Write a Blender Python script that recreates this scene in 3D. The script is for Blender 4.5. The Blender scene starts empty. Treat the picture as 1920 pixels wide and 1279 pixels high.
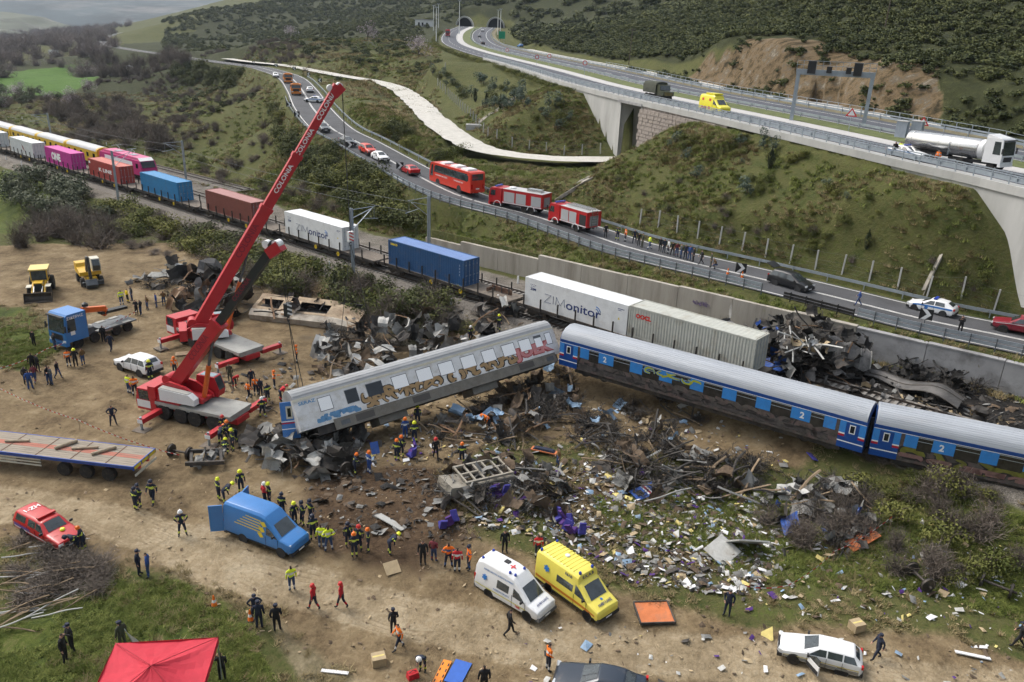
import bpy,bmesh,math,random
import numpy as np
from mathutils import Vector,Matrix,Euler
random.seed(7); RNG = np.random.default_rng(11)
R = math.radians
S = bpy.context.scene
COL = S.collection
CAM_F,CAM_P,CAM_R,CAM_H = 1493.0,R(21.25),R(2.28),26.8
cam_d = bpy.data.cameras.new('camera'); cam = bpy.data.objects.new('camera',cam_d); COL.objects.link(cam)
cam_d.sensor_width = 36.0; cam_d.lens = 36.0 * CAM_F / 1920.0
cam_d.clip_start = 0.5; cam_d.clip_end = 20000
cam.matrix_world = Matrix.Translation((0,0,CAM_H)) @ Matrix.Rotation(math.pi / 2 - CAM_P,4,'X') @ Matrix.Rotation(CAM_R,4,'Z')
S.camera = cam
W = bpy.data.worlds.new('World'); S.world = W; W.use_nodes = True
nt = W.node_tree; bg = nt.nodes['Background']
sky = nt.nodes.new('ShaderNodeTexSky'); sky.sky_type = 'NISHITA'; sky.sun_disc = False
SUN_EL,SUN_AZ = R(52),R(-60)
sky.sun_elevation = SUN_EL; sky.sun_rotation = SUN_AZ
sky.air_density = 1.6; sky.dust_density = 6.0; sky.ozone_density = 1.0
hsv = nt.nodes.new('ShaderNodeHueSaturation'); hsv.inputs['Saturation'].default_value = 0.5
nt.links.new(sky.outputs[0],hsv.inputs['Color']); nt.links.new(hsv.outputs[0],bg.inputs[0])
bg.inputs[1].default_value = 0.15
sun_d = bpy.data.lights.new('sun','SUN'); sun_d.energy = 1.25; sun_d.angle = R(22); sun_d.color = (1.0,0.98,0.95)
sun = bpy.data.objects.new('sun',sun_d); COL.objects.link(sun)
_sd = Vector((math.sin(SUN_AZ) * math.cos(SUN_EL),math.cos(SUN_AZ) * math.cos(SUN_EL),math.sin(SUN_EL)))
sun.rotation_euler = _sd.to_track_quat('Z','Y').to_euler()
S.view_settings.view_transform = 'Standard'; S.view_settings.look = 'None'
S.view_settings.exposure = 0.48; S.view_settings.gamma = 1.0; S.view_settings.use_curve_mapping = False
S.cycles.max_bounces = 5; S.cycles.diffuse_bounces = 2; S.cycles.glossy_bounces = 2; S.cycles.transmission_bounces = 2
S.cycles.transparent_max_bounces = 6; S.cycles.volume_bounces = 0
S.cycles.use_denoising = True; S.cycles.use_adaptive_sampling = True; S.cycles.adaptive_threshold = 0.03
def ray(x,y):
 u,v = x - 960.0,y - 639.5
 cr,sr = math.cos(CAM_R),math.sin(CAM_R)
 u,v = cr * u + sr * v,-sr * u + cr * v
 c,s = math.cos(CAM_P),math.sin(CAM_P); yc = -v / CAM_F
 return Vector((u / CAM_F,c + yc * s,-s + yc * c))
def at(x,y,z):
 d = ray(x,y); t = (z - CAM_H) / d.z
 return Vector((0,0,CAM_H)) + d * t
def atY(x,y,Y):
 d = ray(x,y); return Vector((0,0,CAM_H)) + d * (Y / d.y)
def atg(x,y,it=12):
 d = ray(x,y); o = Vector((0,0,CAM_H)); t = 20.0; pt = t
 while t < 4000:
  p = o + d * t
  if p.z < ground(p.x,p.y): break
  pt = t; t *= 1.01
 a,b = pt,t
 for _ in range(it):
  m = (a + b) / 2; p = o + d * m
  if p.z < ground(p.x,p.y): b = m
  else: a = m
 return o + d * b
MATS = {}
def nd(nt,kind,**kw):
 n = nt.nodes.new(kind)
 for k,v in kw.items():
  if hasattr(n,k): setattr(n,k,v)
  else: n.inputs[k].default_value = v
 return n
def mat(name,col,rough=0.6,metal=0.0,var=0.0,scale=3.0,dirt=0.0,dirtcol=(0.16,0.12,0.08),bump=0.0,alpha=None,emit=None,spec=0.5,coord='Object',stretch=None):
 if name in MATS: return MATS[name]
 m = bpy.data.materials.new(name); m.use_nodes = True
 t = m.node_tree; b = t.nodes['Principled BSDF']
 b.inputs['Roughness'].default_value = rough; b.inputs['Metallic'].default_value = metal
 b.inputs['Specular IOR Level'].default_value = spec
 b.inputs['Base Color'].default_value = (*col,1)
 if var or dirt or bump:
  tc = nd(t,'ShaderNodeTexCoord'); vec = tc.outputs[coord]
  if stretch:
   mp = nd(t,'ShaderNodeMapping'); mp.inputs['Scale'].default_value = stretch
   t.links.new(vec,mp.inputs[0]); vec = mp.outputs[0]
  n = nd(t,'ShaderNodeTexNoise'); n.inputs['Scale'].default_value = scale; n.inputs['Detail'].default_value = 6
  n.inputs['Roughness'].default_value = 0.65
  t.links.new(vec,n.inputs['Vector'])
  src = None
  mr = nd(t,'ShaderNodeMapRange'); mr.inputs[1].default_value = 0.3; mr.inputs[2].default_value = 0.7
  mr.inputs[3].default_value = 1 - var; mr.inputs[4].default_value = 1 + var
  t.links.new(n.outputs[0],mr.inputs[0])
  mx = nd(t,'ShaderNodeMix',data_type='RGBA',blend_type='MULTIPLY'); mx.inputs[0].default_value = 1
  mx.inputs[6].default_value = (*col,1); t.links.new(mr.outputs[0],mx.inputs[7]); src = mx.outputs[2]
  if dirt:
   n2 = nd(t,'ShaderNodeTexNoise'); n2.inputs['Scale'].default_value = scale * 0.6; n2.inputs['Detail'].default_value = 9
   n2.inputs['Roughness'].default_value = 0.7
   t.links.new(vec,n2.inputs['Vector'])
   m2 = nd(t,'ShaderNodeMapRange'); m2.inputs[1].default_value = 0.62 - dirt * 0.4; m2.inputs[2].default_value = 0.78 - dirt * 0.3
   m2.inputs[3].default_value = 0; m2.inputs[4].default_value = min(1.0,0.35 + dirt)
   t.links.new(n2.outputs[0],m2.inputs[0])
   m3 = nd(t,'ShaderNodeMix',data_type='RGBA'); t.links.new(m2.outputs[0],m3.inputs[0])
   t.links.new(src,m3.inputs[6]); m3.inputs[7].default_value = (*dirtcol,1); src = m3.outputs[2]
  t.links.new(src,b.inputs['Base Color'])
  if bump:
   bp = nd(t,'ShaderNodeBump'); bp.inputs['Strength'].default_value = bump; bp.inputs['Distance'].default_value = 0.05
   t.links.new(n.outputs[0],bp.inputs['Height']); t.links.new(bp.outputs[0],b.inputs['Normal'])
 if emit:
  b.inputs['Emission Color'].default_value = (*emit[0],1); b.inputs['Emission Strength'].default_value = emit[1]
 MATS[name] = m
 return m
class MB:
 def __init__(s): s.v = []; s.f = []; s.m = []; s.mi = 0; s.T = None
 def pt(s,p):
  if s.T is not None: p = s.T @ Vector(p)
  s.v.append((p[0],p[1],p[2])); return len(s.v) - 1
 def face(s,idx): s.f.append(tuple(idx)); s.m.append(s.mi)
 def poly(s,pts): s.face([s.pt(p) for p in pts])
 def box(s,c,size,rot=None,taper=1.0):
  hx,hy,hz = size[0] / 2,size[1] / 2,size[2] / 2
  M = Matrix.Translation(c)
  if rot is not None:
   M = M @ (rot if isinstance(rot,Matrix) else Euler(rot).to_matrix().to_4x4())
  i = []
  for z,k in ((-hz,1.0),(hz,taper)):
   for x,y in ((-hx,-hy),(hx,-hy),(hx,hy),(-hx,hy)): i.append(s.pt(M @ Vector((x * k,y * k,z))))
  for a in ((3,2,1,0),(4,5,6,7),(0,1,5,4),(1,2,6,5),(2,3,7,6),(3,0,4,7)): s.face([i[k] for k in a])
  return s
 def bx(s,x0,x1,y0,y1,z0,z1): return s.box(((x0 + x1) / 2,(y0 + y1) / 2,(z0 + z1) / 2),(x1 - x0,y1 - y0,z1 - z0))
 def cyl(s,p0,p1,r0,r1=None,n=8,caps=True):
  r1 = r0 if r1 is None else r1
  p0,p1 = Vector(p0),Vector(p1); d = (p1 - p0)
  if d.length < 1e-6: return s
  q = d.to_track_quat('Z','Y'); a = []; b = []
  for k in range(n):
   t = 2 * math.pi * k / n; o = q @ Vector((math.cos(t),math.sin(t),0))
   a.append(s.pt(p0 + o * r0)); b.append(s.pt(p1 + o * r1))
  for k in range(n): s.face((a[k],a[(k + 1) % n],b[(k + 1) % n],b[k]))
  if caps: s.face(a[::-1]); s.face(b)
  return s
 def tube(s,pts,r,n=6):
  pts = [Vector(p) for p in pts]; rings = []
  for i,p in enumerate(pts):
   d = (pts[min(i + 1,len(pts) - 1)] - pts[max(i - 1,0)])
   q = d.to_track_quat('Z','Y'); rr = r[i] if isinstance(r,(list,tuple)) else r
   rings.append([s.pt(p + q @ Vector((math.cos(2 * math.pi * k / n) * rr,math.sin(2 * math.pi * k / n) * rr,0))) for k in range(n)])
  for a,b in zip(rings,rings[1:]):
   for k in range(n): s.face((a[k],a[(k + 1) % n],b[(k + 1) % n],b[k]))
  s.face(rings[0][::-1]); s.face(rings[-1]); return s
 def prism(s,prof,a,b,axis='y'):
  def mk(u,v,w): return {'y': (u,w,v),'x': (w,u,v),'z': (u,v,w)}[axis]
  A = [s.pt(mk(u,v,a)) for u,v in prof]; B = [s.pt(mk(u,v,b)) for u,v in prof]; n = len(prof)
  for k in range(n): s.face((A[k],A[(k + 1) % n],B[(k + 1) % n],B[k]))
  s.face(A[::-1]); s.face(B); return s
 def lathe(s,prof,o,axis,n=16):
  o = Vector(o); q = Vector(axis).normalized().to_track_quat('Z','Y'); rings = []
  for r,h in prof: rings.append([s.pt(o + q @ Vector((math.cos(2 * math.pi * k / n) * r,math.sin(2 * math.pi * k / n) * r,h))) for k in range(n)])
  for a,b in zip(rings,rings[1:]):
   for k in range(n): s.face((a[k],a[(k + 1) % n],b[(k + 1) % n],b[k]))
  s.face(rings[0][::-1]); s.face(rings[-1]); return s
 def grid(s,P):
  I = [[s.pt(p) for p in row] for row in P]
  for i in range(len(I) - 1):
   for j in range(len(I[0]) - 1): s.face((I[i][j],I[i][j + 1],I[i + 1][j + 1],I[i + 1][j]))
  return I
 def mesh(s,name,mats,smooth=None):
  me = bpy.data.meshes.new(name); me.from_pydata(s.v,[],s.f)
  mats = mats if isinstance(mats,(list,tuple)) else [mats]
  for m in mats: me.materials.append(m)
  if len(mats) > 1: me.polygons.foreach_set('material_index',s.m)
  bm = bmesh.new(); bm.from_mesh(me); bmesh.ops.recalc_face_normals(bm,faces=bm.faces); bm.to_mesh(me); bm.free()
  if smooth is not None:
   me.shade_smooth(); me.set_sharp_from_angle(angle=R(smooth))
  me.update(); return me
 def build(s,name,mats,parent=None,smooth=None):
  o = bpy.data.objects.new(name,s.mesh(name,mats,smooth)); COL.objects.link(o)
  if parent is not None: o.parent = parent
  return o
def inst(name,me,parent=None,M=None):
 o = bpy.data.objects.new(name,me); COL.objects.link(o)
 if parent is not None: o.parent = parent
 if M is not None: o.matrix_basis = M
 return o
def tag(o,label,cat,group=None):
 o['label'] = label; o['category'] = cat
 if group: o['group'] = group
 return o
def thing(name,label,cat,loc=(0,0,0),rz=0.0,group=None,rot=None):
 o = bpy.data.objects.new(name,None); COL.objects.link(o); o.empty_display_size = 0.3
 o.location = loc; o.rotation_euler = rot if rot is not None else (0,0,rz)
 return tag(o,label,cat,group)
def struct(o,label=None):
 o['kind'] = 'structure'
 if label: o['label'] = label
 return o
def stuff(o,label=None,cat=None):
 o['kind'] = 'stuff'
 if label: o['label'] = label
 if cat: o['category'] = cat
 return o
def kids(o): return [c for c in bpy.data.objects if c.parent == o]
CH = {}
def copy_tree(o,parent=None,chmap=None):
 c = o.copy(); COL.objects.link(c); c.parent = parent
 for ch in o.children: copy_tree(ch,c)
 return c
def heading(p0,p1): return math.atan2(p1[1] - p0[1],p1[0] - p0[0])
_TXT = {}
def text_mesh(body,mats,bold=0.0,extrude=0.004,size=1.0,ax='CENTER',ay='CENTER',shear=0.0):
 key = (body,bold,extrude,size,mats.name,shear)
 if key in _TXT: return _TXT[key]
 c = bpy.data.curves.new('lettering','FONT'); c.body = body; c.size = size; c.extrude = extrude; c.offset = bold
 c.align_x = ax; c.align_y = ay; c.resolution_u = 3; c.shear = shear
 o = bpy.data.objects.new('lettering_tmp',c); COL.objects.link(o)
 dg = bpy.context.evaluated_depsgraph_get(); dg.update()
 me = bpy.data.meshes.new_from_object(o.evaluated_get(dg)); bpy.data.objects.remove(o)
 me.materials.clear(); me.materials.append(mats); _TXT[key] = me
 return me
def frame(o,xdir,ydir):
 x = Vector(xdir).normalized(); z = x.cross(Vector(ydir)).normalized(); y = z.cross(x)
 M = Matrix((x,y,z)).transposed().to_4x4(); M.translation = o; return M
def lettering(body,parent,o,xdir,ydir,width,height,m,bold=0.0,name='lettering',shear=0.0):
 me = text_mesh(body,m,bold,0.002,1.0,shear=shear)
 xs = [v.co.x for v in me.vertices]; ys = [v.co.y for v in me.vertices]
 w0,h0 = max(xs) - min(xs),max(ys) - min(ys); cx,cy = (max(xs) + min(xs)) / 2,(max(ys) + min(ys)) / 2
 sx,sy = width / w0,height / h0
 M = frame(Vector(o),xdir,ydir) @ Matrix.Diagonal((sx,sy,1,1)) @ Matrix.Translation((-cx,-cy,0))
 return inst(name,me,parent,M)
_G = RNG.random((256,256))
def vnoise(x,y):
 xi = np.floor(x).astype(int); yi = np.floor(y).astype(int); fx = x - xi; fy = y - yi
 fx = fx * fx * (3 - 2 * fx); fy = fy * fy * (3 - 2 * fy)
 a = _G[xi & 255,yi & 255]; b = _G[(xi + 1) & 255,yi & 255]; c = _G[xi & 255,(yi + 1) & 255]; d = _G[(xi + 1) & 255,(yi + 1) & 255]
 return (a * (1 - fx) + b * fx) * (1 - fy) + (c * (1 - fx) + d * fx) * fy
def fbm(x,y,o=4,g=0.5):
 s = 0; a = 1; t = 0
 for i in range(o):
  s = s + a * vnoise(x * 2 ** i + 17.3 * i,y * 2 ** i + 9.1 * i); t += a; a *= g
 return s / t - 0.5
def sstep(a,b,x): t = np.clip((x - a) / (b - a),0,1); return t * t * (3 - 2 * t)
# ================================================================ TERRAIN
RA = R(-40.55); RD = Vector((math.cos(RA),math.sin(RA),0)); RN = Vector((-math.sin(RA),math.cos(RA),0))
RO = Vector((1.89,76.93,0)); GR = -0.0167
def railz(y): return GR * (y - 76.0)
def trk(s,q,z=0.0):
 p = RO + RD * s + RN * q; p.z = z + railz(p.y); return p
ROADP = [at(*p) for p in ((2250,712,2.6),(2050,668,2.6),(1900,634,2.6),(1740,601,2.6),(1560,556,2.6),(1400,517,2.6),(1200,470,2.7),(1100,438,2.8),
   (1000,405,3.1),(860,367,3.9),(755,314,5.2),(670,266,6.8),(622,241,7.8),(586,202,9.2),(567,170,10.0),(545,146,10.5),(510,133,10.2),(470,124,9.6),
   (383,113,8.0),(300,101,6.0),(233,91,4.6),(200,84,4.0),(190,76,3.8),(213,66,3.6),(235,61,3.6))]
MWP = [atY(*p) for p in ((2350,470,58),(2100,400,67),(1916,356,76),(1815,333,82),(1680,302,89.5),(1560,274,97),(1355,225,117),(1197.6,190,139),(1060,157,172),(979,131,208),
  (901,108,265),(854,94,325),(826,81,400),(824,69,465),(835,58,535),(856,49,615))]
GTP = [at(*p) for p in ((425,110,9.4),(470,116,10.2),(520,121,10.6),(560,127,10.7),(640,142,10.6),(700,152,10.4),(745,165,10.2),(785,195,9.8),(815,225,9.0),(850,252,8.0),
  (900,278,7.2),(960,290,6.9),(1050,298,6.7),(1130,299,6.6),(1185,298,6.4))]
def cat_rom(P,n=8):
 out = []
 for i in range(len(P) - 1):
  a,b,c,d = P[max(i - 1,0)],P[i],P[i + 1],P[min(i + 2,len(P) - 1)]
  for k in range(n):
   t = k / n
   out.append(0.5 * ((2 * b) + (c - a) * t + (2 * a - 5 * b + 4 * c - d) * t * t + (3 * b - a - 3 * c + d) * t ** 3))
 out.append(P[-1].copy()); return out
def smoothz(L,it=6):
 for _ in range(it):
  z = [p.z for p in L]
  for i in range(1,len(L) - 1): L[i].z = (z[i - 1] + 2 * z[i] + z[i + 1]) / 4
 return L
def offset(L,w,dz=0.0):
 out = []
 for i,p in enumerate(L):
  t = (L[min(i + 1,len(L) - 1)] - L[max(i - 1,0)]); t.z = 0; t.normalize()
  q = p + Vector((-t.y,t.x,0)) * w; q.z += dz; out.append(q)
 return out
ROADC = smoothz(cat_rom(ROADP)); MWA = smoothz(cat_rom(MWP),30); GTC = smoothz(cat_rom(GTP))
MW_W1,MW_MED,MW_W2 = 12.6,5.0,11.0
MWB = offset(MWA,-MW_W1); MWC = offset(MWA,-(MW_W1 + MW_MED)); MWD = offset(MWA,-(MW_W1 + MW_MED + MW_W2)); MWE = offset(MWA,-(MW_W1 + MW_MED + MW_W2 + 3.5)); MWF = offset(MWA,-(MW_W1 + MW_MED + MW_W2 + 9.5))
def mw_at_px(px):
 i = min(range(len(MWA)),key=lambda k: abs(pix(MWA[k])[0] - px)); a,b = MWA[i - 1],MWA[i + 1]
 t = (px - pix(a)[0]) / (pix(b)[0] - pix(a)[0]); return a.lerp(b,t)
def pix(P):
 v = P - Vector((0,0,CAM_H)); c,s_ = math.cos(CAM_P),math.sin(CAM_P); zc = v.y * c - v.z * s_; yc = v.y * s_ + v.z * c
 u,w = CAM_F * v.x / zc,-CAM_F * yc / zc; cr,sr = math.cos(CAM_R),math.sin(CAM_R)
 return 960 + cr * u - sr * w,639.5 + sr * u + cr * w
def mk_open(p0,p1,zb,sl,sr):
 A,B = mw_at_px(p0),mw_at_px(p1); E_ = (A + B) / 2; T = (A - B); T.z = 0; hw = T.length / 2; T.normalize()
 return (E_,T,Vector((T.y,-T.x,0)),hw,zb,sl,sr)
OPEN = [mk_open(1166,1203,6.1,0.58,0.50),mk_open(2050,2250,5.0,0.72,0.7)]
WALL_S0,WALL_S1 = -27.0,75.0
def WALLQ(s): return 10.4 + 0.072 * (s + 26)
WALL_TOP = 2.25
CP = []
for p in ((-400,1500),(960,1500),(2300,1500),(0,1000),(0,800),(0,620),(300,640),(200,520),(0,480),(500,700),(960,1000),(1300,950),(1600,1080),(1900,1130),(2300,1200),(700,780),(-300,700),(-300,450)):
 CP.append(at(p[0],p[1],-2.9))
for p in ((0,430,-3.2),(300,450,-3.0),(600,560,-2.6),(1100,760,-2.4),(1400,860,-2.0),(1700,960,-2.0),(1950,990,-2.0),
   (400,200,-2.2),(300,250,-3),(480,250,-1.5),(540,290,0),(600,330,1),(680,390,1),(200,190,-4),(0,200,-5),(0,140,-5.5),(100,110,-5.5),(0,100,-6),(240,135,-4),(350,128,1.5),(200,110,-4),
   (-300,150,-5),(-300,90,-6),(150,60,-6),(40,50,-6),(480,190,1.5),(440,160,1),(400,140,2)): CP.append(at(*p))
for p in ((330,35,900),(480,8,1000),(700,-14,1150),(255,58,900),(560,95,470),(450,96,620),(340,80,800),(600,60,640),(700,100,360),(740,60,560),(760,130,240),(640,120,300),(800,48,600),(780,90,360),
   (900,12,665),(1000,12,640),(960,28,640),(820,22,680),(1100,62,420),(1040,70,380),(1250,60,330),(1180,112,235),(1300,104,190),(1400,103,168),(1560,118,144),(1670,170,126),(1920,235,108),(1920,180,122),
   (1920,100,150),(1920,0,190),(1700,100,158),(1600,60,190),(1600,0,240),(1300,0,480),(1000,-4,760),(800,-10,950),(1400,50,260),(1920,-200,300),(1300,-120,800),(900,-80,1400),(2400,60,110),(2400,-200,220),(500,-20,1800),(2350,330,75)): CP.append(atY(*p))
CP += [Vector((-2500,3600,-6)),Vector((-1500,3900,-6)),Vector((-900,3200,0)),Vector((0,3900,320)),Vector((1500,3000,380)),Vector((-3300,1500,-6)),Vector((2500,800,260)),Vector((-900,2000,-6)),Vector((-1500,1700,-6)),Vector((-500,1300,20))]
for L,dz,st in ((ROADC,-0.1,6),(MWA,-1.2,6),(MWE,-0.2,6),(GTC,-0.1,6)):
 CP += [Vector((p.x,p.y,p.z + dz)) for p in L[::st]]
CP = np.array([tuple(p) for p in CP])
def lp(x,y): return np.arctan2(x,y) * 1.0,np.log(np.maximum(np.hypot(x,y),5.0)) * 1.0
_u,_v = lp(CP[:,0],CP[:,1])
def _phi(d2): return np.where(d2 > 1e-12,0.5 * d2 * np.log(np.maximum(d2,1e-12)),0)
_n = len(CP); _A = np.zeros((_n + 3,_n + 3))
_A[:_n,:_n] = _phi((_u[:,None] - _u[None]) ** 2 + (_v[:,None] - _v[None]) ** 2) + np.eye(_n) * 2e-4
_A[:_n,_n] = _A[_n,:_n] = 1; _A[:_n,_n + 1] = _A[_n + 1,:_n] = _u; _A[:_n,_n + 2] = _A[_n + 2,:_n] = _v
_rng = np.hypot(CP[:,0],CP[:,1])
_w = np.linalg.solve(_A,np.concatenate([(CP[:,2] - CAM_H) / _rng,[0,0,0]]))
def rbf(x,y):
 u,v = lp(x,y); out = np.full(u.shape,_w[_n]) + _w[_n + 1] * u + _w[_n + 2] * v
 for i in range(_n): out += _w[i] * _phi((u - _u[i]) ** 2 + (v - _v[i]) ** 2)
 return CAM_H + out * np.maximum(np.hypot(x,y),5.0)
def polydist(x,y,L):
 P = np.array([(p.x,p.y,p.z) for p in L]); best = np.full(x.shape,1e18); z = np.zeros(x.shape); side = np.zeros(x.shape); fi = np.zeros(x.shape)
 for i in range(len(P) - 1):
  a,b = P[i],P[i + 1]; dx,dy = b[0] - a[0],b[1] - a[1]; l2 = dx * dx + dy * dy + 1e-9
  t = np.clip(((x - a[0]) * dx + (y - a[1]) * dy) / l2,0,1)
  ex,ey = x - a[0] - t * dx,y - a[1] - t * dy; d2 = ex * ex + ey * ey; m = d2 < best
  best = np.where(m,d2,best); z = np.where(m,a[2] + t * (b[2] - a[2]),z); side = np.where(m,dx * ey - dy * ex,side); fi = np.where(m,i + t,fi)
 return np.sqrt(best),z,np.sign(side),fi
def terrain(x,y):
 r = np.hypot(x,y)
 z = rbf(x,y)
 far = sstep(150,420,r)
 z = z + fbm(x / 9,y / 9,4) * (0.45 + 1.4 * far) + fbm(x / 1.1,y / 1.1,3) * 0.16 * (1 - far) + fbm(x / 60,y / 60,3) * 3.0 * sstep(150,500,r)
 d,zl,sd,fi = polydist(x,y,GTC); k = 1 - sstep(4.6,10.0,d); z = z * (1 - k) + (zl - 0.45) * k; gt = d
 d,zl,sd,fi = polydist(x,y,MWA)
 inn = sd < 0
 w = MW_W1 + MW_MED + MW_W2 + 9.5
 dd = np.where(inn,np.maximum(d - w,0),d)
 k = np.where(inn,1 - sstep(0.0,6.0,dd),1 - sstep(0.0,1.6,dd))
 z = z * (1 - k) + (zl - np.where(inn,0.25,0.95)) * k; mw = np.where(inn,d,-d); mwi = fi; mwz = zl
 for (E,T,M,hw,zb,sl,sr) in OPEN:
  a = (x - E.x) * T.x + (y - E.y) * T.y; b = (x - E.x) * M.x + (y - E.y) * M.y
  lim = np.minimum(zb + np.where(a > 0,np.maximum(a - hw - 0.3,0) * sl,np.maximum(-a - hw - 0.3,0) * sr),mwz - 0.95)
  k = 1 - sstep(1.0,9.0,-mw); fall = 0.45 * np.maximum(-mw - 1.0,0) * sstep(-30,-14,a) * (1 - sstep(16,30,a)); m = (mw < 1.1) & (b > -30) & (a < hw + 17 / sl * .95) & (a > -hw - 16 / sr * .95)
  z = np.where(m,lim * k + np.minimum(z,np.maximum(lim - fall,zb - 0.4)) * (1 - k),z)
  m = (mw >= 1.1) & (b < 42) & (b > 0) & (np.abs(a) < hw + 0.35); z = np.where(m,np.minimum(z,zb),z)
 d,zl,sd,fi = polydist(x,y,ROADC); k = 1 - sstep(4.6,8.5,d); z = z * (1 - k) + (zl - 0.1) * k; rd = d; rside = sd
 dx,dy = x - RO.x,y - RO.y; s = dx * RD.x + dy * RD.y; q = dx * RN.x + dy * RN.y; rz = railz(y)
 form = rz - 0.62 + fbm(x / 2.5,y / 2.5,3) * 0.12
 near = rz - 0.62 - np.maximum(-3.4 - q,0) * 0.5
 z = np.where(q < -3.4,np.maximum(z,np.maximum(near,-40)),z)
 qr = np.where((s > WALL_S0) & (s < 140),WALLQ(s) + 0.42,14.0 + 5.0 * sstep(-60,-80,s))
 inside = (q >= -3.4) & (q <= qr)
 z = np.where(inside,form,z)
 wz = WALL_TOP - 0.12 + rz * 0
 bk = (q > qr)
 fill = np.where((s > WALL_S0) & (s < 140),1.0,0.0)
 kk = sstep(0.0,6.0,q - qr)
 z = np.where(bk & (fill > 0),np.where(q < qr + 0.35,wz,wz * (1 - kk) + z * kk),z)
 z = np.where(bk & (fill == 0) & (q < qr + 9),form * (1 - sstep(0,9,q - qr)) + z * sstep(0,9,q - qr),z)
 k = 1 - sstep(4.6,6.0,rd); z = np.where((q > qr),z * (1 - k) + (zl - 0.1) * k,z)
 return z,dict(mwi=mwi,gt=gt,mw=mw,rd=rd,s=s,q=q,qr=qr)
AZ = np.radians(np.concatenate([np.linspace(-85,-46,14)[:-1],np.linspace(-46,46,520),np.linspace(46,85,14)[1:]]))
LR = np.concatenate([np.log(np.linspace(8,24,12))[:-1],np.linspace(np.log(24),np.log(125),430)[:-1],np.linspace(np.log(125),np.log(4200),190)])
_a,_l = np.meshgrid(AZ,LR,indexing='ij')
GX,GY = np.sin(_a) * np.exp(_l),np.cos(_a) * np.exp(_l)
GZ,MK = terrain(GX,GY)
def ground(x,y):
 a = math.atan2(x,y); l = math.log(max(math.hypot(x,y),8.001))
 i = min(max(int(np.searchsorted(AZ,a)) - 1,0),len(AZ) - 2); j = min(max(int(np.searchsorted(LR,l)) - 1,0),len(LR) - 2)
 u = min(max((a - AZ[i]) / (AZ[i + 1] - AZ[i]),0),1); v = min(max((l - LR[j]) / (LR[j + 1] - LR[j]),0),1)
 return float((GZ[i,j] * (1 - u) + GZ[i + 1,j] * u) * (1 - v) + (GZ[i,j + 1] * (1 - u) + GZ[i + 1,j + 1] * u) * v)
def inpoly(x,y,P):
 c = np.zeros(x.shape,bool); n = len(P); j = n - 1
 for i in range(n):
  xi,yi = P[i][0],P[i][1]; xj,yj = P[j][0],P[j][1]
  m = ((yi > y) != (yj > y)) & (x < (xj - xi) * (y - yi) / (yj - yi + 1e-12) + xi); c ^= m; j = i
 return c
def zone(px,z=-2.9,soft=1.5,wob=3.0,sc=6.0):
 P = [at(p[0],p[1],z) for p in px]
 x = GX + fbm(GX / sc,GY / sc,4) * wob * 2; y = GY + fbm(GX / sc + 50,GY / sc + 50,4) * wob * 2
 ins = inpoly(x,y,P); d,_,_,_ = polydist(x,y,[Vector(p) for p in P] + [Vector(P[0])])
 return np.where(ins,0.5 + np.clip(d / soft,0,1) / 2,0.5 - np.clip(d / soft,0,1) / 2)
dirt = zone([(-200,470),(120,455),(330,455),(420,470),(640,560),(760,650),(1010,640),(1060,690),(1300,740),(1560,860),(1500,900),(1180,860),(940,830),(820,900),(880,1010),(1000,1040),(1230,1100),(1420,1150),(1750,1190),(2100,1260),(2100,1400),(760,1420),(690,1260),(600,1210),(480,1150),(380,1100),(210,1050),(0,1010),(-300,960)],wob=1.2,soft=1.5)
green1 = zone([(-200,590),(60,575),(110,640),(60,690),(-200,700)],wob=1.5)
green2 = zone([(-200,1230),(60,1150),(200,1080),(330,1100),(420,1140),(470,1200),(520,1400),(-200,1400)],wob=1.2,soft=1.0)
green3 = zone([(1080,900),(1300,900),(1600,930),(1950,960),(2100,1000),(2100,1200),(1800,1180),(1500,1130),(1260,1070),(1050,1010)],wob=2.0,soft=2.5)
green4 = zone([(410,1180),(480,1190),(470,1270),(380,1300)],wob=0.6,soft=0.6)
verge = zone([(480,1130),(620,1190),(760,1225),(900,1255),(1050,1290),(1050,1330),(600,1330)],wob=0.8,soft=1.0)
mud = zone([(520,880),(700,860),(860,880),(900,960),(860,1020),(700,1050),(560,960)],wob=2.6,soft=3.5,sc=3)
litz = zone([(860,900),(960,860),(1100,860),(1420,920),(1500,1000),(1420,1090),(1200,1070),(1060,1010),(900,980)],wob=2.5,soft=3,sc=4)
mud2 = zone([(1250,940),(1420,780),(1620,850),(1640,960)],wob=2,soft=2.5) * 0.4
burnt = np.maximum(zone([(1440,560),(1640,590),(1720,680),(2000,790),(2000,860),(1640,780),(1400,700),(1380,620)],z=-0.6,wob=1.5,soft=2.0),zone([(560,560),(860,560),(900,640),(640,700),(540,640)],z=-2.2,wob=2.5,soft=3.5,sc=3) * 0.55)
burnt = burnt * np.where((MK['q'] > MK['qr'] - .2) & (MK['s'] > -20),0,1)
burnt = np.maximum(burnt,zone([(330,520),(520,520),(520,600),(330,610)],wob=1,soft=2) * 0.5)
crop = zone([(-200,135),(165,128),(185,150),(120,170),(-200,178)],z=-5.0,wob=2,soft=3,sc=20)
meadow = zone([(-100,320),(60,320),(150,370),(40,440),(-100,430)],z=-3.0,wob=2,soft=3)
q,s_ = MK['q'],MK['s']; r_ = np.hypot(GX,GY)
ball = np.clip(np.where(s_ < -27,sstep(-6.0,-3.6,q) * (1 - sstep(-3.0,0.0,q - MK['qr'])),sstep(-5.5,-3.5,q) * (1 - sstep(-2.5,0.2,q - WALLQ(s_)))),0,1)
ball = ball * np.clip(1.0 - 0.5 * np.maximum(fbm(GX / 4,GY / 4,3) * 3,0),0,1)
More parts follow.
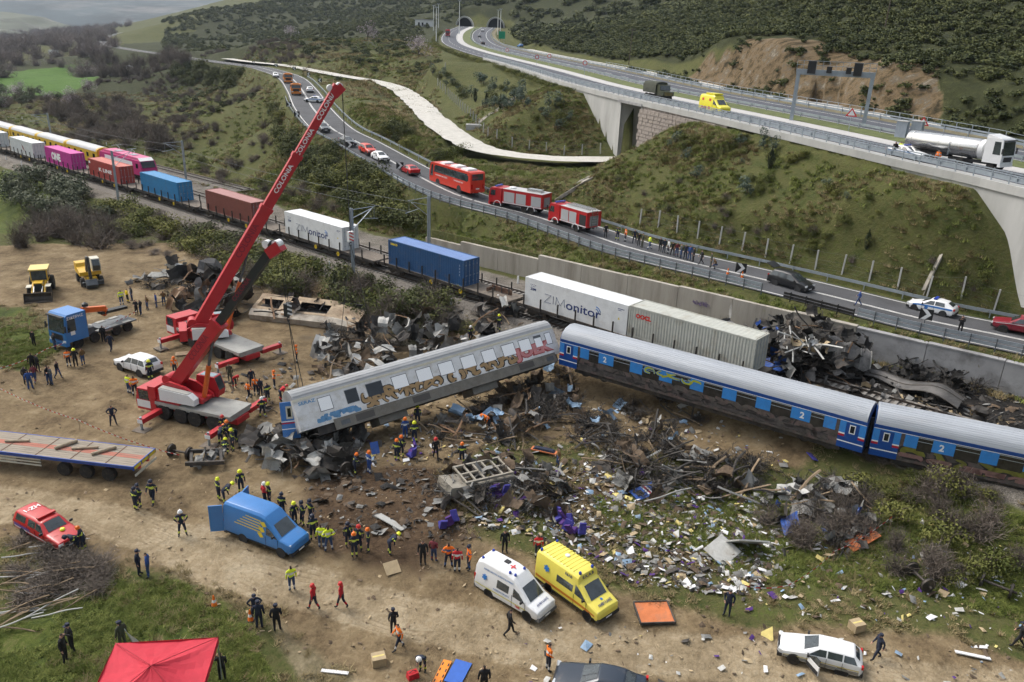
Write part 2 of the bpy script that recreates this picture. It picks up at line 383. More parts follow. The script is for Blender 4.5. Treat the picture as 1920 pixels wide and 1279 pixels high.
gravel = 1 - sstep(3.0,4.6,MK['gt'] + fbm(GX / 5,GY / 5,3) * 3)
mwf = MW_W1 + MW_MED + MW_W2
mq = MK['mw']
gravel = gravel * 0 + np.maximum(gravel * 0,0 * sstep(mwf + 2.5,mwf + 4.0,mq) * (1 - sstep(mwf + 8.2,mwf + 10.5,mq + fbm(GX / 6,GY / 6,3) * 3)) * sstep(120,150,GY))
_ip = lambda px: min(range(len(MWA)),key=lambda k: abs(pix(MWA[k])[0] - px))
_fi = MK['mwi']; cw = np.interp(_fi,[_ip(1480),_ip(1400),_ip(1310),_ip(1210),_ip(1100),_ip(1020),_ip(960)],[0,5,15,18,17,10,0])
rock = sstep(mwf + 1.5,mwf + 3.5,mq) * (1 - sstep(-2.0,1.5,mq - mwf - 3.5 - cw + fbm(GX / 7,GY / 7,4) * 9)) * (cw > 0.5)
scrub = np.where(_fi < _ip(1330),sstep(3,9,mq - mwf),sstep(11,16,mq - mwf)) * (1 - rock)
scrub = np.maximum(scrub,sstep(330,420,r_) * (GX > -330 + 0 * GX) * (mq < 0))
plough = zone([(340,88),(480,82),(480,98),(380,105)],z=4,wob=3,soft=5,sc=30)
ruts = np.zeros(GX.shape); pale = np.zeros(GX.shape)
for k_,P in enumerate((((-80,965),(150,955),(420,1060),(700,1120),(1000,1185),(1400,1222),(1950,1290)),((-80,925),(250,975),(560,1085),(850,1150),(1200,1200),(1600,1262)),((-60,830),(120,745),(330,660),(420,640)),((-60,790),(180,705),(320,610)),((60,815),(200,760),(260,700),(300,640)),
  ((-60,640),(100,580),(280,575),(420,600)),((20,850),(140,765),(300,700)),((240,1000),(420,890),(560,900)),((900,1120),(1300,1165),(1750,1225)))):
 L_ = cat_rom([at(a,b,-2.9) for a,b in P],6); d,_,_,_ = polydist(GX + fbm(GX / 5,GY / 5,2) * 1.2,GY + fbm(GX / 5 + 7,GY / 5,2) * 1.2,L_)
 for o_ in (.7,1.0,1.35): ruts = np.maximum(ruts,np.exp(-((d - o_) / .13) ** 2) * np.clip(.8 + fbm(GX / 6,GY / 6,3) * 1.6,0,1))
 if k_ < 2: pale = np.maximum(pale,1 - sstep(.5,3.0,d))
GZ = GZ - ruts * .07
me = bpy.data.meshes.new('ground')
NA,NL = GX.shape
vs = np.stack([GX,GY,GZ],-1).reshape(-1,3)
ii = np.arange(NA * NL).reshape(NA,NL)
fs = np.stack([ii[:-1,:-1],ii[1:,:-1],ii[1:,1:],ii[:-1,1:]],-1).reshape(-1,4)[:,::-1]
me.vertices.add(len(vs)); me.vertices.foreach_set('co',vs.ravel())
me.loops.add(fs.size); me.loops.foreach_set('vertex_index',fs.ravel().astype(np.int32))
me.polygons.add(len(fs)); me.polygons.foreach_set('loop_start',np.arange(0,fs.size,4,dtype=np.int32))
me.update(calc_edges=True); me.shade_smooth()
lush = np.clip(np.maximum.reduce([green1 * 0.7,green2,green3 * 0.5,green4,crop * 1.0,meadow]),0,1)
LAY = dict(dirt=np.clip(dirt - 0.0,0,1) * (1 - green2) * (1 - green4) * (1 - green1),lush=lush,verge=verge,mud=np.maximum.reduce([mud,mud2,litz * .58]),burnt=burnt,ballast=ball,gravel=gravel,rock=rock,scrub=np.clip(scrub,0,1),crop=crop,ruts=ruts * .5,pale=pale * .8)
for k,a in LAY.items():
 at_ = me.attributes.new(k,'FLOAT','POINT'); at_.data.foreach_set('value',np.ascontiguousarray(a,dtype=np.float32).ravel())
def ground_material():
 m = bpy.data.materials.new('ground'); m.use_nodes = True; t = m.node_tree; b = t.nodes['Principled BSDF']; L = t.links
 b.inputs['Roughness'].default_value = 0.95; b.inputs['Specular IOR Level'].default_value = 0.15
 tc = nd(t,'ShaderNodeTexCoord')
 def noise(sc,det=6,rough=0.6):
  n = nd(t,'ShaderNodeTexNoise'); n.inputs['Scale'].default_value = sc; n.inputs['Detail'].default_value = det; n.inputs['Roughness'].default_value = rough
  L.new(tc.outputs['Object'],n.inputs['Vector']); return n.outputs[0]
 def ramp(src,stops):
  r = nd(t,'ShaderNodeValToRGB'); e = r.color_ramp.elements
  while len(e) < len(stops): e.new(0.5)
  for k,(p,c) in enumerate(stops): e[k].position = p; e[k].color = (*c,1)
  L.new(src,r.inputs[0]); return r.outputs[0]
 def mix(f,a,b_):
  n = nd(t,'ShaderNodeMix',data_type='RGBA'); L.new(f,n.inputs[0]); L.new(a,n.inputs[6]); L.new(b_,n.inputs[7]); return n.outputs[2]
 def mth(op,a,b_=None):
  n = nd(t,'ShaderNodeMath',operation=op)
  for k,v in enumerate((a,b_)):
   if v is None: continue
   if isinstance(v,(int,float)): n.inputs[k].default_value = v
   else: L.new(v,n.inputs[k])
  return n.outputs[0]
 def attr(k):
  a = nd(t,'ShaderNodeAttribute'); a.attribute_name = k; return a.outputs['Fac']
 n1 = noise(0.06,5,0.65); n2 = noise(0.5,6,0.7); n3 = noise(3.0,4,0.7); n4 = noise(14.0,2,0.7); n5 = noise(0.22,4,0.6)
 def edge(k,w=0.55):
  v = mth('ADD',attr(k),mth('MULTIPLY',mth('SUBTRACT',mth('ADD',mth('MULTIPLY',n2,0.6),mth('MULTIPLY',n3,0.4)),0.5),w))
  r = nd(t,'ShaderNodeMapRange'); r.interpolation_type = 'SMOOTHSTEP'; r.inputs[1].default_value = 0.38; r.inputs[2].default_value = 0.66; L.new(v,r.inputs[0]); return r.outputs[0]
 mixn = mth('ADD',mth('MULTIPLY',n2,0.45),mth('ADD',mth('MULTIPLY',n3,0.35),mth('MULTIPLY',n5,0.2)))
 grass = ramp(mixn,[(0.34,(0.026,0.032,0.011)),(0.44,(0.056,0.068,0.020)),(0.52,(0.080,0.078,0.030)),(0.60,(0.072,0.090,0.022)),(0.72,(0.135,0.115,0.056))])
 lush = ramp(mixn,[(0.36,(0.020,0.027,0.008)),(0.46,(0.05,0.068,0.016)),(0.54,(0.075,0.095,0.02)),(0.66,(0.13,0.115,0.05))])
 crop = ramp(mixn,[(0.36,(0.045,0.095,0.018)),(0.65,(0.085,0.155,0.03))])
 dirt = ramp(mth('ADD',mth('MULTIPLY',n2,0.5),mth('ADD',mth('MULTIPLY',n3,0.2),mth('MULTIPLY',n5,0.3))),[(0.34,(0.052,0.037,0.022)),(0.44,(0.122,0.088,0.050)),(0.54,(0.195,0.146,0.085)),(0.66,(0.295,0.238,0.156))])
 mud = ramp(mixn,[(0.35,(0.028,0.018,0.011)),(0.5,(0.07,0.046,0.028)),(0.65,(0.125,0.085,0.05))])
 burnt = ramp(mixn,[(0.35,(0.008,0.008,0.008)),(0.52,(0.026,0.024,0.022)),(0.68,(0.09,0.08,0.07))])
 ball = ramp(mth('ADD',mth('MULTIPLY',n4,0.6),mth('MULTIPLY',n2,0.4)),[(0.36,(0.05,0.044,0.038)),(0.5,(0.14,0.125,0.105)),(0.64,(0.27,0.25,0.22))])
 grav = ramp(mixn,[(0.35,(0.40,0.375,0.33)),(0.5,(0.56,0.54,0.49)),(0.65,(0.68,0.66,0.61))])
 mp = nd(t,'ShaderNodeMapping'); mp.inputs['Rotation'].default_value = (0.5,0.5,0.4); mp.inputs['Scale'].default_value = (0.10,0.55,0.5); L.new(tc.outputs['Object'],mp.inputs[0])
 nr = nd(t,'ShaderNodeTexNoise'); nr.inputs['Scale'].default_value = 1.0; nr.inputs['Detail'].default_value = 9; nr.inputs['Roughness'].default_value = 0.72; L.new(mp.outputs[0],nr.inputs['Vector'])
 rock = ramp(nr.outputs[0],[(0.36,(0.03,0.026,0.014)),(0.45,(0.09,0.066,0.036)),(0.52,(0.155,0.112,0.065)),(0.58,(0.11,0.092,0.066)),(0.70,(0.28,0.25,0.20))])
 scr = ramp(mixn,[(0.36,(0.016,0.020,0.009)),(0.54,(0.038,0.043,0.017)),(0.70,(0.085,0.082,0.036))])
 c = grass
 for k,src in (('verge',ramp(mixn,[(0.38,(0.10,0.085,0.045)),(0.6,(0.24,0.2,0.13))])),('scrub',scr),('dirt',dirt),('pale',ramp(mixn,[(0.36,(0.15,0.113,0.067)),(0.5,(0.26,0.205,0.13)),(0.64,(0.37,0.31,0.215))])),('ruts',ramp(mixn,[(0.38,(0.06,0.042,0.024)),(0.6,(0.15,0.105,0.06))])),('lush',lush),('crop',crop),('mud',mud),('ballast',ball),('gravel',grav),('rock',rock),('burnt',burnt)):
  c = mix(edge(k),c,src)
 mp2 = mth('ADD',0.72,mth('MULTIPLY',n1,0.56))
 mm = nd(t,'ShaderNodeMix',data_type='RGBA',blend_type='MULTIPLY'); mm.inputs[0].default_value = 1; L.new(c,mm.inputs[6]); L.new(mp2,mm.inputs[7])
 L.new(mm.outputs[2],b.inputs['Base Color'])
 bp = nd(t,'ShaderNodeBump'); bp.inputs['Strength'].default_value = 0.7; bp.inputs['Distance'].default_value = 0.25
 L.new(noise(2.2,4,0.75),bp.inputs['Height']); L.new(bp.outputs[0],b.inputs['Normal'])
 return m
me.materials.append(ground_material())
gobj = bpy.data.objects.new('ground',me); COL.objects.link(gobj); struct(gobj)
# ================================================================ ROADS, RAILWAY, WALLS, BRIDGE, TUNNELS
M_ASPH = mat('asphalt',(0.072,0.074,0.080),0.85,var=0.22,scale=0.35,dirt=0.12,dirtcol=(0.09,0.085,0.08),spec=0.3)
M_ASPHM = mat('asphalt_motorway',(0.075,0.080,0.094),0.85,var=0.15,scale=0.25,spec=0.3)
M_LINE = mat('road_paint',(0.62,0.62,0.60),0.7,var=0.2,scale=1.2)
M_CONC = mat('concrete_pale',(0.40,0.40,0.385),0.9,var=0.12,scale=0.5,dirt=0.18,dirtcol=(0.25,0.245,0.23),stretch=(1,1,0.3))
M_CONCD = mat('concrete_stained',(0.34,0.315,0.27),0.9,var=0.16,scale=0.8,dirt=0.30,dirtcol=(0.155,0.13,0.10),stretch=(1,1,0.12))
M_CONCG = mat('concrete_grey',(0.30,0.30,0.305),0.9,var=0.16,scale=0.6,dirt=0.35,dirtcol=(0.10,0.095,0.09))
M_CONCS = mat('concrete_shoulder',(0.42,0.41,0.40),0.9,var=0.1,scale=0.6)
M_STEEL = mat('galvanised_steel',(0.34,0.385,0.43),0.45,0.55,var=0.12,scale=2)
M_STEELD = mat('dark_steel',(0.10,0.11,0.12),0.6,0.4,var=0.2,scale=3)
M_RAIL = mat('rail_steel',(0.075,0.06,0.05),0.5,0.6,var=0.3,scale=3)
M_SLEEP = mat('sleeper_concrete',(0.22,0.205,0.185),0.9,var=0.25,scale=4)
M_STONE = mat('rubble_stone',(0.27,0.235,0.21),0.95,var=0.45,scale=2.2,dirt=0.2,dirtcol=(0.12,0.10,0.09),bump=0.6)
M_BURNT = mat('burnt_metal',(0.018,0.017,0.016),0.8,0.2,var=0.5,scale=2.5,dirt=0.15,dirtcol=(0.09,0.075,0.06))
M_GRASSM = mat('median_grass',(0.09,0.11,0.03),0.95,var=0.4,scale=0.8)
M_WHITE = mat('white_paint',(0.74,0.75,0.75),0.5,var=0.05,scale=2)
M_BLACK = mat('black_matt',(0.012,0.012,0.013),0.6)
M_SIGNR = mat('sign_red',(0.55,0.03,0.03),0.5)
M_SIGNG = mat('sign_green',(0.0,0.25,0.13),0.5)
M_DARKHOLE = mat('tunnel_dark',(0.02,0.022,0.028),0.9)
def ribbon(name,A,B,m,dz=0.0,thick=0.0):
 mb = MB(); mb.grid([[a + Vector((0,0,dz)),b + Vector((0,0,dz))] for a,b in zip(A,B)])
 return mb.build(name,m)
def arclen(L):
 out = [0.0]
 for a,b in zip(L,L[1:]): out.append(out[-1] + (b - a).length)
 return out
def along(L,S_,d):
 i = min(max(int(np.searchsorted(S_,d)) - 1,0),len(L) - 2); t = (d - S_[i]) / max(S_[i + 1] - S_[i],1e-6)
 return L[i].lerp(L[i + 1],t),(L[i + 1] - L[i]).normalized()
def resample(L,step):
 S_ = arclen(L); n = max(2,int(S_[-1] / step)); return [along(L,S_,S_[-1] * k / n)[0] for k in range(n + 1)]
def sub(L,d0,d1,step=2.0):
 S_ = arclen(L); d1 = min(d1,S_[-1]); n = max(1,int((d1 - d0) / step)); return [along(L,S_,d0 + (d1 - d0) * k / n)[0] for k in range(n + 1)]
def d_of_px(L,px,py=None):
 S_ = arclen(L); i = min(range(len(L)),key=lambda k: (pix(L[k])[0] - px) ** 2 + (0 if py is None else (pix(L[k])[1] - py) ** 2)); return S_[i]
RW = 4.35
ROADF = resample(ROADC,2.5)
road = ribbon('road',offset(ROADF,RW),offset(ROADF,-RW),M_ASPH,0.02); struct(road)
def marking(name,L,w,o,dash=None,maxd=None,parent=None,dz=0.032,m=None):
 S_ = arclen(L); mb = MB(); E = maxd or S_[-1]
 segs = [(0,E)] if not dash else [(k,min(k + dash[0],E)) for k in np.arange(0,E,dash[0] + dash[1])]
 for a,b in segs:
  c = sub(L,a,b,2.5); A = offset(c,o + w / 2,dz); B = offset(c,o - w / 2,dz); mb.grid(list(zip(A,B)))
 return mb.build(name,m or M_LINE,parent)
for o in (RW - 0.45,-(RW - 0.45)): marking('edge_line',ROADF,0.17,o,parent=road)
marking('centre_line',ROADF,0.13,0.11,parent=road); marking('centre_line',ROADF,0.13,-0.11,parent=road)
MWAf = resample(MWA,3.0)
mw1 = ribbon('motorway_carriageway',offset(MWAf,-1.0),offset(MWAf,-MW_W1 + 3.0),M_ASPHM,-0.05); struct(mw1)
sh1 = ribbon('motorway_shoulder',offset(MWAf,-MW_W1 + 3.0),offset(MWAf,-MW_W1),M_CONCS,-0.046); struct(sh1)
md = ribbon('motorway_median',offset(MWAf,-MW_W1),offset(MWAf,-MW_W1 - MW_MED),M_GRASSM,-0.02); struct(md)
mw2 = ribbon('motorway_carriageway',offset(MWAf,-MW_W1 - MW_MED),offset(MWAf,-mwf),M_ASPHM,-0.05); struct(mw2)
sh2 = ribbon('motorway_verge',offset(MWAf,-mwf),offset(MWAf,-mwf - 3.0),mat('verge_dry',(0.16,0.14,0.08),0.95,var=0.4,scale=0.7),-0.04); struct(sh2)
for o in (-1.6,-MW_W1 + 3.3): marking('edge_line',MWAf,0.2,o,parent=mw1,dz=-0.038)
marking('lane_line',MWAf,0.2,-5.2,(5,7),parent=mw1,dz=-0.038)
for o in (-MW_W1 - MW_MED - 0.5,-mwf + 2.6): marking('edge_line',MWAf,0.2,o,parent=mw2,dz=-0.038)
marking('lane_line',MWAf,0.2,-MW_W1 - MW_MED - 4.3,(5,7),parent=mw2,dz=-0.038)
M_GRAV = mat('white_gravel',(0.46,0.445,0.405),0.95,var=0.16,scale=0.9,dirt=0.06,dirtcol=(0.3,0.27,0.2),coord='Object')
def gravel_track(name,L,hw,dz):
 L = resample(L,1.2); rg_ = np.array([(p.x,p.y) for p in L]); A,B = [],[]
 for i,p in enumerate(L):
  t_ = (L[min(i + 1,len(L) - 1)] - L[max(i - 1,0)]); t_.z = 0; t_.normalize(); n_ = Vector((-t_.y,t_.x,0))
  w1 = hw + float(fbm(np.array([p.x / 3.0]),np.array([p.y / 3.0]),4)[0]) * 1.2; w2 = hw + float(fbm(np.array([p.x / 3.0 + 40]),np.array([p.y / 3.0]),4)[0]) * 1.2
  A.append(p + n_ * w1 + Vector((0,0,dz))); B.append(p - n_ * w2 + Vector((0,0,dz)))
 mb = MB(); mb.grid([[a,a.lerp(b,.33) + Vector((0,0,.03)),a.lerp(b,.66) + Vector((0,0,.03)),b] for a,b in zip(A,B)]); o = mb.build(name,M_GRAV); struct(o)
gravel_track('gravel_track',GTC + [OPEN[0][0] * 1 + OPEN[0][2] * 14 + Vector((0,0,6.3 - OPEN[0][0].z))],3.0,0.06)
gravel_track('gravel_track',sub(offset(MWAf,-mwf - 6.6,-0.1),d_of_px(MWAf,1420),d_of_px(MWAf,840) ,3.0),2.6,0.06)
D0,D1 = 0.0,d_of_px(MWAf,905)
c = sub(MWAf,D0,D1,3.0)
mb = MB()
prof = ((0.15,0.22),(0.15,-0.62),(-0.75,-0.62),(-1.25,-0.42),(-1.25,-0.2),(-1.25,0.22))
offs = [offset(c,a,b) for a,b in prof]
mb.grid([[offs[k][i] for k in range(len(prof))] + [offs[0][i]] for i in range(len(c))])
eb = mb.build('edge_beam',M_CONC,mw1)
def railing(name,L,label,cat,beams,post_h,step,o=0.0,post_size=(0.09,0.09),m=M_STEEL,mp=None,group=None,gap=None,base=0.0):
 p0 = L[0]; root = thing(name,label,cat,p0,0,group); mp = mp or m
 C_ = [p - p0 for p in L]
 for z0,z1,th in beams:
  mb = MB(); P = [offset(C_,o - th / 2,z0),offset(C_,o - th / 2,z1),offset(C_,o + th / 2,z1),offset(C_,o + th / 2,z0)]
  mb.grid([[P[0][i],P[1][i],P[2][i],P[3][i],P[0][i]] for i in range(len(C_))]); mb.build('beam',m,root)
 mb = MB(); mb.bx(-post_size[0] / 2,post_size[0] / 2,-post_size[1] / 2,post_size[1] / 2,base,post_h); pm = mb.mesh('post',mp)
 S_ = arclen(C_); n = int(S_[-1] / step)
 for k in range(n + 1):
  p,d = along(C_,S_,k * step); nrm = Vector((-d.y,d.x,0)).normalized()
  inst('post',pm,root,Matrix.Translation(p + nrm * (o + (0.12 if len(beams) < 3 else 0))) @ Matrix.Rotation(math.atan2(d.y,d.x),4,'Z'))
 return root
railing('bridge_railing',offset(sub(MWAf,D0,D1,3.0),-0.15,0.22),'grey steel railing on the concrete edge of the motorway nearest the slope','railing',[(1.02,1.12,0.09),(0.66,0.73,0.06),(0.30,0.37,0.06)],1.05,2.1,group='motorway barriers')
railing('guard_rail',offset(sub(MWAf,D0,D1,3.0),-1.35,-0.05),'blue grey guard rail just inside the motorway edge railing','guard rail',[(0.42,0.75,0.06),(0.85,0.97,0.08)],0.9,3.0,group='motorway barriers')
D2 = d_of_px(MWAf,850)
railing('guard_rail',offset(sub(MWAf,D0,D2,3.0),-MW_W1 - MW_MED + 0.6,-0.05),'guard rail along the planted motorway median','guard rail',[(0.42,0.75,0.06)],0.7,4.0,group='motorway barriers')
railing('guard_rail',offset(sub(MWAf,D0,D2,3.0),-mwf - 0.4,-0.05),'double guard rail on the uphill side of the motorway below the rock cut','guard rail',[(0.35,0.68,0.06),(0.82,1.0,0.06)],0.95,4.0,group='motorway barriers')
railing('mesh_fence',offset(sub(MWAf,D0,D1 - 25,3.0),-mwf - 2.6,-0.05),'low steel fence at the foot of the rock cut beside the motorway','fence',[(1.25,1.32,0.05),(0.7,0.74,0.04),(0.25,0.29,0.04)],1.3,2.6,group='motorway barriers')
GL = offset(ROADF,RW + 0.75); GS = arclen(GL)
dA = d_of_px(GL,1585); dB = d_of_px(GL,1440); dE = d_of_px(GL,560,180)
BE = [(0.42,0.72,0.06),(0.86,1.16,0.06)]
railing('guard_rail',sub(GL,0,dA,2.5),'blue grey two beam guard rail above the concrete wall beside the police car','guard rail',BE,1.2,2.0,mp=M_STEELD,group='road barriers')
railing('guard_rail',sub(GL,dB,d_of_px(GL,742),2.5),'long blue grey guard rail in front of the bus and fire engines','guard rail',BE,1.2,2.0,mp=M_STEELD,group='road barriers')
railing('guard_rail',sub(GL,d_of_px(GL,742) + 0.5,dE,2.5),'guard rail on the inside of the road bend above the bushes','guard rail',[(0.5,0.8,0.06)],0.85,3.0,mp=M_STEELD,group='road barriers')
t = railing('guard_rail',sub(GL,dA + 0.3,dA + 7.5,1.2),'blackened burnt stretch of guard rail behind the wreck','guard rail',[(0.3,0.55,0.06),(0.62,0.85,0.06)],1.0,1.6,m=M_BURNT,mp=M_BURNT,group='road barriers')
GR2 = offset(ROADF,-RW - 0.8)
railing('guard_rail',sub(GR2,0,d_of_px(GR2,575,150),2.5),'single beam guard rail on the slope side of the lower road','guard rail',[(0.48,0.80,0.07)],0.75,4.0,group='road barriers')
mb = None
wall = thing('retaining_wall','long stained concrete retaining wall between railway and road','wall',trk(WALL_S0,WALLQ(WALL_S0)))
o0 = trk(WALL_S0,WALLQ(WALL_S0)); pan = 6.05; s_w = WALL_S0; k = 0
wr = random.Random(4)
while s_w < WALL_S1:
 a,b = trk(s_w,WALLQ(s_w)),trk(s_w + pan - 0.05,WALLQ(s_w + pan)); top = WALL_TOP + wr.uniform(-0.05,0.12) - (0.55 if s_w < -14 else 0.0) - (0.5 if s_w < -21 else 0)
 mb = MB(); n = RN; zb = -2.4
 P = [a,b,b + n * 0.5,a + n * 0.5]
 mb.T = Matrix.Translation(-o0)
 lo = [Vector((p.x,p.y,zb)) for p in P]; hi = [Vector((p.x,p.y,top)) for p in P]
 i = [mb.pt(p) for p in lo + hi]
 for f in ((3,2,1,0),(4,5,6,7),(0,1,5,4),(1,2,6,5),(2,3,7,6),(3,0,4,7)): mb.face([i[j] for j in f])
 if s_w > 18:
  for (zz,oo) in ((top + 0.003,0.07),):
   P2 = [a - n * oo,b - n * oo,b + n * (0.5 + oo),a + n * (0.5 + oo)]
   i = [mb.pt((p.x,p.y,zz)) for p in P2] + [mb.pt((p.x,p.y,zz + 0.12)) for p in P2]
   for f in ((3,2,1,0),(4,5,6,7),(0,1,5,4),(1,2,6,5),(2,3,7,6),(3,0,4,7)): mb.face([i[j] for j in f])
 pnl = mb.build('panel',M_CONCD if s_w < 22 else M_CONCG,wall); s_w += pan; k += 1
M_SOOT = mat('soot_stain',(0.02,0.02,0.02),0.95)
M_GRAF = mat('purple_spray',(0.12,0.07,0.22),0.8)
rg = random.Random(9); mb = MB()
g0 = trk(11.2,WALLQ(11.2) - 0.03)
for k in range(9):
 x0 = k * 0.2; pts = []
 for j in range(6): pts.append(Vector((0,0,0.55)) + RD * (x0 + rg.uniform(-0.12,0.3)) + Vector((0,0,rg.uniform(-0.22,0.32))))
 mb.tube([p + g0 - o0 + Vector((0,0,0.55)) for p in pts],0.022,4)
mb.build('spray_tag',M_GRAF,wall)
def wall_strip(mb,P,z0s,z1s,th,nrm):
 for i in range(len(P) - 1):
  a,b = P[i],P[i + 1]
  v = [Vector((a.x,a.y,z0s[i])),Vector((b.x,b.y,z0s[i + 1])),Vector((b.x,b.y,z1s[i + 1])),Vector((a.x,a.y,z1s[i]))]
  w = [p + nrm * th for p in v]; ids = [mb.pt(p) for p in v + w]
  for f in ((0,1,2,3),(7,6,5,4),(0,4,5,1),(3,2,6,7),(0,3,7,4),(1,5,6,2)): mb.face([ids[j] for j in f])
def bridge(k,label):
 E_,T,Mx,hw,zb,sl,sr = OPEN[k]; root = thing('bridge',label,'bridge',(E_.x,E_.y,zb))
 def loc(a,b,z): p = E_ + T * a + Mx * b; return Vector((p.x - E_.x,p.y - E_.y,z - zb))
 zt = E_.z - 0.62
 def zdeck(a): p = E_ + T * a; i = min(range(len(MWA)),key=lambda j: (MWA[j].xy - p.xy).length); return MWA[i].z - 0.63
 def edge_off(a):
  p = E_ + T * a; i = min(range(len(MWA)),key=lambda j: (MWA[j].xy - p.xy).length); j = max(1,i); q_ = MWA[i] - p; return q_.x * Mx.x + q_.y * Mx.y
 for side in (1,-1):
  n = 7; aa = [side * (hw + 24 * t_ / (n - 1)) for t_ in range(n)]
  mb = MB(); P = [loc(a,edge_off(a) + 0.05,0) for a in aa]
  wall_strip(mb,P,[-1.0] * n,[zdeck(a) - zb for a in aa],0.6,Mx)
  stone = (k == 0 and side < 0)
  mb.build('wing_wall',M_STONE if stone else M_CONC,root)
  if stone:
   rr = random.Random(3); m2 = MB()
   S1 = (Vector(P[1]) - Vector(P[0])).normalized(); z = 0.0
   L_ = (Vector(P[-1]) - Vector(P[0])).length
   blk = MB(); blk.box((0,0,0),(1,0.22,1));
   protos = []
   for q_ in range(4):
    bb = MB(); bb.box((0,0,0),(1,0.20 + 0.05 * q_,1),taper=0.93); protos.append(bb.mesh('stone_block',M_STONE))
   while z < 10.5:
    h = rr.uniform(0.5,0.75); x = rr.uniform(-0.5,0)
    while x < L_ - 0.5:
     w_ = rr.uniform(0.7,1.6); zz = zdeck(-(hw + x)) - zb
     if z + h < zz - 0.05 and z + h > -0.6 + x * sr * 0.8:
      c_ = Vector(P[0]) + S1 * (x + w_ / 2) - Mx * 0.06
      inst('stone_block',rr.choice(protos),root,frame(Vector((c_.x,c_.y,z + h / 2)),S1,Mx) @ Matrix.Diagonal((w_ - 0.06,1,h - 0.05,1)))
     x += w_
    z += h
  mb = MB(); P = [loc(side * hw,b,0) for b in (0.02,14,28,41)]
  wall_strip(mb,P,[-1.0] * 4,[zt - zb] * 4,0.5,T * side)
  mb.build('abutment',M_CONC,root)
 mb = MB(); P0 = [loc(a,b,zt + 0.3) for a,b in ((hw + 0.7,-0.3),(-hw - 0.7,-0.3),(-hw - 0.7,41),(hw + 0.7,41))]; P1 = [p + Vector((0,0,-0.45)) for p in P0]
 i = [mb.pt(p) for p in P1 + P0]
 for f in ((3,2,1,0),(4,5,6,7),(0,1,5,4),(1,2,6,5),(2,3,7,6),(3,0,4,7)): mb.face([i[j] for j in f])
 mb.build('deck_slab',M_CONCG,root); return root
bridge(0,'motorway underpass with white wing wall and a rough stone wall')
bridge(1,'pale concrete bridge end at the right edge under the motorway')
def portal(pxl,pxr,py,Y,label):
 a,b = atY(pxl,py,Y),atY(pxr,py,Y); c_ = (a + b) / 2; r_o = (b - a).length / 2
 root = thing('tunnel_portal',label,'tunnel',(c_.x,c_.y,c_.z),0,'road tunnel portals')
 root.rotation_euler = (0,0,heading(a,b))
 mb = MB(); n = 20; L1 = 14.0
 def arch(r,y,sl=0.0): return [Vector((-math.cos(math.pi * k / n) * r,y + sl * math.sin(math.pi * k / n),math.sin(math.pi * k / n) * r * 1.12 - 0.5)) for k in range(n + 1)]
 A,B = arch(r_o,0),arch(r_o - 0.9,0); C_,D_ = arch(r_o - 0.9,L1),arch(r_o,L1)
 mb.grid([[A[i],B[i],C_[i],D_[i],A[i]] for i in range(n + 1)])
 mb.build('collar',M_CONC,root,40)
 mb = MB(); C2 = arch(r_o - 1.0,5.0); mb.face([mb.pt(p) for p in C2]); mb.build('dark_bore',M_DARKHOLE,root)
 return root
portal(854,887,48.5,622,'left of the two concrete arched tunnel portals')
portal(912,946,50.5,622,'right of the two concrete arched tunnel portals')
def track(name,q,s0,s1,label):
 mb = MB(); st = 6.0; n = int((s1 - s0) / st)
 for e in (-0.7175,0.7175):
  for z0,z1,w in ((-0.16,-0.13,0.14),(-0.13,-0.03,0.03),(-0.03,0.0,0.07)):
   P = [[trk(s0 + (s1 - s0) * k / n,q + e + u,z) for u,z in ((-w / 2,z0),(-w / 2,z1),(w / 2,z1),(w / 2,z0),(-w / 2,z0))] for k in range(n + 1)]
   mb.grid(P)
 o = mb.build(name,M_RAIL); struct(o)
 sm = MB(); sm.bx(-0.13,0.13,-1.3,1.3,-0.30,-0.165); sl = MB()
 ns = int((s1 - s0) / 0.62)
 for k in range(ns):
  p = trk(s0 + k * 0.62,q); sl.T = Matrix.Translation(p) @ Matrix.Rotation(RA,4,'Z'); sl.bx(-0.13,0.13,-1.3,1.3,-0.32,-0.165)
 so = sl.build('sleepers',M_SLEEP,o); so['kind'] = 'stuff'
 mb = MB(); P = [[trk(s0 + (s1 - s0) * k / n,q + u,z) for u,z in ((-2.6,-0.75),(-1.75,-0.27),(1.75,-0.27),(2.6,-0.75))] for k in range(n + 1)]; mb.grid(P)
 mb.build('ballast_bed',mat('ballast',(0.15,0.135,0.118),0.95,var=0.55,scale=7,dirt=0.25,dirtcol=(0.05,0.045,0.04),bump=0.8),o)
 return o
track('railway_track',0.0,-330,70,'')
track('railway_track',4.6,-60,42,'')
track('railway_track',7.6,-330,-62,'')
track('railway_track',16.3,-330,-80,'')
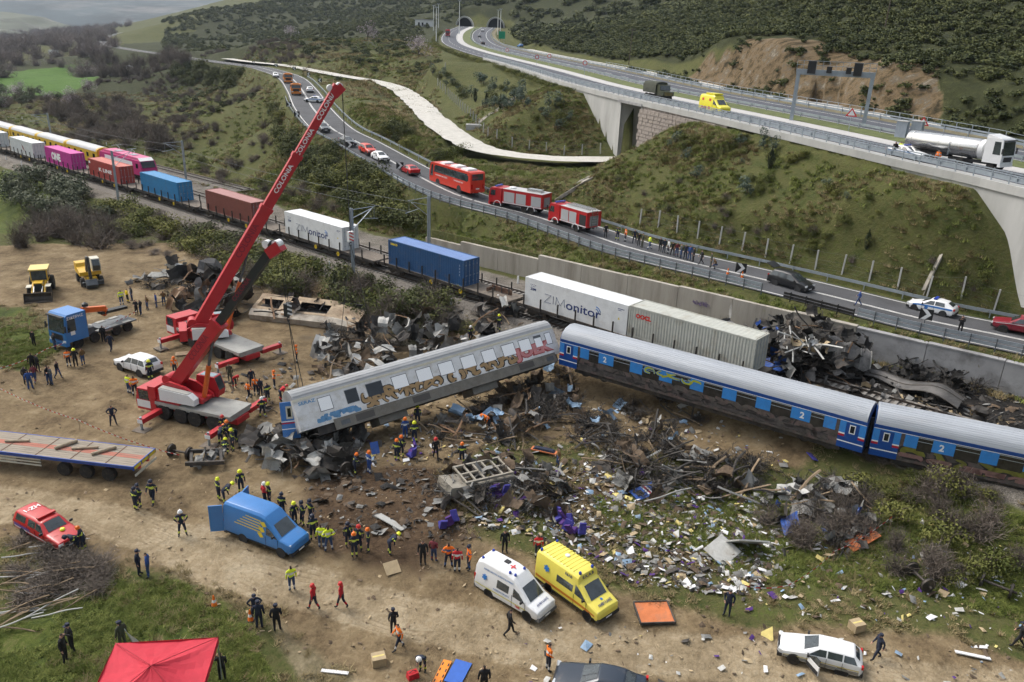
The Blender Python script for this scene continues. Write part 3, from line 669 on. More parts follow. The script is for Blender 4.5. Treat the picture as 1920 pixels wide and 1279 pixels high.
def mast(s,q,h,arm,label,side=1):
 p = trk(s,q,-0.6); root = thing('catenary_mast',label,'mast',p,RA,'catenary masts along the railway')
 mb = MB()
 for e in (-0.16,0.16):
  mb.bx(e - 0.05,e + 0.05,-0.11,0.11,-0.5,h)
 k = 0.3
 while k < h - 0.3:
  mb.cyl((-0.14,0.1,k),(0.14,0.1,k + 0.5),0.02,n=4); mb.cyl((-0.14,-0.1,k),(0.14,-0.1,k + 0.5),0.02,n=4); k += 0.6
 mb.build('mast',M_STEEL,root)
 if arm:
  mb = MB(); y = side
  mb.cyl((0,0,h - 1.2),(0,y * 3.2,h - 0.35),0.045,n=6); mb.cyl((0,0,h - 2.6),(0,y * 2.9,h - 0.5),0.045,n=6)
  mb.cyl((0,0,h - 0.2),(0,y * 3.5,h - 0.2),0.04,n=6); mb.cyl((0,y * 1.6,h - 1.4),(0,y * 3.9,h - 1.7),0.035,n=6); mb.cyl((0,y * 3.3,h - 1.65),(0,y * 3.3,h - 0.4),0.02,n=5)
  mb.build('cantilever',M_STEEL,root)
 return root
def s_of_px(px,py,q,z=-0.6):
 best = min(np.arange(-330,70,0.5),key=lambda s: abs(pix(trk(s,q,z))[0] - px)); return float(best)
MASTS = []
for px,q,h,arm,side,lab in ((664,-3.9,8.2,1,1,'steel catenary mast at the right end of the rear white container'),(222,-3.9,8.0,1,1,'lattice catenary mast in front of the red container'),(803,8.6,8.2,1,-1,'steel catenary mast standing at the left end of the concrete wall'),
        (349,11.6,8.0,1,-1,'catenary mast on the far side of the tracks behind the blue container'),(100,11.6,8.0,1,-1,'farthest catenary mast behind the yellow train'),(-140,11.6,8.0,1,-1,'catenary mast beyond the left edge of the tracks')):
 s_ = s_of_px(px,0,q); MASTS.append((s_,q,h,side)); mast(s_,q,h,arm,lab,side)
def wire(a,b,sag,r=0.012,n=12):
 return [a.lerp(b,k / n) - Vector((0,0,sag * 4 * (k / n) * (1 - k / n))) for k in range(n + 1)]
wr_o = thing('overhead_wire','thin overhead wire hanging along the railway masts','wire',trk(MASTS[3][0],10,5))
mb = MB(); o0 = trk(MASTS[3][0],10,5)
for A,B in ((MASTS[5],MASTS[4]),(MASTS[4],MASTS[3]),(MASTS[3],MASTS[2])):
 for dz in (-0.35,-1.6):
  mb.tube([p - o0 for p in wire(trk(A[0],A[1] - 3.3,A[2] - 0.6 + dz),trk(B[0],B[1] - 3.3,B[2] - 0.6 + dz),0.7)],0.018,4)
mb.build('wire',M_STEELD,wr_o)
def lineside(px,py,z=-0.6):
 p = atg(px,py); o = MB(); o.bx(-0.09,0.09,-0.07,0.07,-0.2,0.85); return p,o
pm = MB(); pm.prism(((-0.1,-0.3),(0.1,-0.3),(0.1,0.8),(0.06,0.9),(-0.06,0.9),(-0.1,0.8)),-0.07,0.07); pmesh = pm.mesh('lineside_post',M_WHITE)
LP_ = [((845,572),'white lineside post in the ballast below the dark blue container'),((971,531),'white lineside post just left of the front white container'),((618,503),'white lineside post below the rear white container'),
  ((114,337),'white lineside post below the pink container'),((41,310),'white lineside post left below the pink container'),((12,300),'white lineside post at the left edge below the white container'),((141,256),'white lineside post behind the yellow train'),((200,273),'white lineside post behind the yellow train near its end'),((42,224),'farthest white lineside post behind the yellow train'),((272,291),'white lineside post behind the pink locomotive')]
for (px,py),lab in LP_:
 p = atg(px,py); o = inst('lineside_post',pmesh,None,Matrix.Translation(p) @ Matrix.Rotation(RA,4,'Z')); tag(o,lab,'post','lineside posts')
def gantry():
 a,b = atY(1483,217,119),atY(1622,228,121);
 i = min(range(len(MWA)),key=lambda k: abs(pix(MWA[k])[0] - 1560)); zd = MWA[i].z
 a = atY(1485,216,122); b = atY(1620,231,118); a.z = b.z = min(a.z,b.z)
 root = thing('sign_gantry','grey steel gantry with four black sign boxes over the motorway','gantry',a); root.rotation_euler = (0,0,heading(a,b)); Lg = (b - a).length; H = 6.1
 for x in (0,Lg): mb = MB(); mb.bx(x - 0.25,x + 0.25,-0.3,0.3,-1.0,H); mb.build('leg',M_STEEL,root)
 mb = MB(); mb.bx(-0.3,Lg + 0.3,-0.35,0.35,H + 0.003,H + 0.75); mb.build('beam',M_STEEL,root)
 mb = MB()
 for z in (H + 1.3,H + 1.9): mb.bx(-0.3,Lg + 0.3,-0.6,-0.55,z,z + 0.06)
 for k in range(13): x = -0.3 + (Lg + 0.6) * k / 12; mb.bx(x - 0.025,x + 0.025,-0.6,-0.55,H + 0.4,H + 1.95)
 mb.build('walkway_railing',M_STEEL,root)
 for x,w in ((1.2,1.1),(Lg * 0.38,0.7),(Lg * 0.64,0.7),(Lg - 2.6,1.1)):
  mb = MB(); mb.bx(x,x + w,-0.95,-0.62,H + (0.2 if w > 1 else 0.4),H + (1.9 if w > 1 else 1.25)); mb.build('sign_box',M_BLACK,root)
gantry()
def chevron(px,py,flip,label,size=1.05):
 p = atg(px,py + 12); d = 1 if flip else -1
 fx = Vector((p.x,p.y,0)).normalized(); rt = Vector((fx.y,-fx.x,0))
 root = thing('chevron_sign',label,'sign',p,math.atan2(rt.y,rt.x),'chevron signs on the road bend'); h = size
 mb = MB(); mb.cyl((0,0.05,-0.4),(0,0.05,1.0),0.04,n=6); mb.build('pole',M_STEELD,root)
 mb = MB(); mb.bx(-h * 0.55,h * 0.55,0.0,0.03,0.55,0.55 + h); mb.build('board',M_BLACK,root)
 mb = MB(); z0,z1 = 0.58,0.52 + h; zm = (z0 + z1) / 2; x = h * 0.22
 A = [(-x - d * 0 - 0.2 * 1,z0),(0.2 - x,z0),(x + 0.2,zm),(0.2 - x,z1),(-x - 0.2,z1),(x - 0.2,zm)]
 A = [(d * u,v) for u,v in A]; mb.poly([(u,-0.006,v) for u,v in A]); mb.build('arrow',M_WHITE,root)
CHV = [(750,311,1,'chevron board beside the red car on the bend'),(889,358,1,'chevron board behind the bus'),(656,271,1,'chevron board in front of the dark car on the bend'),(557,212,1,'left chevron board inside the bend, lower one'),(542,193,1,'left chevron board inside the bend, upper one'),
  (600,146,0,'chevron board near the crane tip outside the bend'),(579,133,0,'second chevron board outside the bend left of the crane tip'),(552,122,0,'third chevron board outside the bend'),(518,116,0,'fourth chevron board outside the bend'),(476,110,0,'farthest chevron board outside the bend'),
  (1097,425,1,'chevron board leaning behind the second fire engine'),(1387,508,1,'chevron board leaning beside the orange cones'),(1732,598,1,'dark chevron board seen edge on above the concrete wall')]
for c_ in CHV: chevron(*c_)
def roundsign(px,py,Y,tri,label):
 p = atY(px,py,Y); rt = Vector((p.y,-p.x,0)).normalized()
 root = thing('road_sign',label,'sign',p,math.atan2(rt.y,rt.x),'motorway road signs'); s = 0.75
 mb = MB(); mb.cyl((0,0.05,-2.6),(0,0.05,0.3),0.04,n=6); mb.build('pole',M_STEEL,root)
 mb = MB(); mb2 = MB()
 if tri:
  mb.prism(((-s,-s * 0.6),(s,-s * 0.6),(0,s * 0.9)),0,0.03); mb2.poly([(-s * 0.62,-0.006,-s * 0.42),(s * 0.62,-0.006,-s * 0.42),(0,-0.006,s * 0.55)])
 else:
  mb.lathe([(s * 0.7,0),(s * 0.7,0.03)],(0,0.03,0),(0,-1,0)); mb2.lathe([(s * 0.48,0),(s * 0.48,0.004)],(0,-0.002,0),(0,-1,0))
 mb.build('plate',M_SIGNR,root); mb2.build('face',M_WHITE,root)
roundsign(1597,212,112,1,'red warning triangle in front of the gantry leg'); roundsign(1731,229,105,1,'red warning triangle behind the tanker')
for k,(px,py,Y,lab) in enumerate(((1097,118,190,'red roundel sign right of the far carriageway by the white track'),(1007,107,215,'red roundel sign between the carriageways and the white track'),(1030,105,225,'red roundel sign beside the white track'),(951,94,280,'red roundel sign near the green sign'))): roundsign(px,py,Y,0,lab)
gp = atY(941,72,420); g = thing('direction_sign','green direction sign beside the right carriageway before the tunnel','sign',gp); mb = MB(); mb.bx(-1.6,1.6,0,0.1,-0.2,3.2); mb.build('board',M_SIGNG,g); mb = MB(); mb.bx(-1.2,-1.0,0.12,0.3,-3,0.5); mb.bx(1.0,1.2,0.12,0.3,-3,0.5); mb.build('legs',M_STEEL,g)
for px,lab in ((1691,'left grey cabinet behind the tanker'),(1719,'right grey cabinet behind the tanker')):
 p = atY(px,245,103); o = thing('roadside_cabinet',lab,'cabinet',p,R(-45),'roadside cabinets'); mb = MB(); mb.bx(-0.65,0.65,-0.4,0.4,-0.8,1.1); mb.build('body',M_STEEL,o); mb = MB(); mb.bx(-0.72,0.72,-0.47,0.47,1.1,1.2); mb.build('roof',M_CONC,o)
for px,py,Y,h,lab in ((861,68,500,19,'tall white lamp column on the grass between the carriageways'),(933,66,520,14,'lamp column beside the right carriageway'),(938,64,520,14,'second lamp column beside the right carriageway'),(818,88,420,18,'tall mast at the left edge of the motorway'),(813,60,560,16,'slim mast behind the white building'),(822,56,580,16,'slim mast left of the tunnel')):
 p = atY(px,py,Y); mb = MB(); mb.cyl((0,0,-2),(0,0,h),0.28,0.14,n=6); o = thing('lamp_column',lab,'lamp post',p,0,'masts at the tunnel'); mb.build('column',M_WHITE,o); mb = MB(); mb.bx(-0.9,0.9,-0.2,0.2,h,h + 0.3); mb.build('lamp_head',M_STEEL,o)
p = atY(795,50,590); o = thing('service_building','low white service building left of the tunnel','building',p,R(5)); mb = MB(); mb.bx(-6,6,-3,3,-2,4.2); mb.build('wall',M_WHITE,o); mb = MB(); mb.bx(-6.5,6.5,-3.5,3.5,4.2,4.7); mb.build('roof',M_CONC,o)
for x in (-4,-1.5,1.5): mb = MB(); mb.bx(x,x + 1.2,-3.06,-3.0,0.5,2.6); mb.build('window',M_DARKHOLE,o)
p = atg(243,137); o = thing('field_hut','small cream field hut among bare trees','hut',p,R(10)); mb = MB(); mb.bx(-1.5,1.5,-2,2,-0.5,3.0); mb.build('wall',mat('cream_wall',(0.6,0.55,0.42),0.9),o); mb = MB(); mb.prism(((-1.8,3.0),(1.8,3.0),(0,4.1)),-2.3,2.3); mb.build('roof',M_CONCG,o)
p = atg(101,101); o = thing('white_container','tiny white cabin at the edge of the far wood','cabin',p,R(5)); mb = MB(); mb.bx(-3.4,3.4,-1.2,1.2,-0.5,2.8); mb.build('body',M_WHITE,o); mb = MB(); mb.bx(1.0,2.0,-1.24,-1.2,0,2.0); mb.build('door',M_STEEL,o)
def post_fence(pts,label,h,step,group,wires=True):
 L = [Vector(p) for p in pts]; S_ = arclen(L); p0 = L[0].copy(); root = thing('wire_fence',label,'fence',p0,0,group)
 mb = MB(); mb.bx(-0.075,0.075,-0.075,0.075,-0.4,h); me_ = mb.mesh('post',M_CONC); n = int(S_[-1] / step); pr = None; wb = MB()
 for k in range(n + 1):
  p,d = along(L,S_,k * step); p.z = ground(p.x,p.y)
  inst('post',me_,root,Matrix.Translation(p - p0) @ Matrix.Rotation(math.atan2(d.y,d.x),4,'Z') @ Matrix.Rotation(random.uniform(-0.05,0.05),4,'Y'))
  if pr is not None and wires:
   for z in (0.15,0.6,1.05,h - 0.12): wb.cyl(pr + Vector((0,0,z)) - p0,p + Vector((0,0,z)) - p0,0.008,n=3,caps=False)
  pr = p
 if wires: wb.build('wire',M_STEELD,root)
 return root
post_fence([atg(x,y) for x,y in ((1930,597),(1860,580),(1740,555),(1600,516),(1500,497),(1400,470),(1280,440),(1170,418))],'fence of pale concrete posts at the foot of the slope by the road',2.1,3.0,'concrete post fences')
post_fence([atg(x,y) for x,y in ((1160,288),(1100,292),(1030,288),(970,280),(920,262),(897,240),(870,210),(840,180),(820,160),(825,140),(845,128))],'fence of pale concrete posts along the white gravel track',1.9,3.5,'concrete post fences')
def chute(pts,label,w=0.6):
 mb = MB(); L = [atg(*p) for p in pts]; L = resample(L,1.5); p0 = L[0].copy()
 for p in L: p.z = ground(p.x,p.y) + 0.12
 pr = [(w,0.06),(w - 0.15,0.06),(w - 0.3,-0.08),(-w + 0.3,-0.08),(-w + 0.15,0.06),(-w,0.06),(-w,-0.5),(w,-0.5)]
 offs = [offset([p - p0 for p in L],a,b) for a,b in pr]; mb.grid([[offs[k][i] for k in range(len(pr))] + [offs[0][i]] for i in range(len(L))])
 o = thing('drain_chute',label,'drain',p0,0,'concrete drain chutes'); mb.build('channel',M_CONCD,o)
chute([(898,231),(935,207),(972,182)],'long pale concrete drain chute on the motorway embankment')
chute([(1040,375),(1075,352),(1108,333)],'broken concrete drain chute above the fire engines')
chute([(1728,545),(1745,510),(1762,478)],'stone drain chute on the slope above the police car',0.4)
p = atg(889,240); o = thing('concrete_box','small concrete inlet box at the foot of the long drain chute','drain'); o.location = p; mb = MB(); mb.bx(-1.6,1.6,-1.0,1.0,-0.6,0.7); mb.build('body',M_CONC,o); mb = MB(); mb.bx(-1.2,1.2,-0.6,0.6,0.7,0.75); mb.build('lid',M_CONCG,o)
# ================================================================ TRAINS
def paint(name,c,dirt=0.12,rough=0.55,var=0.10,scale=1.2,dc=(0.13,0.10,0.075)): return mat(name,c,rough,0.0,var,scale,dirt,dc)
M_CW = paint('container_white',(0.62,0.64,0.65),0.16,dc=(.42,.39,.34)); M_CG = paint('container_grey',(0.40,0.41,0.37),0.26,dc=(.22,.17,.11)); M_CB = paint('container_blue',(0.03,0.20,0.42),0.2); M_CDB = paint('container_navy',(0.018,0.075,0.19),0.2)
M_CBR = paint('container_oxide',(0.20,0.065,0.05),0.18); M_CR = paint('container_red',(0.36,0.055,0.045),0.18); M_CP = paint('container_magenta',(0.50,0.04,0.28),0.04)
M_DBR = mat('roof_navy',(0.11,0.19,0.40),0.5,var=0.1,scale=1.0,dirt=0.1,dirtcol=(0.3,0.33,0.36)); M_BRR = mat('roof_oxide',(0.32,0.15,0.14),0.6,var=0.1,scale=1,dirt=0.08); M_RR = mat('roof_red',(0.45,0.12,0.09),0.6,var=0.08,scale=1)
M_WAG = mat('wagon_frame',(0.035,0.032,0.03),0.85,0.2,var=0.4,scale=2,dirt=0.35,dirtcol=(0.11,0.085,0.06)); M_DECK = mat('wagon_deck',(0.15,0.125,0.10),0.9,var=0.35,scale=2.5,dirt=0.3,dirtcol=(0.05,0.045,0.04))
M_YEL = mat('yellow_paint',(0.66,0.47,0.02),0.5,var=0.08,scale=2); M_WHEEL = mat('wheel_steel',(0.06,0.052,0.045),0.6,0.5,var=0.3,scale=4)
M_NAVYP = mat('navy_print',(0.012,0.03,0.14),0.5); M_BLUEP = mat('blue_print',(0.02,0.13,0.38),0.5); M_REDP = mat('red_print',(0.55,0.015,0.01),0.5); M_WHITEP = mat('white_print',(0.75,0.75,0.75),0.5); M_YELP = mat('yellow_print',(0.65,0.5,0.03),0.5); M_MAROON = mat('maroon_print',(0.2,0.01,0.03),0.5)
def corrug(mb,x0,x1,y,z0,z1,pitch=0.28,dep=0.036,n_=-1):
 xs = []; x = x0
 while x < x1 - 1e-6:
  for u,d in ((0,0),(0.32,0),(0.5,1),(0.82,1)):
   if x + u * pitch <= x1: xs.append((x + u * pitch,d))
  x += pitch
 xs.append((x1,0)); mb.grid([[(x,y + n_ * dep * (d - 1),z0),(x,y + n_ * dep * (d - 1),z1)] for x,d in xs])
def container(s0,label,side,roof=None,smooth=False,H=2.9,L=12.19,q=0.0,zdeck=1.2,doors=True,group='containers on the freight train'):
 p = trk(s0 + L / 2,q,zdeck); root = thing('shipping_container',label,'container',p,RA,group); h = L / 2; w = 1.22; roof = roof or side
 for sgn in (-1,1):
  mb = MB()
  if smooth:
   mb.bx(-h + 0.12,h - 0.12,sgn * w - 0.03,sgn * w + 0.0,0.16,H - 0.12) if sgn > 0 else mb.bx(-h + 0.12,h - 0.12,-w,-w + 0.03,0.16,H - 0.12)
  else: corrug(mb,-h + 0.12,h - 0.12,sgn * (w - 0.006),0.16,H - 0.1,n_=sgn)
  mb.build('side_panel',side,root)
 mb = MB()
 if smooth: mb.bx(-h + 0.05,h - 0.05,-w + 0.04,w - 0.04,H - 0.08,H - 0.01)
 else:
  xs = np.arange(-h + 0.1,h - 0.1,0.22); mb.grid([[(x,-w + 0.08,H - 0.04 + 0.02 * (k % 2)),(x,w - 0.08,H - 0.04 + 0.02 * (k % 2))] for k,x in enumerate(xs)])
 mb.build('roof_panel',roof,root)
 mb = MB()
 for x in (-h,h):
  for y in (-w,w): mb.box((x - math.copysign(0.07,x),y - math.copysign(0.07,y),H / 2),(0.14,0.16,H))
 for z in (0.08,H - 0.06):
  for y in (-w,w): mb.box((0,y - math.copysign(0.055,y),z),(L - 0.28,0.11,0.14))
  for x in (-h,h): mb.box((x - math.copysign(0.055,x),0,z),(0.11,2 * w - 0.32,0.14))
 mb.build('frame',side,root)
 mb = MB(); mb.bx(h - 0.06,h - 0.035,-w + 0.14,-0.01,0.15,H - 0.13); d1 = mb.build('door',side,root); mb = MB(); mb.bx(h - 0.06,h - 0.035,0.01,w - 0.14,0.15,H - 0.13); d2 = mb.build('door',side,root)
 for d_,ys in ((d1,(-0.85,-0.3)),(d2,(0.3,0.85))):
  mb = MB()
  for y in ys: mb.cyl((h - 0.005,y,0.12),(h - 0.005,y,H - 0.12),0.022,n=5); mb.box((h - 0.005,y + 0.1,1.15),(0.03,0.3,0.05)); mb.box((h - 0.01,y,0.5),(0.04,0.12,0.1)); mb.box((h - 0.01,y,2.3),(0.04,0.12,0.1))
  mb.build('lock_rod',M_STEEL,d_)
 mb = MB(); mb.bx(-h + 0.035,-h + 0.06,-w + 0.14,w - 0.14,0.15,H - 0.13); mb.build('front_panel',side,root)
 mb = MB(); mb.bx(-h + 0.13,h - 0.13,-w + 0.1,w - 0.1,0.10,0.15); mb.build('floor',M_DECK,root)
 return root
def nearprint(root,body,x,z,wd,ht,m,bold=0.0,y=-1.228): return lettering(body,root,(x,y,z),(1,0,0),(0,0,1),wd,ht,m,bold)
def zim(s0,label):
 r = container(s0,label,M_CW,smooth=True)
 mb = MB()
 def stroke(pts,t): mb.tube([(x,-1.226,z) for x,z in pts],t,4)
 x = -3.55
 stroke([(x,1.72),(x + 0.78,1.72),(x,0.92),(x + 0.8,0.92)],0.03); stroke([(x + 1.08,0.92),(x + 1.08,1.72)],0.03); stroke([(x + 1.4,0.92),(x + 1.45,1.72),(x + 1.95,1.0),(x + 2.4,1.72),(x + 2.48,0.92)],0.03)
 mb.build('lettering',M_NAVYP,r)
 nearprint(r,'onitor',1.15,1.24,4.1,0.82,M_NAVYP,0.012)
 mb = MB()
 for k,rr in enumerate((0.36,0.58)):
  mb.tube([(2.55 + math.cos(a) * rr,-1.226,1.35 + math.sin(a) * rr) for a in np.linspace(R(15),R(85),7)],0.05,4)
 mb.build('signal_arcs',M_BLUEP,r)
 nearprint(r,'ZIM',-5.05,1.85,0.72,0.26,M_NAVYP,0.03)
 mb = MB()
 for k in range(4): mb.lathe([(0.05,0),(0.05,0.004)],(-5.35 + k * 0.2,-1.224,2.3),(0,-1,0),6)
 for k in range(3): mb.lathe([(0.05,0),(0.05,0.004)],(-5.25 + k * 0.2,-1.224,2.13),(0,-1,0),6)
 mb.build('star_marks',M_NAVYP,r)
 mb = MB(); mb.poly([(5.05,-1.226,1.35),(5.3,-1.226,1.35),(5.175,-1.226,1.58)]); mb.build('warning_mark',M_YELP,r)
 mb = MB(); mb.bx(5.0,5.7,-1.226,-1.2215,2.36,2.42); mb.bx(5.0,5.4,-1.226,-1.2215,2.22,2.27); mb.build('serial_marks',M_NAVYP,r)
 return r
zim(0.0,'white refrigerated container lettered ZIMonitor, the larger one right of centre')
rz = zim(-41.6,'white container lettered ZIMonitor farther back beside a mast')
ooc = container(12.32,'grey corrugated container with red OOCL lettering and crushed end',M_CG)
nearprint(ooc,'OOCL',-4.55,2.12,1.6,0.42,M_REDP,0.05)
ooc.rotation_euler = (0,R(-0.4),RA)
sea = container(-20.8,'dark blue container with yellow lettering at its left end',M_CDB,M_DBR); nearprint(sea,'seaco',-5.1,2.5,1.2,0.26,M_YELP,0.03)
mb = MB(); [mb.bx(5.5,5.52,-1.24,-1.228,z,z + 0.22) for z in (1.1,1.45,1.8,2.15)]; mb.build('serial_marks',M_WHITEP,sea)
container(-61.8,'oxide red container between the crane boom and the blue container',M_CBR,M_BRR)
container(-82.4,'bright blue container in front of the pink locomotive',M_CB)
kl = container(-102.3,'red container with white K LINE lettering',M_CR,M_RR); nearprint(kl,'K LINE',0.6,1.5,5.0,0.62,M_WHITEP,0.03); mb = MB(); mb.bx(-5.8,-5.2,-1.24,-1.23,2.1,2.5); mb.build('label',M_WHITEP,kl)
s_p = s_of_px(87.6,305,-1.22,1.2); on = container(s_p,'magenta container with big white ONE lettering',M_CP); nearprint(on,'ONE',-1.0,1.5,4.2,1.5,M_WHITEP,0.06)
s_wt = s_of_px(21.9,282,-1.22,1.2); wt = container(s_wt,'white container with a dark emblem left of the magenta one',M_CW); mb = MB(); mb.poly([(0.3,-1.25,2.2),(0.9,-1.25,1.8),(1.7,-1.25,0.8),(0.7,-1.25,1.3)]); mb.build('emblem',M_MAROON,wt)
container(s_wt - 20.6,'white container cut off by the left edge of the picture',M_CW)
def bogie(parent,x):
 mb = MB(); mb.box((x,0,0.62),(2.0,1.9,0.22)); mb.box((x,-1.0,0.55),(2.4,0.12,0.3)); mb.box((x,1.0,0.55),(2.4,0.12,0.3)); b = mb.build('bogie',M_WAG,parent)
 for dx in (-0.9,0.9):
  mb = MB(); mb.cyl((x + dx,-1.1,0.46),(x + dx,1.1,0.46),0.08,n=8)
  for y in (-0.75,0.75): mb.lathe([(0.2,-0.07),(0.45,-0.06),(0.46,0.06),(0.49,0.07),(0.2,0.075)],(x + dx,y,0.46),(0,1,0),16)
  mb.build('wheelset',M_WHEEL,b)
def wagon(s0,L,label,q=0.0,stakes=None):
 p = trk(s0 + L / 2,q,0); root = thing('flat_wagon',label,'railway wagon',p,RA,'flat wagons of the freight train'); h = L / 2
 mb = MB(); mb.bx(-h,h,-1.32,1.32,1.02,1.19); mb.build('deck',M_DECK,root)
 mb = MB(); mb.bx(-h,h,-1.38,-1.325,0.86,1.2); mb.bx(-h,h,1.325,1.38,0.86,1.2); mb.bx(-h + 0.3,h - 0.3,-0.3,0.3,0.6,1.018); mb.bx(-h - 0.02,-h + 0.1,-1.32,1.32,0.75,1.01); mb.bx(h - 0.1,h + 0.02,-1.32,1.32,0.75,1.01); mb.build('frame',M_WAG,root)
 sm = MB(); sm.bx(-0.05,0.05,-0.07,0.07,0.0,1.25); st = sm.mesh('stake',M_WAG)
 for k in (stakes or np.arange(-h + 1.0,h,2.15)):
  for y in (-1.46,1.46): inst('stake',st,root,Matrix.Translation((k,y,1.0)))
 for x in (-h + 2.4,h - 2.4): bogie(root,x)
 for x in (-h,h):
  for y in (-0.87,0.87): mb = MB(); sg = math.copysign(1,x); mb.cyl((x,y,1.0),(x + sg * 0.4,y,1.0),0.1,n=8); mb.cyl((x + sg * 0.4,y,1.0),(x + sg * 0.46,y,1.0),0.22,n=12); mb.build('buffer',M_WAG,root)
 mb = MB()
 for x in (-1.2,3.4): mb.lathe([(0.26,0),(0.26,0.04),(0.2,0.04),(0.2,0.0)],(x,-1.44,0.72),(0,-1,0),12)
 mb.build('hand_wheel',M_YEL,root)
 mb = MB(); mb.bx(-2.4,-0.6,-1.1,-0.5,0.35,0.85); mb.bx(0.6,1.8,-1.0,-0.6,0.45,0.85); mb.build('brake_gear',M_WAG,root)
 return root
for s0,L,lab in ((-0.9,26.0,'long flat wagon under the two front containers beside the coaches'),(-22.3,20.2,'flat wagon with an empty deck end right of the dark blue container'),(-43.6,20.2,'flat wagon under the rear white container'),(-64.0,19.4,'flat wagon under the oxide red container'),(-84.8,19.8,'flat wagon under the bright blue container'),
     (-105.3,19.4,'flat wagon under the red container'),(s_p - 3,19.4,'flat wagon under the magenta container'),(s_wt - 3,19.4,'flat wagon under the white container with emblem'),(s_wt - 23.5,19.4,'flat wagon at the left edge of the picture')): wagon(s0,L,lab)
p = trk(-4.4,0,1.2); o = thing('wagon_bulkhead','rusty steel bulkhead lying on the empty wagon deck','bulkhead',p,RA); mb = MB(); mb.bx(-1.4,1.4,0.2,0.32,0,0.55); mb.bx(-1.4,-1.28,-0.6,0.2,0,0.4); mb.build('plate',mat('rust',(0.10,0.055,0.035),0.9,0.1,0.4,3,0.3),o); mb = MB(); [mb.bx(x,x + .1,0.14,0.2,0,0.6) for x in (-1,0,1)]; mb.build('rib',M_WAG,o)
M_YT = mat('train_yellow',(0.55,0.36,0.015),0.5,var=0.1,scale=1.5,dirt=0.06); M_GROOF = mat('train_grey_roof',(0.42,0.43,0.43),0.6,var=0.08,scale=1,dirt=0.05); M_GLASS = mat('dark_glass',(0.012,0.016,0.02),0.12,spec=0.7); M_PINK = mat('loco_magenta',(0.42,0.02,0.15),0.45,var=0.06,scale=1); M_PINKR = mat('loco_roof',(0.55,0.09,0.22),0.5,var=0.08,scale=1)
def csec(hw,z0,zs,zr): return [(-hw,z0),(-hw,zs),(-hw * 0.93,zs + (zr - zs) * 0.45),(-hw * 0.68,zs + (zr - zs) * 0.82),(0,zr),(hw * 0.68,zs + (zr - zs) * 0.82),(hw * 0.93,zs + (zr - zs) * 0.45),(hw,zs),(hw,z0)]
def works_wagon(s0,L,label,q=7.6):
 p = trk(s0 + L / 2,q,0); root = thing('works_coach',label,'railway coach',p,RA,'yellow works train'); h = L / 2
 mb = MB(); mb.prism([(y,z) for y,z in ((-1.4,0.9),(-1.4,3.2),(1.4,3.2),(1.4,0.9))],-h,h,'x'); mb.build('body',M_YT,root)
 mb = MB(); mb.prism([(-1.42,3.203),(-1.3,3.6),(-0.9,3.85),(0,4.0),(0.9,3.85),(1.3,3.6),(1.42,3.203)],-h + 0.6,h - 0.6,'x'); mb.build('roof',M_GROOF,root,50)
 mb = MB();
 for x in (-h,h): sg = math.copysign(1,x); mb.prism([(-1.4,3.203),(-1.28,3.58),(-0.9,3.82),(0,3.97),(0.9,3.82),(1.28,3.58),(1.4,3.203)],min(x,x - sg * 0.59),max(x,x - sg * 0.59),'x')
 mb.build('roof_end',M_YT,root,50)
 for k in range(5): x = -h + 1.6 + k * (L - 3.2) / 4; mb = MB(); mb.bx(x - 0.5,x + 0.5,-1.42,-1.405,1.9,2.7); mb.build('window',M_GLASS,root)
 for x in (-h + 2.6,h - 2.6): bogie(root,x)
sr_ = s_of_px(186,300,6.2,2.2)
for k,lab in enumerate(('yellow works coach coupled to the pink locomotive','second yellow works coach from the pink locomotive','third yellow works coach from the pink locomotive','yellow works coach at the left edge of the picture')): works_wagon(sr_ - (k + 1) * 15.6,15.0,lab)
def loco(s0,L):
 p = trk(s0 + L / 2,7.6,0); root = thing('locomotive','pink electric locomotive with a white topped cab beside the red container','locomotive',p,RA); h = L / 2
 mb = MB(); mb.prism([(-h + 0.5,0.9),(h - 0.35,0.9),(h,1.3),(h - 0.15,2.3),(h - 0.75,3.5),(-h + 0.4,3.5),(-h,2.3),(-h,1.3)],-1.48,1.48,'y'); mb.build('body',M_PINK,root)
 mb = MB(); mb.prism([(-h + 0.6,3.503),(h - 0.85,3.503),(h - 1.6,3.95),(-h + 1.5,3.95)],-1.2,1.2,'y'); mb.build('roof',M_PINKR,root)
 mb = MB(); mb.prism([(h - 0.12,2.3),(h - 0.66,3.35),(h - 0.63,3.37),(h - 0.09,2.33)],-1.25,1.25,'y'); mb.build('windscreen',M_GLASS,root)
 mb = MB(); mb.prism([(h - 0.72,3.45),(h - 1.5,3.93),(h - 1.5,3.96),(h - 0.68,3.49)],-1.28,1.28,'y'); mb.build('cab_brow',M_WHITEP,root)
 for y in (-1.49,1.47):
  mb = MB(); mb.bx(h - 2.2,h - 1.3,y,y + 0.02,2.1,2.95); mb.build('side_window',M_GLASS,root)
 mb = MB(); mb.bx(-h + 2.5,h - 3.5,-1.5,-1.485,1.5,3.1); mb.build('side_band',M_WHITEP,root)
 for x in (-3.2,3.0):
  mb = MB(); mb.bx(x - 0.9,x + 0.9,-0.5,0.5,3.96,4.05); mb.cyl((x - 1,0,4.1),(x + 0.6,0,4.55),0.03,n=5); mb.cyl((x + 0.6,0,4.55),(x - 0.6,0,4.95),0.03,n=5); mb.bx(x - 0.75,x - 0.6,-0.9,0.9,4.93,4.98); mb.build('pantograph',M_STEEL,root)
 for x in (-h + 3,h - 3): bogie(root,x)
loco(sr_ + 0.6,17.5)
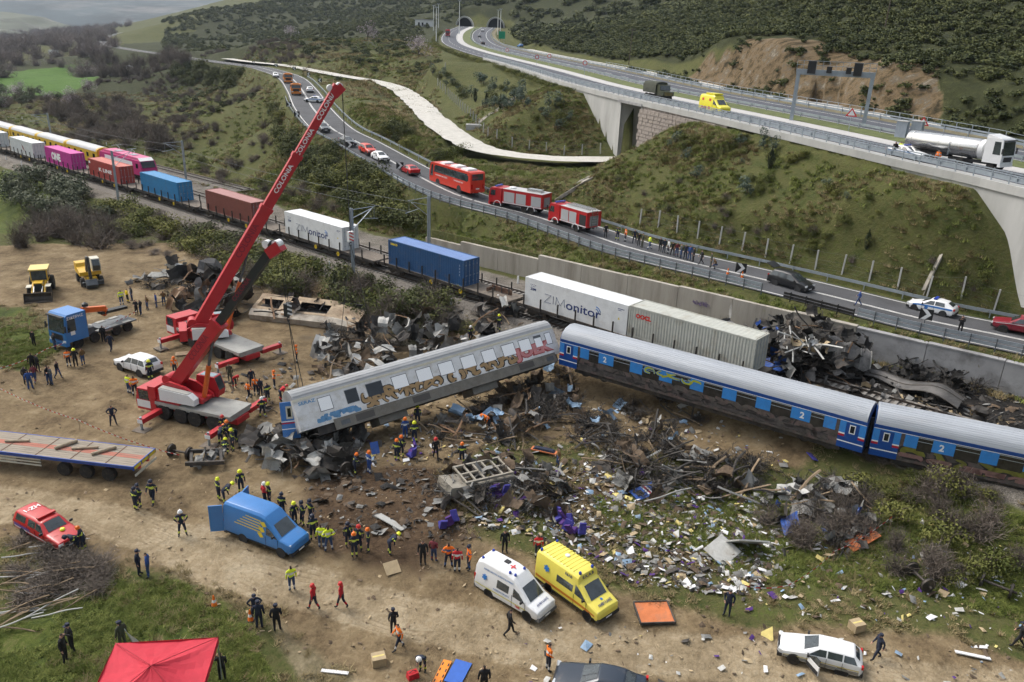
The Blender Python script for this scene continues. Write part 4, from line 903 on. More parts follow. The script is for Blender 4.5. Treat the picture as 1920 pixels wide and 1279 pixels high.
M_RB = mat('coach_roof_silver',(0.34,0.365,0.40),0.6,0.1,var=0.12,scale=0.8,dirt=0.10,dirtcol=(0.36,0.36,0.36),stretch=(0.3,2,2)); M_DB = mat('coach_dark_blue',(0.008,0.055,0.24),0.35,var=0.1,scale=1.5,dirt=0.05); M_LB = mat('coach_light_blue',(0.035,0.21,0.56),0.4,var=0.12,scale=1.5,dirt=0.10); M_SIL = mat('coach_silver_white',(0.60,0.605,0.61),0.5,0.0,var=0.14,scale=1.2,dirt=0.34,dirtcol=(0.36,0.32,0.25))
M_GRIME = mat('coach_grime',(0.07,0.062,0.055),0.8,0,0.5,2.5,0.4,(0.14,0.085,0.08)); M_SKIRT = mat('coach_skirt',(0.16,0.15,0.13),0.8,0.1,0.2,1.5,0.3,(0.10,0.085,0.065)); M_OLIVE = mat('graffiti_olive',(0.13,0.13,0.02),0.7,0,0.3,2); M_TAN = mat('graffiti_tan',(0.32,0.21,0.10),0.7,0,0.12,2); M_GBLK = mat('graffiti_black',(0.02,0.018,0.018),0.7); M_GRED = mat('graffiti_red',(0.30,0.05,0.05),0.7,0,0.2,2); M_GPINK = mat('graffiti_pink',(0.50,0.20,0.20),0.7,0,0.2,2); M_GPINKD = mat('graffiti_dusky',(0.20,0.11,0.10),0.8,0,0.3,3,0.3); M_STRIPE = mat('red_stripe',(0.35,0.01,0.03),0.5); M_WBLANK = mat('white_blind',(0.85,0.86,0.87),0.35); M_GLASSB = mat('coach_glass',(0.035,0.032,0.028),0.15,spec=0.6,var=0.5,scale=1.5); M_GBLUE = mat('graffiti_blue',(0.10,0.24,0.42),0.7,0,0.2,2)
def scrawl(root,x0,x1,z0,z1,y,n,m_in,m_out,w,seed,name='graffiti'):
 rg_ = random.Random(seed); ob,ib = MB(),MB(); st = (x1 - x0) / n
 for k in range(n):
  cx = x0 + st * (k + 0.5); pts = []; ang = rg_.uniform(0,6.28); turn = rg_.choice((-1,1))
  for j in range(6): a = ang + turn * j * rg_.uniform(0.7,1.15); pts.append(Vector((cx + math.cos(a) * st * rg_.uniform(0.25,0.62),0,(z0 + z1) / 2 + math.sin(a) * (z1 - z0) * rg_.uniform(0.25,0.5))))
  L_ = cat_rom(pts,5)
  for mb_,ww,yy in ((ob,w * 1.75,y - 0.003),(ib,w,y - 0.007)):
   A,B = [],[]
   for i,p in enumerate(L_):
    t_ = L_[min(i + 1,len(L_) - 1)] - L_[max(i - 1,0)]; t_.normalize(); nn = Vector((-t_.z,0,t_.x)); u = i / (len(L_) - 1); wv = ww * (0.45 + 0.55 * math.sin(math.pi * min(1,u * 1.2)))
    a_ = p + nn * wv; b_ = p - nn * wv
    for q_ in (a_,b_): q_.z = min(max(q_.z,z0 - 0.02),z1 + 0.02)
    a_.y = b_.y = yy - k * 0.0002; A.append(a_); B.append(b_)
   mb_.grid(list(zip(A,B)))
 ob.build(name + '_outline',m_out,root); ib.build(name,m_in,root)
def coach_shell(root,L,roof_m,ribs=11):
 h = L / 2
 sec = [(-1.41,3.12),(-1.36,3.38),(-1.16,3.68),(-0.75,3.92),(0,4.05),(0.75,3.92),(1.16,3.68),(1.36,3.38),(1.41,3.12)]
 mb = MB(); mb.prism(sec,-h + 0.05,h - 0.05,'x'); rf = mb.build('roof',roof_m,root,60)
 mb = MB()
 def pt_(t):
  t = t * (len(sec) - 1); i = min(int(t),len(sec) - 2); f = t - i; return sec[i][0] * (1 - f) + sec[i + 1][0] * f,sec[i][1] * (1 - f) + sec[i + 1][1] * f
 for k in range(1,ribs * 2):
  t = k / (ribs * 2.0)
  if t < 0.10 or t > 0.90: continue
  y,z = pt_(t); mb.box((0,y,z + 0.004),(L - 0.3,0.035,0.014))
 mb.build('roof_rib',roof_m,rf)
def side_quad(root,name,x0,x1,z0,z1,m,y=-1.415): mb = MB(); mb.bx(x0,x1,y,-1.39,z0,z1); return mb.build(name,m,root)
def coach(root,L,kind,seed):
 h = L / 2; rg_ = random.Random(seed)
 coach_shell(root,L,M_RB)
 mb = MB(); mb.bx(-h,h,-1.39,1.39,0.75,3.115); mb.build('body',M_GRIME if kind != 'blue' else M_GRIME,root)
 side_quad(root,'upper_band',-h,h,2.86,3.12,M_DB,-1.42)
 side_quad(root,'upper_line',-h,h,2.815,2.857,M_WHITEP,-1.42)
 for sg in (-1,1):
  xa,xb = (-h,-h + 1.75) if sg < 0 else (h - 1.75,h)
  side_quad(root,'end_panel',xa,xb,1.90,2.81,M_LB); side_quad(root,'end_panel',xa,xb,0.75,1.62,M_DB); side_quad(root,'white_stripe',xa,xb,1.80,1.897,M_WHITEP,-1.417); side_quad(root,'red_stripe',xa,xb,1.625,1.797,M_STRIPE,-1.416); side_quad(root,'white_stripe',xa,xb,1.22,1.30,M_WHITEP,-1.421)
  xc = (xa + xb) / 2; d_ = side_quad(root,'door',xc - 0.45,xc + 0.45,0.85,2.75,M_DB,-1.4175); f = side_quad(d_,'door_window_frame',xc - 0.2,xc + 0.2,1.95,2.62,M_WHITEP,-1.424); side_quad(d_,'door_window',xc - 0.14,xc + 0.14,2.02,2.55,M_GLASS,-1.428)
 n = 8; x0,x1 = -h + 2.0,h - 2.0; st = (x1 - x0) / n
 for k in range(n):
  xa = x0 + k * st; w = st * 0.58 if 0 < k < n - 1 else st * 0.36
  xm = xa + st / 2
  side_quad(root,'side_panel',xa,xm - w / 2,1.9,2.81,M_LB); side_quad(root,'side_panel',xm + w / 2,xa + st,1.9,2.81,M_LB)
  wd = side_quad(root,'window',xm - w / 2 + 0.01,xm + w / 2 - 0.01,1.75,2.72,M_GLASSB,-1.40)
  mb = MB(); mb.bx(xm - w / 2 + 0.02,xm + w / 2 - 0.02,-1.418,-1.401,2.45,2.49); mb.bx(xm - w / 2,xm + w / 2,-1.418,-1.401,2.721,2.76); mb.build('window_bar',M_STEEL,wd)
 for xx in (x0 + st * 1.0 - 0.25,x1 - st * 1.0 + 0.25): nearprint(root,'2',xx,2.33,0.32,0.5,M_WHITEP,0.03,y=-1.424)
 for i,(m_in,m_o) in enumerate(((M_OLIVE if kind == 'right' else M_GRIME,M_GBLK),(mat('graffiti_brown',(0.055,0.048,0.047),0.8,0,0.4,3,0.3,(.11,.10,.085)) if kind != 'right' else M_GPINKD,M_GBLK))):
  scrawl(root,x0,x1,0.95 + 0.05 * i,1.9 if i == 0 else 1.4,-1.392 - 0.012 * i,15 if i == 0 else 13,m_in,m_o,0.22,seed + i)
 if kind != 'right': scrawl(root,x0 + 6,x0 + 11,2.2,2.75,-1.418,5,mat('graffiti_lime',(0.35,0.38,0.03),0.7),M_LB,0.09,seed + 5)
 mb = MB(); mb.bx(-h + 1.5,h - 1.5,-1.2,1.2,0.35,0.748); mb.build('underframe',M_WAG,root)
 for x in (-h + 3.2,h - 3.2): bogie(root,x)
 for x in (-h,h):
  sg = math.copysign(1,x); mb = MB(); mb.bx(min(x,x + sg * 0.25),max(x,x + sg * 0.25),-0.75,0.75,1.0,3.3); mb.build('gangway',M_BLACK,root)
  mb = MB(); mb.prism([(-1.39,0.76),(-1.39,3.1),(-1.1,3.6),(0,3.9),(1.1,3.6),(1.39,3.1),(1.39,0.76)],min(x + sg * 0.002,x + sg * 0.03),max(x + sg * 0.002,x + sg * 0.03),'x'); mb.build('end_wall',M_DB,root)
def coach_line(pa,pb,zs,dz=0.0,Lfix=None):
 a,b = at(*pa,zs),at(*pb,zs); d_ = (b - a); d_.z = 0; L = Lfix or d_.length; d_.normalize(); n_ = Vector((-d_.y,d_.x,0))
 c_ = a + d_ * L / 2 + n_ * 1.40; return Vector((c_.x,c_.y,zs - 3.15)),math.atan2(d_.y,d_.x),L
ZS = 2.55
c1,a1,L1 = coach_line((1051.2,634),(1627.6,792),ZS); r1 = thing('passenger_coach','blue passenger coach with silver roof in the middle, half off the track','railway coach',c1,a1,'blue passenger coaches'); coach(r1,L1,'blue',21)
c2,a2,L2 = coach_line((1641,793.5),(1920,851),ZS,Lfix=24.4); r2 = thing('passenger_coach','blue passenger coach cut off by the right edge with olive graffiti','railway coach',c2,a2,'blue passenger coaches'); coach(r2,L2,'right',33)
A_ = at(564,805,-0.45); B_ = at(1050,657,0.95)
ax = (B_ - A_); LT = ax.length; ax.normalize()
root = thing('tilted_coach','silver grey graffiti covered coach tilted on its side beneath the crane','railway coach',(0,0,0))
h = LT / 2
yv = Vector((0,0,1)).cross(ax).normalized(); zv = ax.cross(yv)
Mt = Matrix((ax,yv,zv)).transposed().to_4x4() @ Matrix.Rotation(R(-33),4,'X')
off = A_ - Mt @ Vector((-h,-1.41,0.95)); Mt.translation = off; root.matrix_world = Mt
coach_shell(root,LT,mat('coach_roof_grey',(0.30,0.31,0.32),0.6,0.1,var=0.12,scale=0.8,dirt=0.15),5)
mb = MB(); mb.bx(-h,h,-1.39,1.39,0.75,3.115); mb.build('body',M_SIL,root)
side_quad(root,'side_panel',-h,h,0.95,3.11,M_SIL)
side_quad(root,'cantrail',-h,h,2.95,3.12,mat('cantrail_cream',(0.52,0.49,0.40),0.6,0,0.15,1.5,0.2),-1.43)
mb = MB(); mb.bx(-h + 2.5,h - 0.6,-1.40,-1.34,0.12,0.94); sk = mb.build('skirt',M_SKIRT,root)
for x in (-h + 4.2,-h + 9.0,h - 4.5): mb = MB(); mb.bx(x,x + 1.5,-1.42,-1.403,0.3,0.8); mb.build('vent',mat('vent_dark',(0.07,0.065,0.06),0.8),sk)
for x in (-h + 3.0,h - 1.6): mb = MB(); mb.bx(x,x + 0.7,-1.42,-1.404,0.35,0.7); mb.build('hatch',M_STEELD,sk)
mb = MB(); mb.bx(-h + 1.2,h - 0.4,-1.25,1.25,0.1,0.74); mb.build('underframe',M_WAG,root)
for x in (-h + 7.2,h - 8): mb = MB(); mb.bx(x - 1.2,x + 1.2,-1.0,1.0,-0.45,0.095); mb.build('equipment_box',M_SKIRT,root)
bogie(root,h - 3.5)
wins = [(-h + 2.3,0.95),(-h + 4.4,0.9,'dark'),(-h + 6.3,1.25,'dark'),(-h + 8.45,1.25),(-h + 10.6,1.25),(-h + 12.6,1.25),(-h + 14.7,1.25),(-h + 16.7,1.2),(-h + 18.7,1.2),(-h + 20.4,1.1),(-h + 21.8,0.7),(h - 0.75,0.55)]
for w_ in wins:
 x,w = w_[0],w_[1]
 if x + w / 2 > h: continue
 dk = len(w_) > 2; fr = side_quad(root,'window_frame',x - w / 2 - 0.05,x + w / 2 + 0.05,1.72,2.78,M_STEELD,-1.420)
 side_quad(fr,'blind',x - w / 2,x + w / 2,1.77,2.73 if w_[0] % 2 < 1.2 else 2.55,M_GLASS if dk else M_WBLANK,-1.427)
scrawl(root,-h + 5.2,-h + 11.8,1.0,1.85,-1.417,9,M_TAN,M_GBLK,0.17,5); scrawl(root,-h + 12.6,-h + 19.2,1.0,1.85,-1.417,9,M_TAN,M_GBLK,0.17,8); scrawl(root,-h + 5.0,-h + 8.0,1.4,2.3,-1.4175,3,M_TAN,M_GBLK,0.14,15)
scrawl(root,-h + 1.4,-h + 4.8,1.0,1.5,-1.417,7,M_GBLUE,M_GBLUE,0.12,9)
lettering('SERAZ',root,(-h + 1.0,-1.421,2.72),(1,0,0),(0,0,1),1.3,0.25,M_GBLUE,0.03)
lettering('JOEK',root,(h - 2.6,-1.4235,1.55),(1,0,0),(0,0,1),3.9,1.15,M_GPINK,0.05,name='graffiti_letters'); lettering('JOEK',root,(h - 2.6,-1.4185,1.55),(1,0,0),(0,0,1),4.1,1.3,M_GRED,0.13,name='graffiti_shadow')
dr = thing('torn_coach_door','blue coach end section with red and white stripes hanging at the left end of the tilted coach','coach end',at(548,822,-1.6),R(12));
mb = MB(); mb.bx(-0.62,0.62,-0.06,0.06,0,2.75); mb.build('panel',mat('door_blue',(0.045,0.16,0.42),0.4,0,0.1,2,0.1),dr)
for z,m_,t_ in ((1.28,M_WHITEP,0.07),(1.14,M_STRIPE,0.1),(0.72,M_WHITEP,0.06)): mb = MB(); mb.bx(-0.622,0.622,-0.068,-0.061,z,z + t_); mb.build('stripe',m_,dr)
mb = MB(); mb.bx(-0.24,0.22,-0.07,-0.061,1.5,2.45); fr = mb.build('window_frame',mat('cream',(0.5,0.48,0.4),0.6),dr); mb = MB(); mb.bx(-0.13,0.11,-0.078,-0.071,1.65,2.3); mb.build('window',M_GLASS,fr)
dr.rotation_euler = (R(-12),R(-3),R(14))
# ================================================================ VEHICLES
M_TYRE = mat('tyre',(0.018,0.017,0.016),0.9,var=0.3,scale=6,dirt=0.25,dirtcol=(0.10,0.075,0.05)); M_RIM = mat('rim_grey',(0.30,0.30,0.30),0.45,0.5); M_TRIM = mat('black_trim',(0.02,0.02,0.022),0.7,var=0.2,scale=4); M_LAMP = mat('headlamp',(0.65,0.67,0.68),0.15); M_TAIL = mat('tail_lamp',(0.45,0.01,0.01),0.2); M_BEACON = mat('blue_beacon',(0.02,0.05,0.35),0.2); M_ORL = mat('orange_lamp',(0.7,0.25,0.01),0.3); M_CHROME = mat('bright_metal',(0.55,0.55,0.55),0.25,0.9); M_VGLASS = mat('vehicle_glass',(0.035,0.045,0.05),0.06,spec=1.0,var=.5,scale=1.2)
def car_paint(name,c,dirt=0.07): return mat('paint_' + name,c,0.28,0.0,0.05,1.5,dirt,(0.20,0.16,0.11),spec=0.6)
P_WHITE = car_paint('white',(0.68,0.69,0.70)); P_RED = car_paint('red',(0.42,0.012,0.015)); P_RED2 = car_paint('scarlet',(0.55,0.035,0.015)); P_BLUE = car_paint('blue',(0.035,0.17,0.44)); P_NAVY = car_paint('slate',(0.018,0.028,0.045)); P_BLACK = car_paint('black',(0.012,0.013,0.015)); P_YEL = car_paint('yellow',(0.72,0.62,0.10)); P_LYEL = car_paint('sulphur',(0.74,0.66,0.04)); P_MAR = car_paint('maroon',(0.20,0.012,0.025)); P_GREY = car_paint('grey',(0.08,0.09,0.10)); P_ORANGE = car_paint('orange',(0.62,0.19,0.02)); P_ARMY = car_paint('army',(0.045,0.05,0.028)); P_CREAM = mat('cream_stripe',(0.55,0.47,0.18),0.5); P_LBLUE = car_paint('azure',(0.02,0.16,0.48))
def sec_at(ST,x):
 xs = [s[0] for s in ST]
 for a,b in zip(ST,ST[1:]):
  if a[0] >= x >= b[0]:
   t = (a[0] - x) / max(a[0] - b[0],1e-6); v = [a[k] * (1 - t) + b[k] * t for k in range(7)]; break
 else: v = list(ST[0] if x > xs[0] else ST[-1])
 _,zs,zb,zr,ws,wb,wr = v
 return [(ws * 0.88,zs),(ws,zs + 0.12),(max(ws,wb) + 0.01,zs + 0.55 * (zb - zs)),(wb,zb),(wr + (wb - wr) * 0.12,zr - 0.11 * (zr - zb) - 0.01),(wr * 0.84,zr),(wr * 0.4,zr + 0.018),(0,zr + 0.025)]
_WH = {}
def wheel_mesh(r,w,rim=None):
 k = (round(r,2),round(w,2),(rim or M_RIM).name)
 if k not in _WH:
  a = MB(); a.lathe([(r * 0.62,-w / 2),(r * 0.93,-w / 2),(r,-w * 0.3),(r,w * 0.3),(r * 0.93,w / 2),(r * 0.62,w / 2)],(0,0,0),(0,1,0),18)
  b = MB(); b.lathe([(r * 0.61,-w * 0.46),(r * 0.63,w * 0.30),(r * 0.5,w * 0.40),(r * 0.25,w * 0.28),(r * 0.2,w * 0.46)],(0,0,0),(0,1,0),14)
  b.mi = 1
  for q in range(5): a_ = q * 1.2566; b.box((math.cos(a_) * r * 0.4,w * 0.41,math.sin(a_) * r * 0.4),(r * 0.16,0.02,r * 0.16),(0,-a_,0))
  _WH[k] = (a.mesh('tyre',M_TYRE,40),b.mesh('rim',[rim or M_RIM,M_TRIM],40))
 return _WH[k]
def wheel(root,x,y,r,w=0.22,rim=None):
 ty,ri = wheel_mesh(r,w,rim); M = Matrix.Translation((x,y,r)) @ (Matrix.Identity(4) if y > 0 else Matrix.Rotation(math.pi,4,'Z'))
 o = inst('wheel',ty,root,M); inst('rim',ri,o)
 return o
def body_loft(name,ST,m,root):
 mb = MB(); rings = []
 for s in ST:
  h = sec_at(ST,s[0]); rings.append([(s[0],y,z) for y,z in h] + [(s[0],-y,z) for y,z in reversed(h[:-1])])
 I = mb.grid([r + [r[0]] for r in rings]); mb.face([mb.pt(p) for p in rings[0]]); mb.face([mb.pt(p) for p in rings[-1]])
 bmx = mb.build(name,m,root,32)
 bm = bmesh.new(); bm.from_mesh(bmx.data); bmesh.ops.remove_doubles(bm,verts=bm.verts,dist=0.0005); bmesh.ops.bevel(bm,geom=[e for e in bm.edges if len(e.link_faces) == 2 and e.calc_face_angle(0) > R(17)],offset=.035,segments=2,profile=.6,affect='EDGES',clamp_overlap=True); bmesh.ops.recalc_face_normals(bm,faces=bm.faces); bm.to_mesh(bmx.data); bm.free()
 bmx.data.shade_smooth(); bmx.data.set_sharp_from_angle(angle=R(32))
 return bmx
def side_pane(ST,root,xb0,xb1,xt0,xt1,t0,t1,sides=(1,-1),m=None,name='side_window',off=0.014):
 for sg in sides:
  P = []
  for x,t in ((xb0,t0),(xb1,t0),(xt1,t1),(xt0,t1)):
   h = sec_at(ST,x); (ya,za),(yb,zb_) = h[3],h[4]; P.append(Vector((x,sg * (ya + (yb - ya) * t + off),za + (zb_ - za) * t)))
  mb = MB(); Q = [p - Vector((0,sg * 0.03,0)) for p in P]; i = [mb.pt(p) for p in P + Q]
  for f in ((0,1,2,3),(7,6,5,4),(0,1,5,4),(1,2,6,5),(2,3,7,6),(3,0,4,7)): mb.face([i[k] for k in f])
  mb.build(name,m or M_VGLASS,root)
def screen(ST,root,xa,xb,name,k=0.95,m=None):
 mb = MB(); rows = []
 for x in (xa,(xa + xb) / 2,xb):
  h = sec_at(ST,x); y5,z5 = h[5]; y6,z6 = h[6]; _,z7 = h[7]
  rows.append([Vector((x,y5 * k,z5)),Vector((x,y6,z6)),Vector((x,0,z7)),Vector((x,-y6,z6)),Vector((x,-y5 * k,z5))])
 d = (rows[2][2] - rows[0][2]).normalized(); n = Vector((-d.z,0,d.x)) if xa < xb else Vector((d.z,0,-d.x))
 n = Vector((abs(n.x) * (1 if xa > xb else -1),0,abs(n.z))); mb.grid([[p + n * 0.016 for p in r] for r in rows]); mb.build(name,m or M_VGLASS,root,60)
def bits(root,L,W,front,rear,zb=0.35,lampz=0.65,lampw=0.36,tailz=0.8,mirror=None,tailh=0.2,lampx=0.0,bumper=None):
 f,r = front,rear
 for nm,x,s in (('front_bumper',f,1),('rear_bumper',r,-1)):
  mb = MB(); mb.box((x - s * 0.10,0,zb + 0.08),(0.28,W * 0.96,0.24)); mb.build(nm,bumper or M_TRIM,root)
 for sg in (1,-1):
  mb = MB(); mb.box((f - 0.09 - lampx,sg * (W / 2 - 0.24),lampz),(0.20,lampw,0.15),(0,R(-18),sg * R(-12))); mb.build('headlight',M_LAMP,root)
  mb = MB(); mb.box((r + 0.05,sg * (W / 2 - 0.13),tailz),(0.12,0.2,tailh)); mb.build('tail_light',M_TAIL,root)
  if mirror: mb = MB(); mb.box((mirror[0],sg * (W / 2 + 0.12),mirror[1]),(0.1,0.2,0.16)); mb.build('mirror',M_TRIM,root)
 mb = MB(); mb.bx(f - 0.03,f + 0.045,-0.26,0.26,zb + 0.05,zb + 0.16); mb.build('number_plate',M_WHITE,root)
 mb = MB(); mb.bx(f - 0.16 - lampx,f + 0.01 - lampx,-W * 0.26,W * 0.26,lampz - 0.12,lampz + 0.05); mb.build('grille',M_TRIM,root)
def arches(root,ST,xs,r,m=None):
 for x in xs:
  for sg in (1,-1):
   y = sec_at(ST,x)[1][0]; mb = MB(); mb.lathe([(r * 1.17,0),(r * 1.17,0.035)],(x,sg * (y - 0.02),r),(0,sg,0),18); mb.build('wheel_arch',m or M_TRIM,root)
def seam(root,ST,xs,z0,z1,sides=(1,-1)):
 mb = MB()
 for x in xs:
  for sg in sides:
   h = sec_at(ST,x); y = h[2][0]; mb.box((x,sg * (y + 0.003),(z0 + z1) / 2),(0.018,0.02,z1 - z0))
 mb.build('door_gap',M_TRIM,root)
SP = {}
SP['hatch'] = dict(L=4.3,wb=2.6,r=0.32,ST=[(2.15,.34,.58,.62,.66,.66,.56),(2.08,.24,.66,.74,.80,.80,.68),(1.5,.22,.80,.88,.86,.85,.72),(.98,.22,.90,.97,.88,.87,.74),(.12,.22,.93,1.42,.89,.88,.62),(-.6,.22,.95,1.47,.89,.88,.62),(-1.35,.22,.97,1.42,.89,.87,.60),(-1.98,.25,.98,1.06,.87,.85,.66),(-2.10,.32,.90,.96,.80,.80,.66),(-2.15,.42,.75,.80,.70,.70,.6)],front_scr=(.98,.12),rear_scr=(-1.93,-1.38),panes=[(.70,-.28,.12,-.28,.12,.92),(-.36,-1.25,-.36,-1.15,.12,.92)],belt=.95,mir=(.72,.98))
SP['sedan'] = dict(L=4.6,wb=2.7,r=0.32,ST=[(2.3,.34,.58,.62,.66,.66,.56),(2.2,.24,.66,.74,.82,.82,.70),(1.5,.22,.80,.87,.88,.86,.74),(.95,.22,.88,.95,.89,.88,.75),(.05,.22,.92,1.40,.89,.88,.60),(-.7,.22,.94,1.43,.89,.88,.60),(-1.15,.22,.95,1.38,.89,.87,.60),(-1.75,.22,.95,1.03,.88,.86,.70),(-2.2,.28,.92,.98,.84,.84,.70),(-2.3,.42,.75,.82,.74,.74,.62)],front_scr=(.95,.05),rear_scr=(-1.72,-1.17),panes=[(.66,-.32,.05,-.32,.12,.92),(-.40,-1.25,-.40,-1.05,.12,.92)],belt=.94,mir=(.68,.98))
SP['wagon'] = dict(L=4.6,wb=2.6,r=0.32,ST=[(2.28,.34,.58,.62,.66,.66,.56),(2.2,.24,.66,.74,.80,.80,.68),(1.5,.22,.80,.87,.86,.85,.72),(.95,.22,.90,.96,.87,.86,.74),(.10,.22,.93,1.40,.88,.87,.61),(-.7,.22,.95,1.45,.88,.87,.61),(-1.75,.22,.97,1.42,.88,.86,.60),(-2.15,.25,.98,1.05,.87,.85,.66),(-2.25,.32,.90,.96,.82,.80,.66),(-2.3,.42,.75,.80,.72,.70,.6)],front_scr=(.95,.10),rear_scr=(-2.12,-1.78),panes=[(.66,-.28,.10,-.28,.12,.92),(-.36,-1.15,-.36,-1.15,.12,.92),(-1.23,-1.95,-1.23,-1.75,.12,.92)],belt=.95,mir=(.68,.98))
SP['suv'] = dict(L=4.4,wb=2.6,r=0.36,ST=[(2.2,.42,.72,.76,.68,.68,.58),(2.1,.36,.80,.90,.84,.84,.72),(1.45,.34,.95,1.04,.88,.87,.76),(.95,.34,1.02,1.10,.89,.88,.76),(.25,.34,1.06,1.62,.89,.88,.64),(-.6,.34,1.08,1.68,.89,.88,.65),(-1.7,.34,1.10,1.65,.89,.88,.64),(-2.08,.38,1.10,1.20,.88,.86,.72),(-2.2,.45,.95,1.0,.82,.82,.68)],front_scr=(.95,.25),rear_scr=(-2.06,-1.72),panes=[(.72,-.18,.25,-.18,.12,.92),(-.26,-1.05,-.26,-1.05,.12,.92),(-1.13,-1.9,-1.13,-1.65,.12,.92)],belt=1.08,mir=(.72,1.12))
SP['mpv'] = dict(L=4.66,wb=2.8,r=0.33,ST=[(2.33,.38,.66,.70,.70,.70,.58),(2.2,.28,.80,.88,.86,.86,.72),(1.7,.26,.95,1.02,.90,.89,.76),(1.45,.26,1.0,1.06,.91,.90,.77),(.35,.26,1.02,1.66,.92,.90,.66),(-.6,.26,1.04,1.73,.92,.90,.66),(-1.8,.26,1.06,1.68,.92,.90,.65),(-2.2,.30,1.06,1.14,.90,.88,.72),(-2.33,.40,.9,.96,.84,.84,.7)],front_scr=(1.45,.35),rear_scr=(-2.17,-1.82),panes=[(1.05,.0,.45,.0,.12,.92),(-.08,-1.0,-.08,-1.0,.12,.92),(-1.08,-2.0,-1.08,-1.75,.12,.92)],belt=1.04,mir=(1.0,1.1))
def lower_band(root,ST,x0,x1,t0,t1,m,name='lower_band',off=0.012):
 for sg in (1,-1):
  mb = MB(); rows = []
  for x in np.linspace(x0,x1,9):
   h = sec_at(ST,x); r_ = []
   for t in (t0,(t0 + t1) / 2,t1):
    if t < 0.55: (ya,za),(yb,zb_),u = h[1],h[2],t / 0.55
    else: (ya,za),(yb,zb_),u = h[2],h[3],(t - 0.55) / 0.45
    r_.append((x,sg * (ya + (yb - ya) * u + off),za + (zb_ - za) * u))
   rows.append(r_)
  mb.grid(rows); mb.build(name,m,root,60)
def car(name,label,cat,kind,paintm,loc,rz,group=None,roofbar=None,stripe=None,rim=None):
 s = SP[kind]; root = thing(name,label,cat,loc,rz,group); ST = s['ST']; L = s['L']
 body_loft('body',ST,paintm,root); screen(ST,root,s['front_scr'][0] - 0.05,s['front_scr'][1] + 0.07,'windscreen'); screen(ST,root,s['rear_scr'][0] + 0.04,s['rear_scr'][1] - 0.05,'rear_window')
 for p in s['panes']: side_pane(ST,root,*p)
 arches(root,ST,(s['wb'] / 2 + 0.08,-s['wb'] / 2 + 0.08),s['r'])
 for x in (s['wb'] / 2 + 0.08,-s['wb'] / 2 + 0.08):
  for y in (0.79,-0.79): wheel(root,x,y,s['r'],0.21,rim)
 bits(root,L,1.76,ST[0][0],ST[-1][0],ST[1][1] + 0.05,s['belt'] - 0.27,tailz=s['belt'] - 0.05,mirror=s['mir'])
 for x_ in [p[1] - 0.04 for p in s['panes'][:2]] + [s['panes'][0][0] + 0.05]: seam(root,ST,(x_,),0.35,s['belt'],(1,)); seam(root,ST,(x_,),0.35,s['belt'],(-1,))
 if roofbar: mb = MB(); mb.box((-0.2,0,sec_at(ST,-0.2)[7][1] + 0.07),(0.28,1.0,0.11)); mb.build('light_bar',roofbar,root)
 if stripe: lower_band(root,ST,1.6,-1.95,.74,.96,stripe,'stripe',.014)
 return root
def place(wr,wf,near,ht=0.8):
 a,b = atg(*wr),atg(*wf); rz = heading(a,b); m = (a + b) / 2; n = Vector((-math.sin(rz),math.cos(rz),0)); c = m - n * (ht * near)
 return Vector((c.x,c.y,(a.z + b.z) / 2)),rz
def on_road(px,py,away,L=None,off=0.0):
 p = atg(px,py); L = L or ROADC; i = min(range(1,len(L) - 1),key=lambda k: (L[k].xy - p.xy).length_squared); d = L[i + 1] - L[i - 1]; a = math.atan2(d.y,d.x)
 return Vector((p.x,p.y,L[i].z + 0.03)),a if away else a + math.pi
loc,rz = place((1578,1267),(1489,1248),1); w_ = car('station_wagon','white station wagon with its front door open at the lower right','car','wagon',P_WHITE,loc,rz)
lower_band(w_,SP['wagon']['ST'],2.0,-2.1,0.02,0.45,mat('lower_grey',(0.22,0.22,0.21),0.6,0,0.15,3,0.3)); lower_band(w_,SP['wagon']['ST'],2.0,-2.1,0.52,0.62,P_CREAM,'cream_line')
mb = MB(); mb.prism([(0.0,0.30),(-1.0,0.30),(-1.0,0.92),(-0.1,0.92)],-0.04,0.04); d_ = mb.build('open_door',P_WHITE,w_); d_.location = (0.66,0.93,0); d_.rotation_euler = (0,0,R(-52))
mb = MB(); mb.prism([(-0.02,0.93),(-0.98,0.93),(-0.98,1.36),(-0.6,1.36)],-0.025,0.025); wf_ = mb.build('door_window',M_VGLASS,d_)
mb = MB(); mb.box((-0.5,0.0,0.45),(0.98,0.09,0.28)); mb.build('door_lining',M_TRIM,d_)
mb = MB(); mb.box((0.1,0.45,0.85),(0.4,0.42,0.55)); mb.build('seat_cover',mat('orange_seat',(0.7,0.13,0.01),0.7),w_)
loc,rz = place((1172,1332),(1066,1312),1); car('saloon_car','dark blue saloon car cut off by the bottom edge','car','sedan',P_NAVY,loc,rz)
loc,rz = place((265,708),(228,695),1); car('white_suv','white off road car parked behind the front crane','car','suv',P_WHITE,loc,rz);
loc,rz = place((1768,596),(1714,583),1); loc,rz2 = loc,on_road(1740,590,True)[1]
pc = car('police_car','white police car with a blue stripe and roof lights on the lower road','police car','hatch',P_WHITE,loc + Vector((0,0,0.03)),rz2,roofbar=M_BEACON,stripe=P_LBLUE,rim=M_TRIM)
mb = MB(); [mb.lathe([(0.17,0),(0.17,0.012)],(0.35,sg * 0.895,0.62),(0,sg,0),12) for sg in (1,-1)]; mb.build('badge',P_LBLUE,pc)
loc,rz = place((1443,533),(1503,551),-1); mp = car('black_mpv','black people carrier with raised tailgate beside the wreck on the road','car','mpv',P_BLACK,loc + Vector((0,0,.03)),rz,rim=M_RIM)
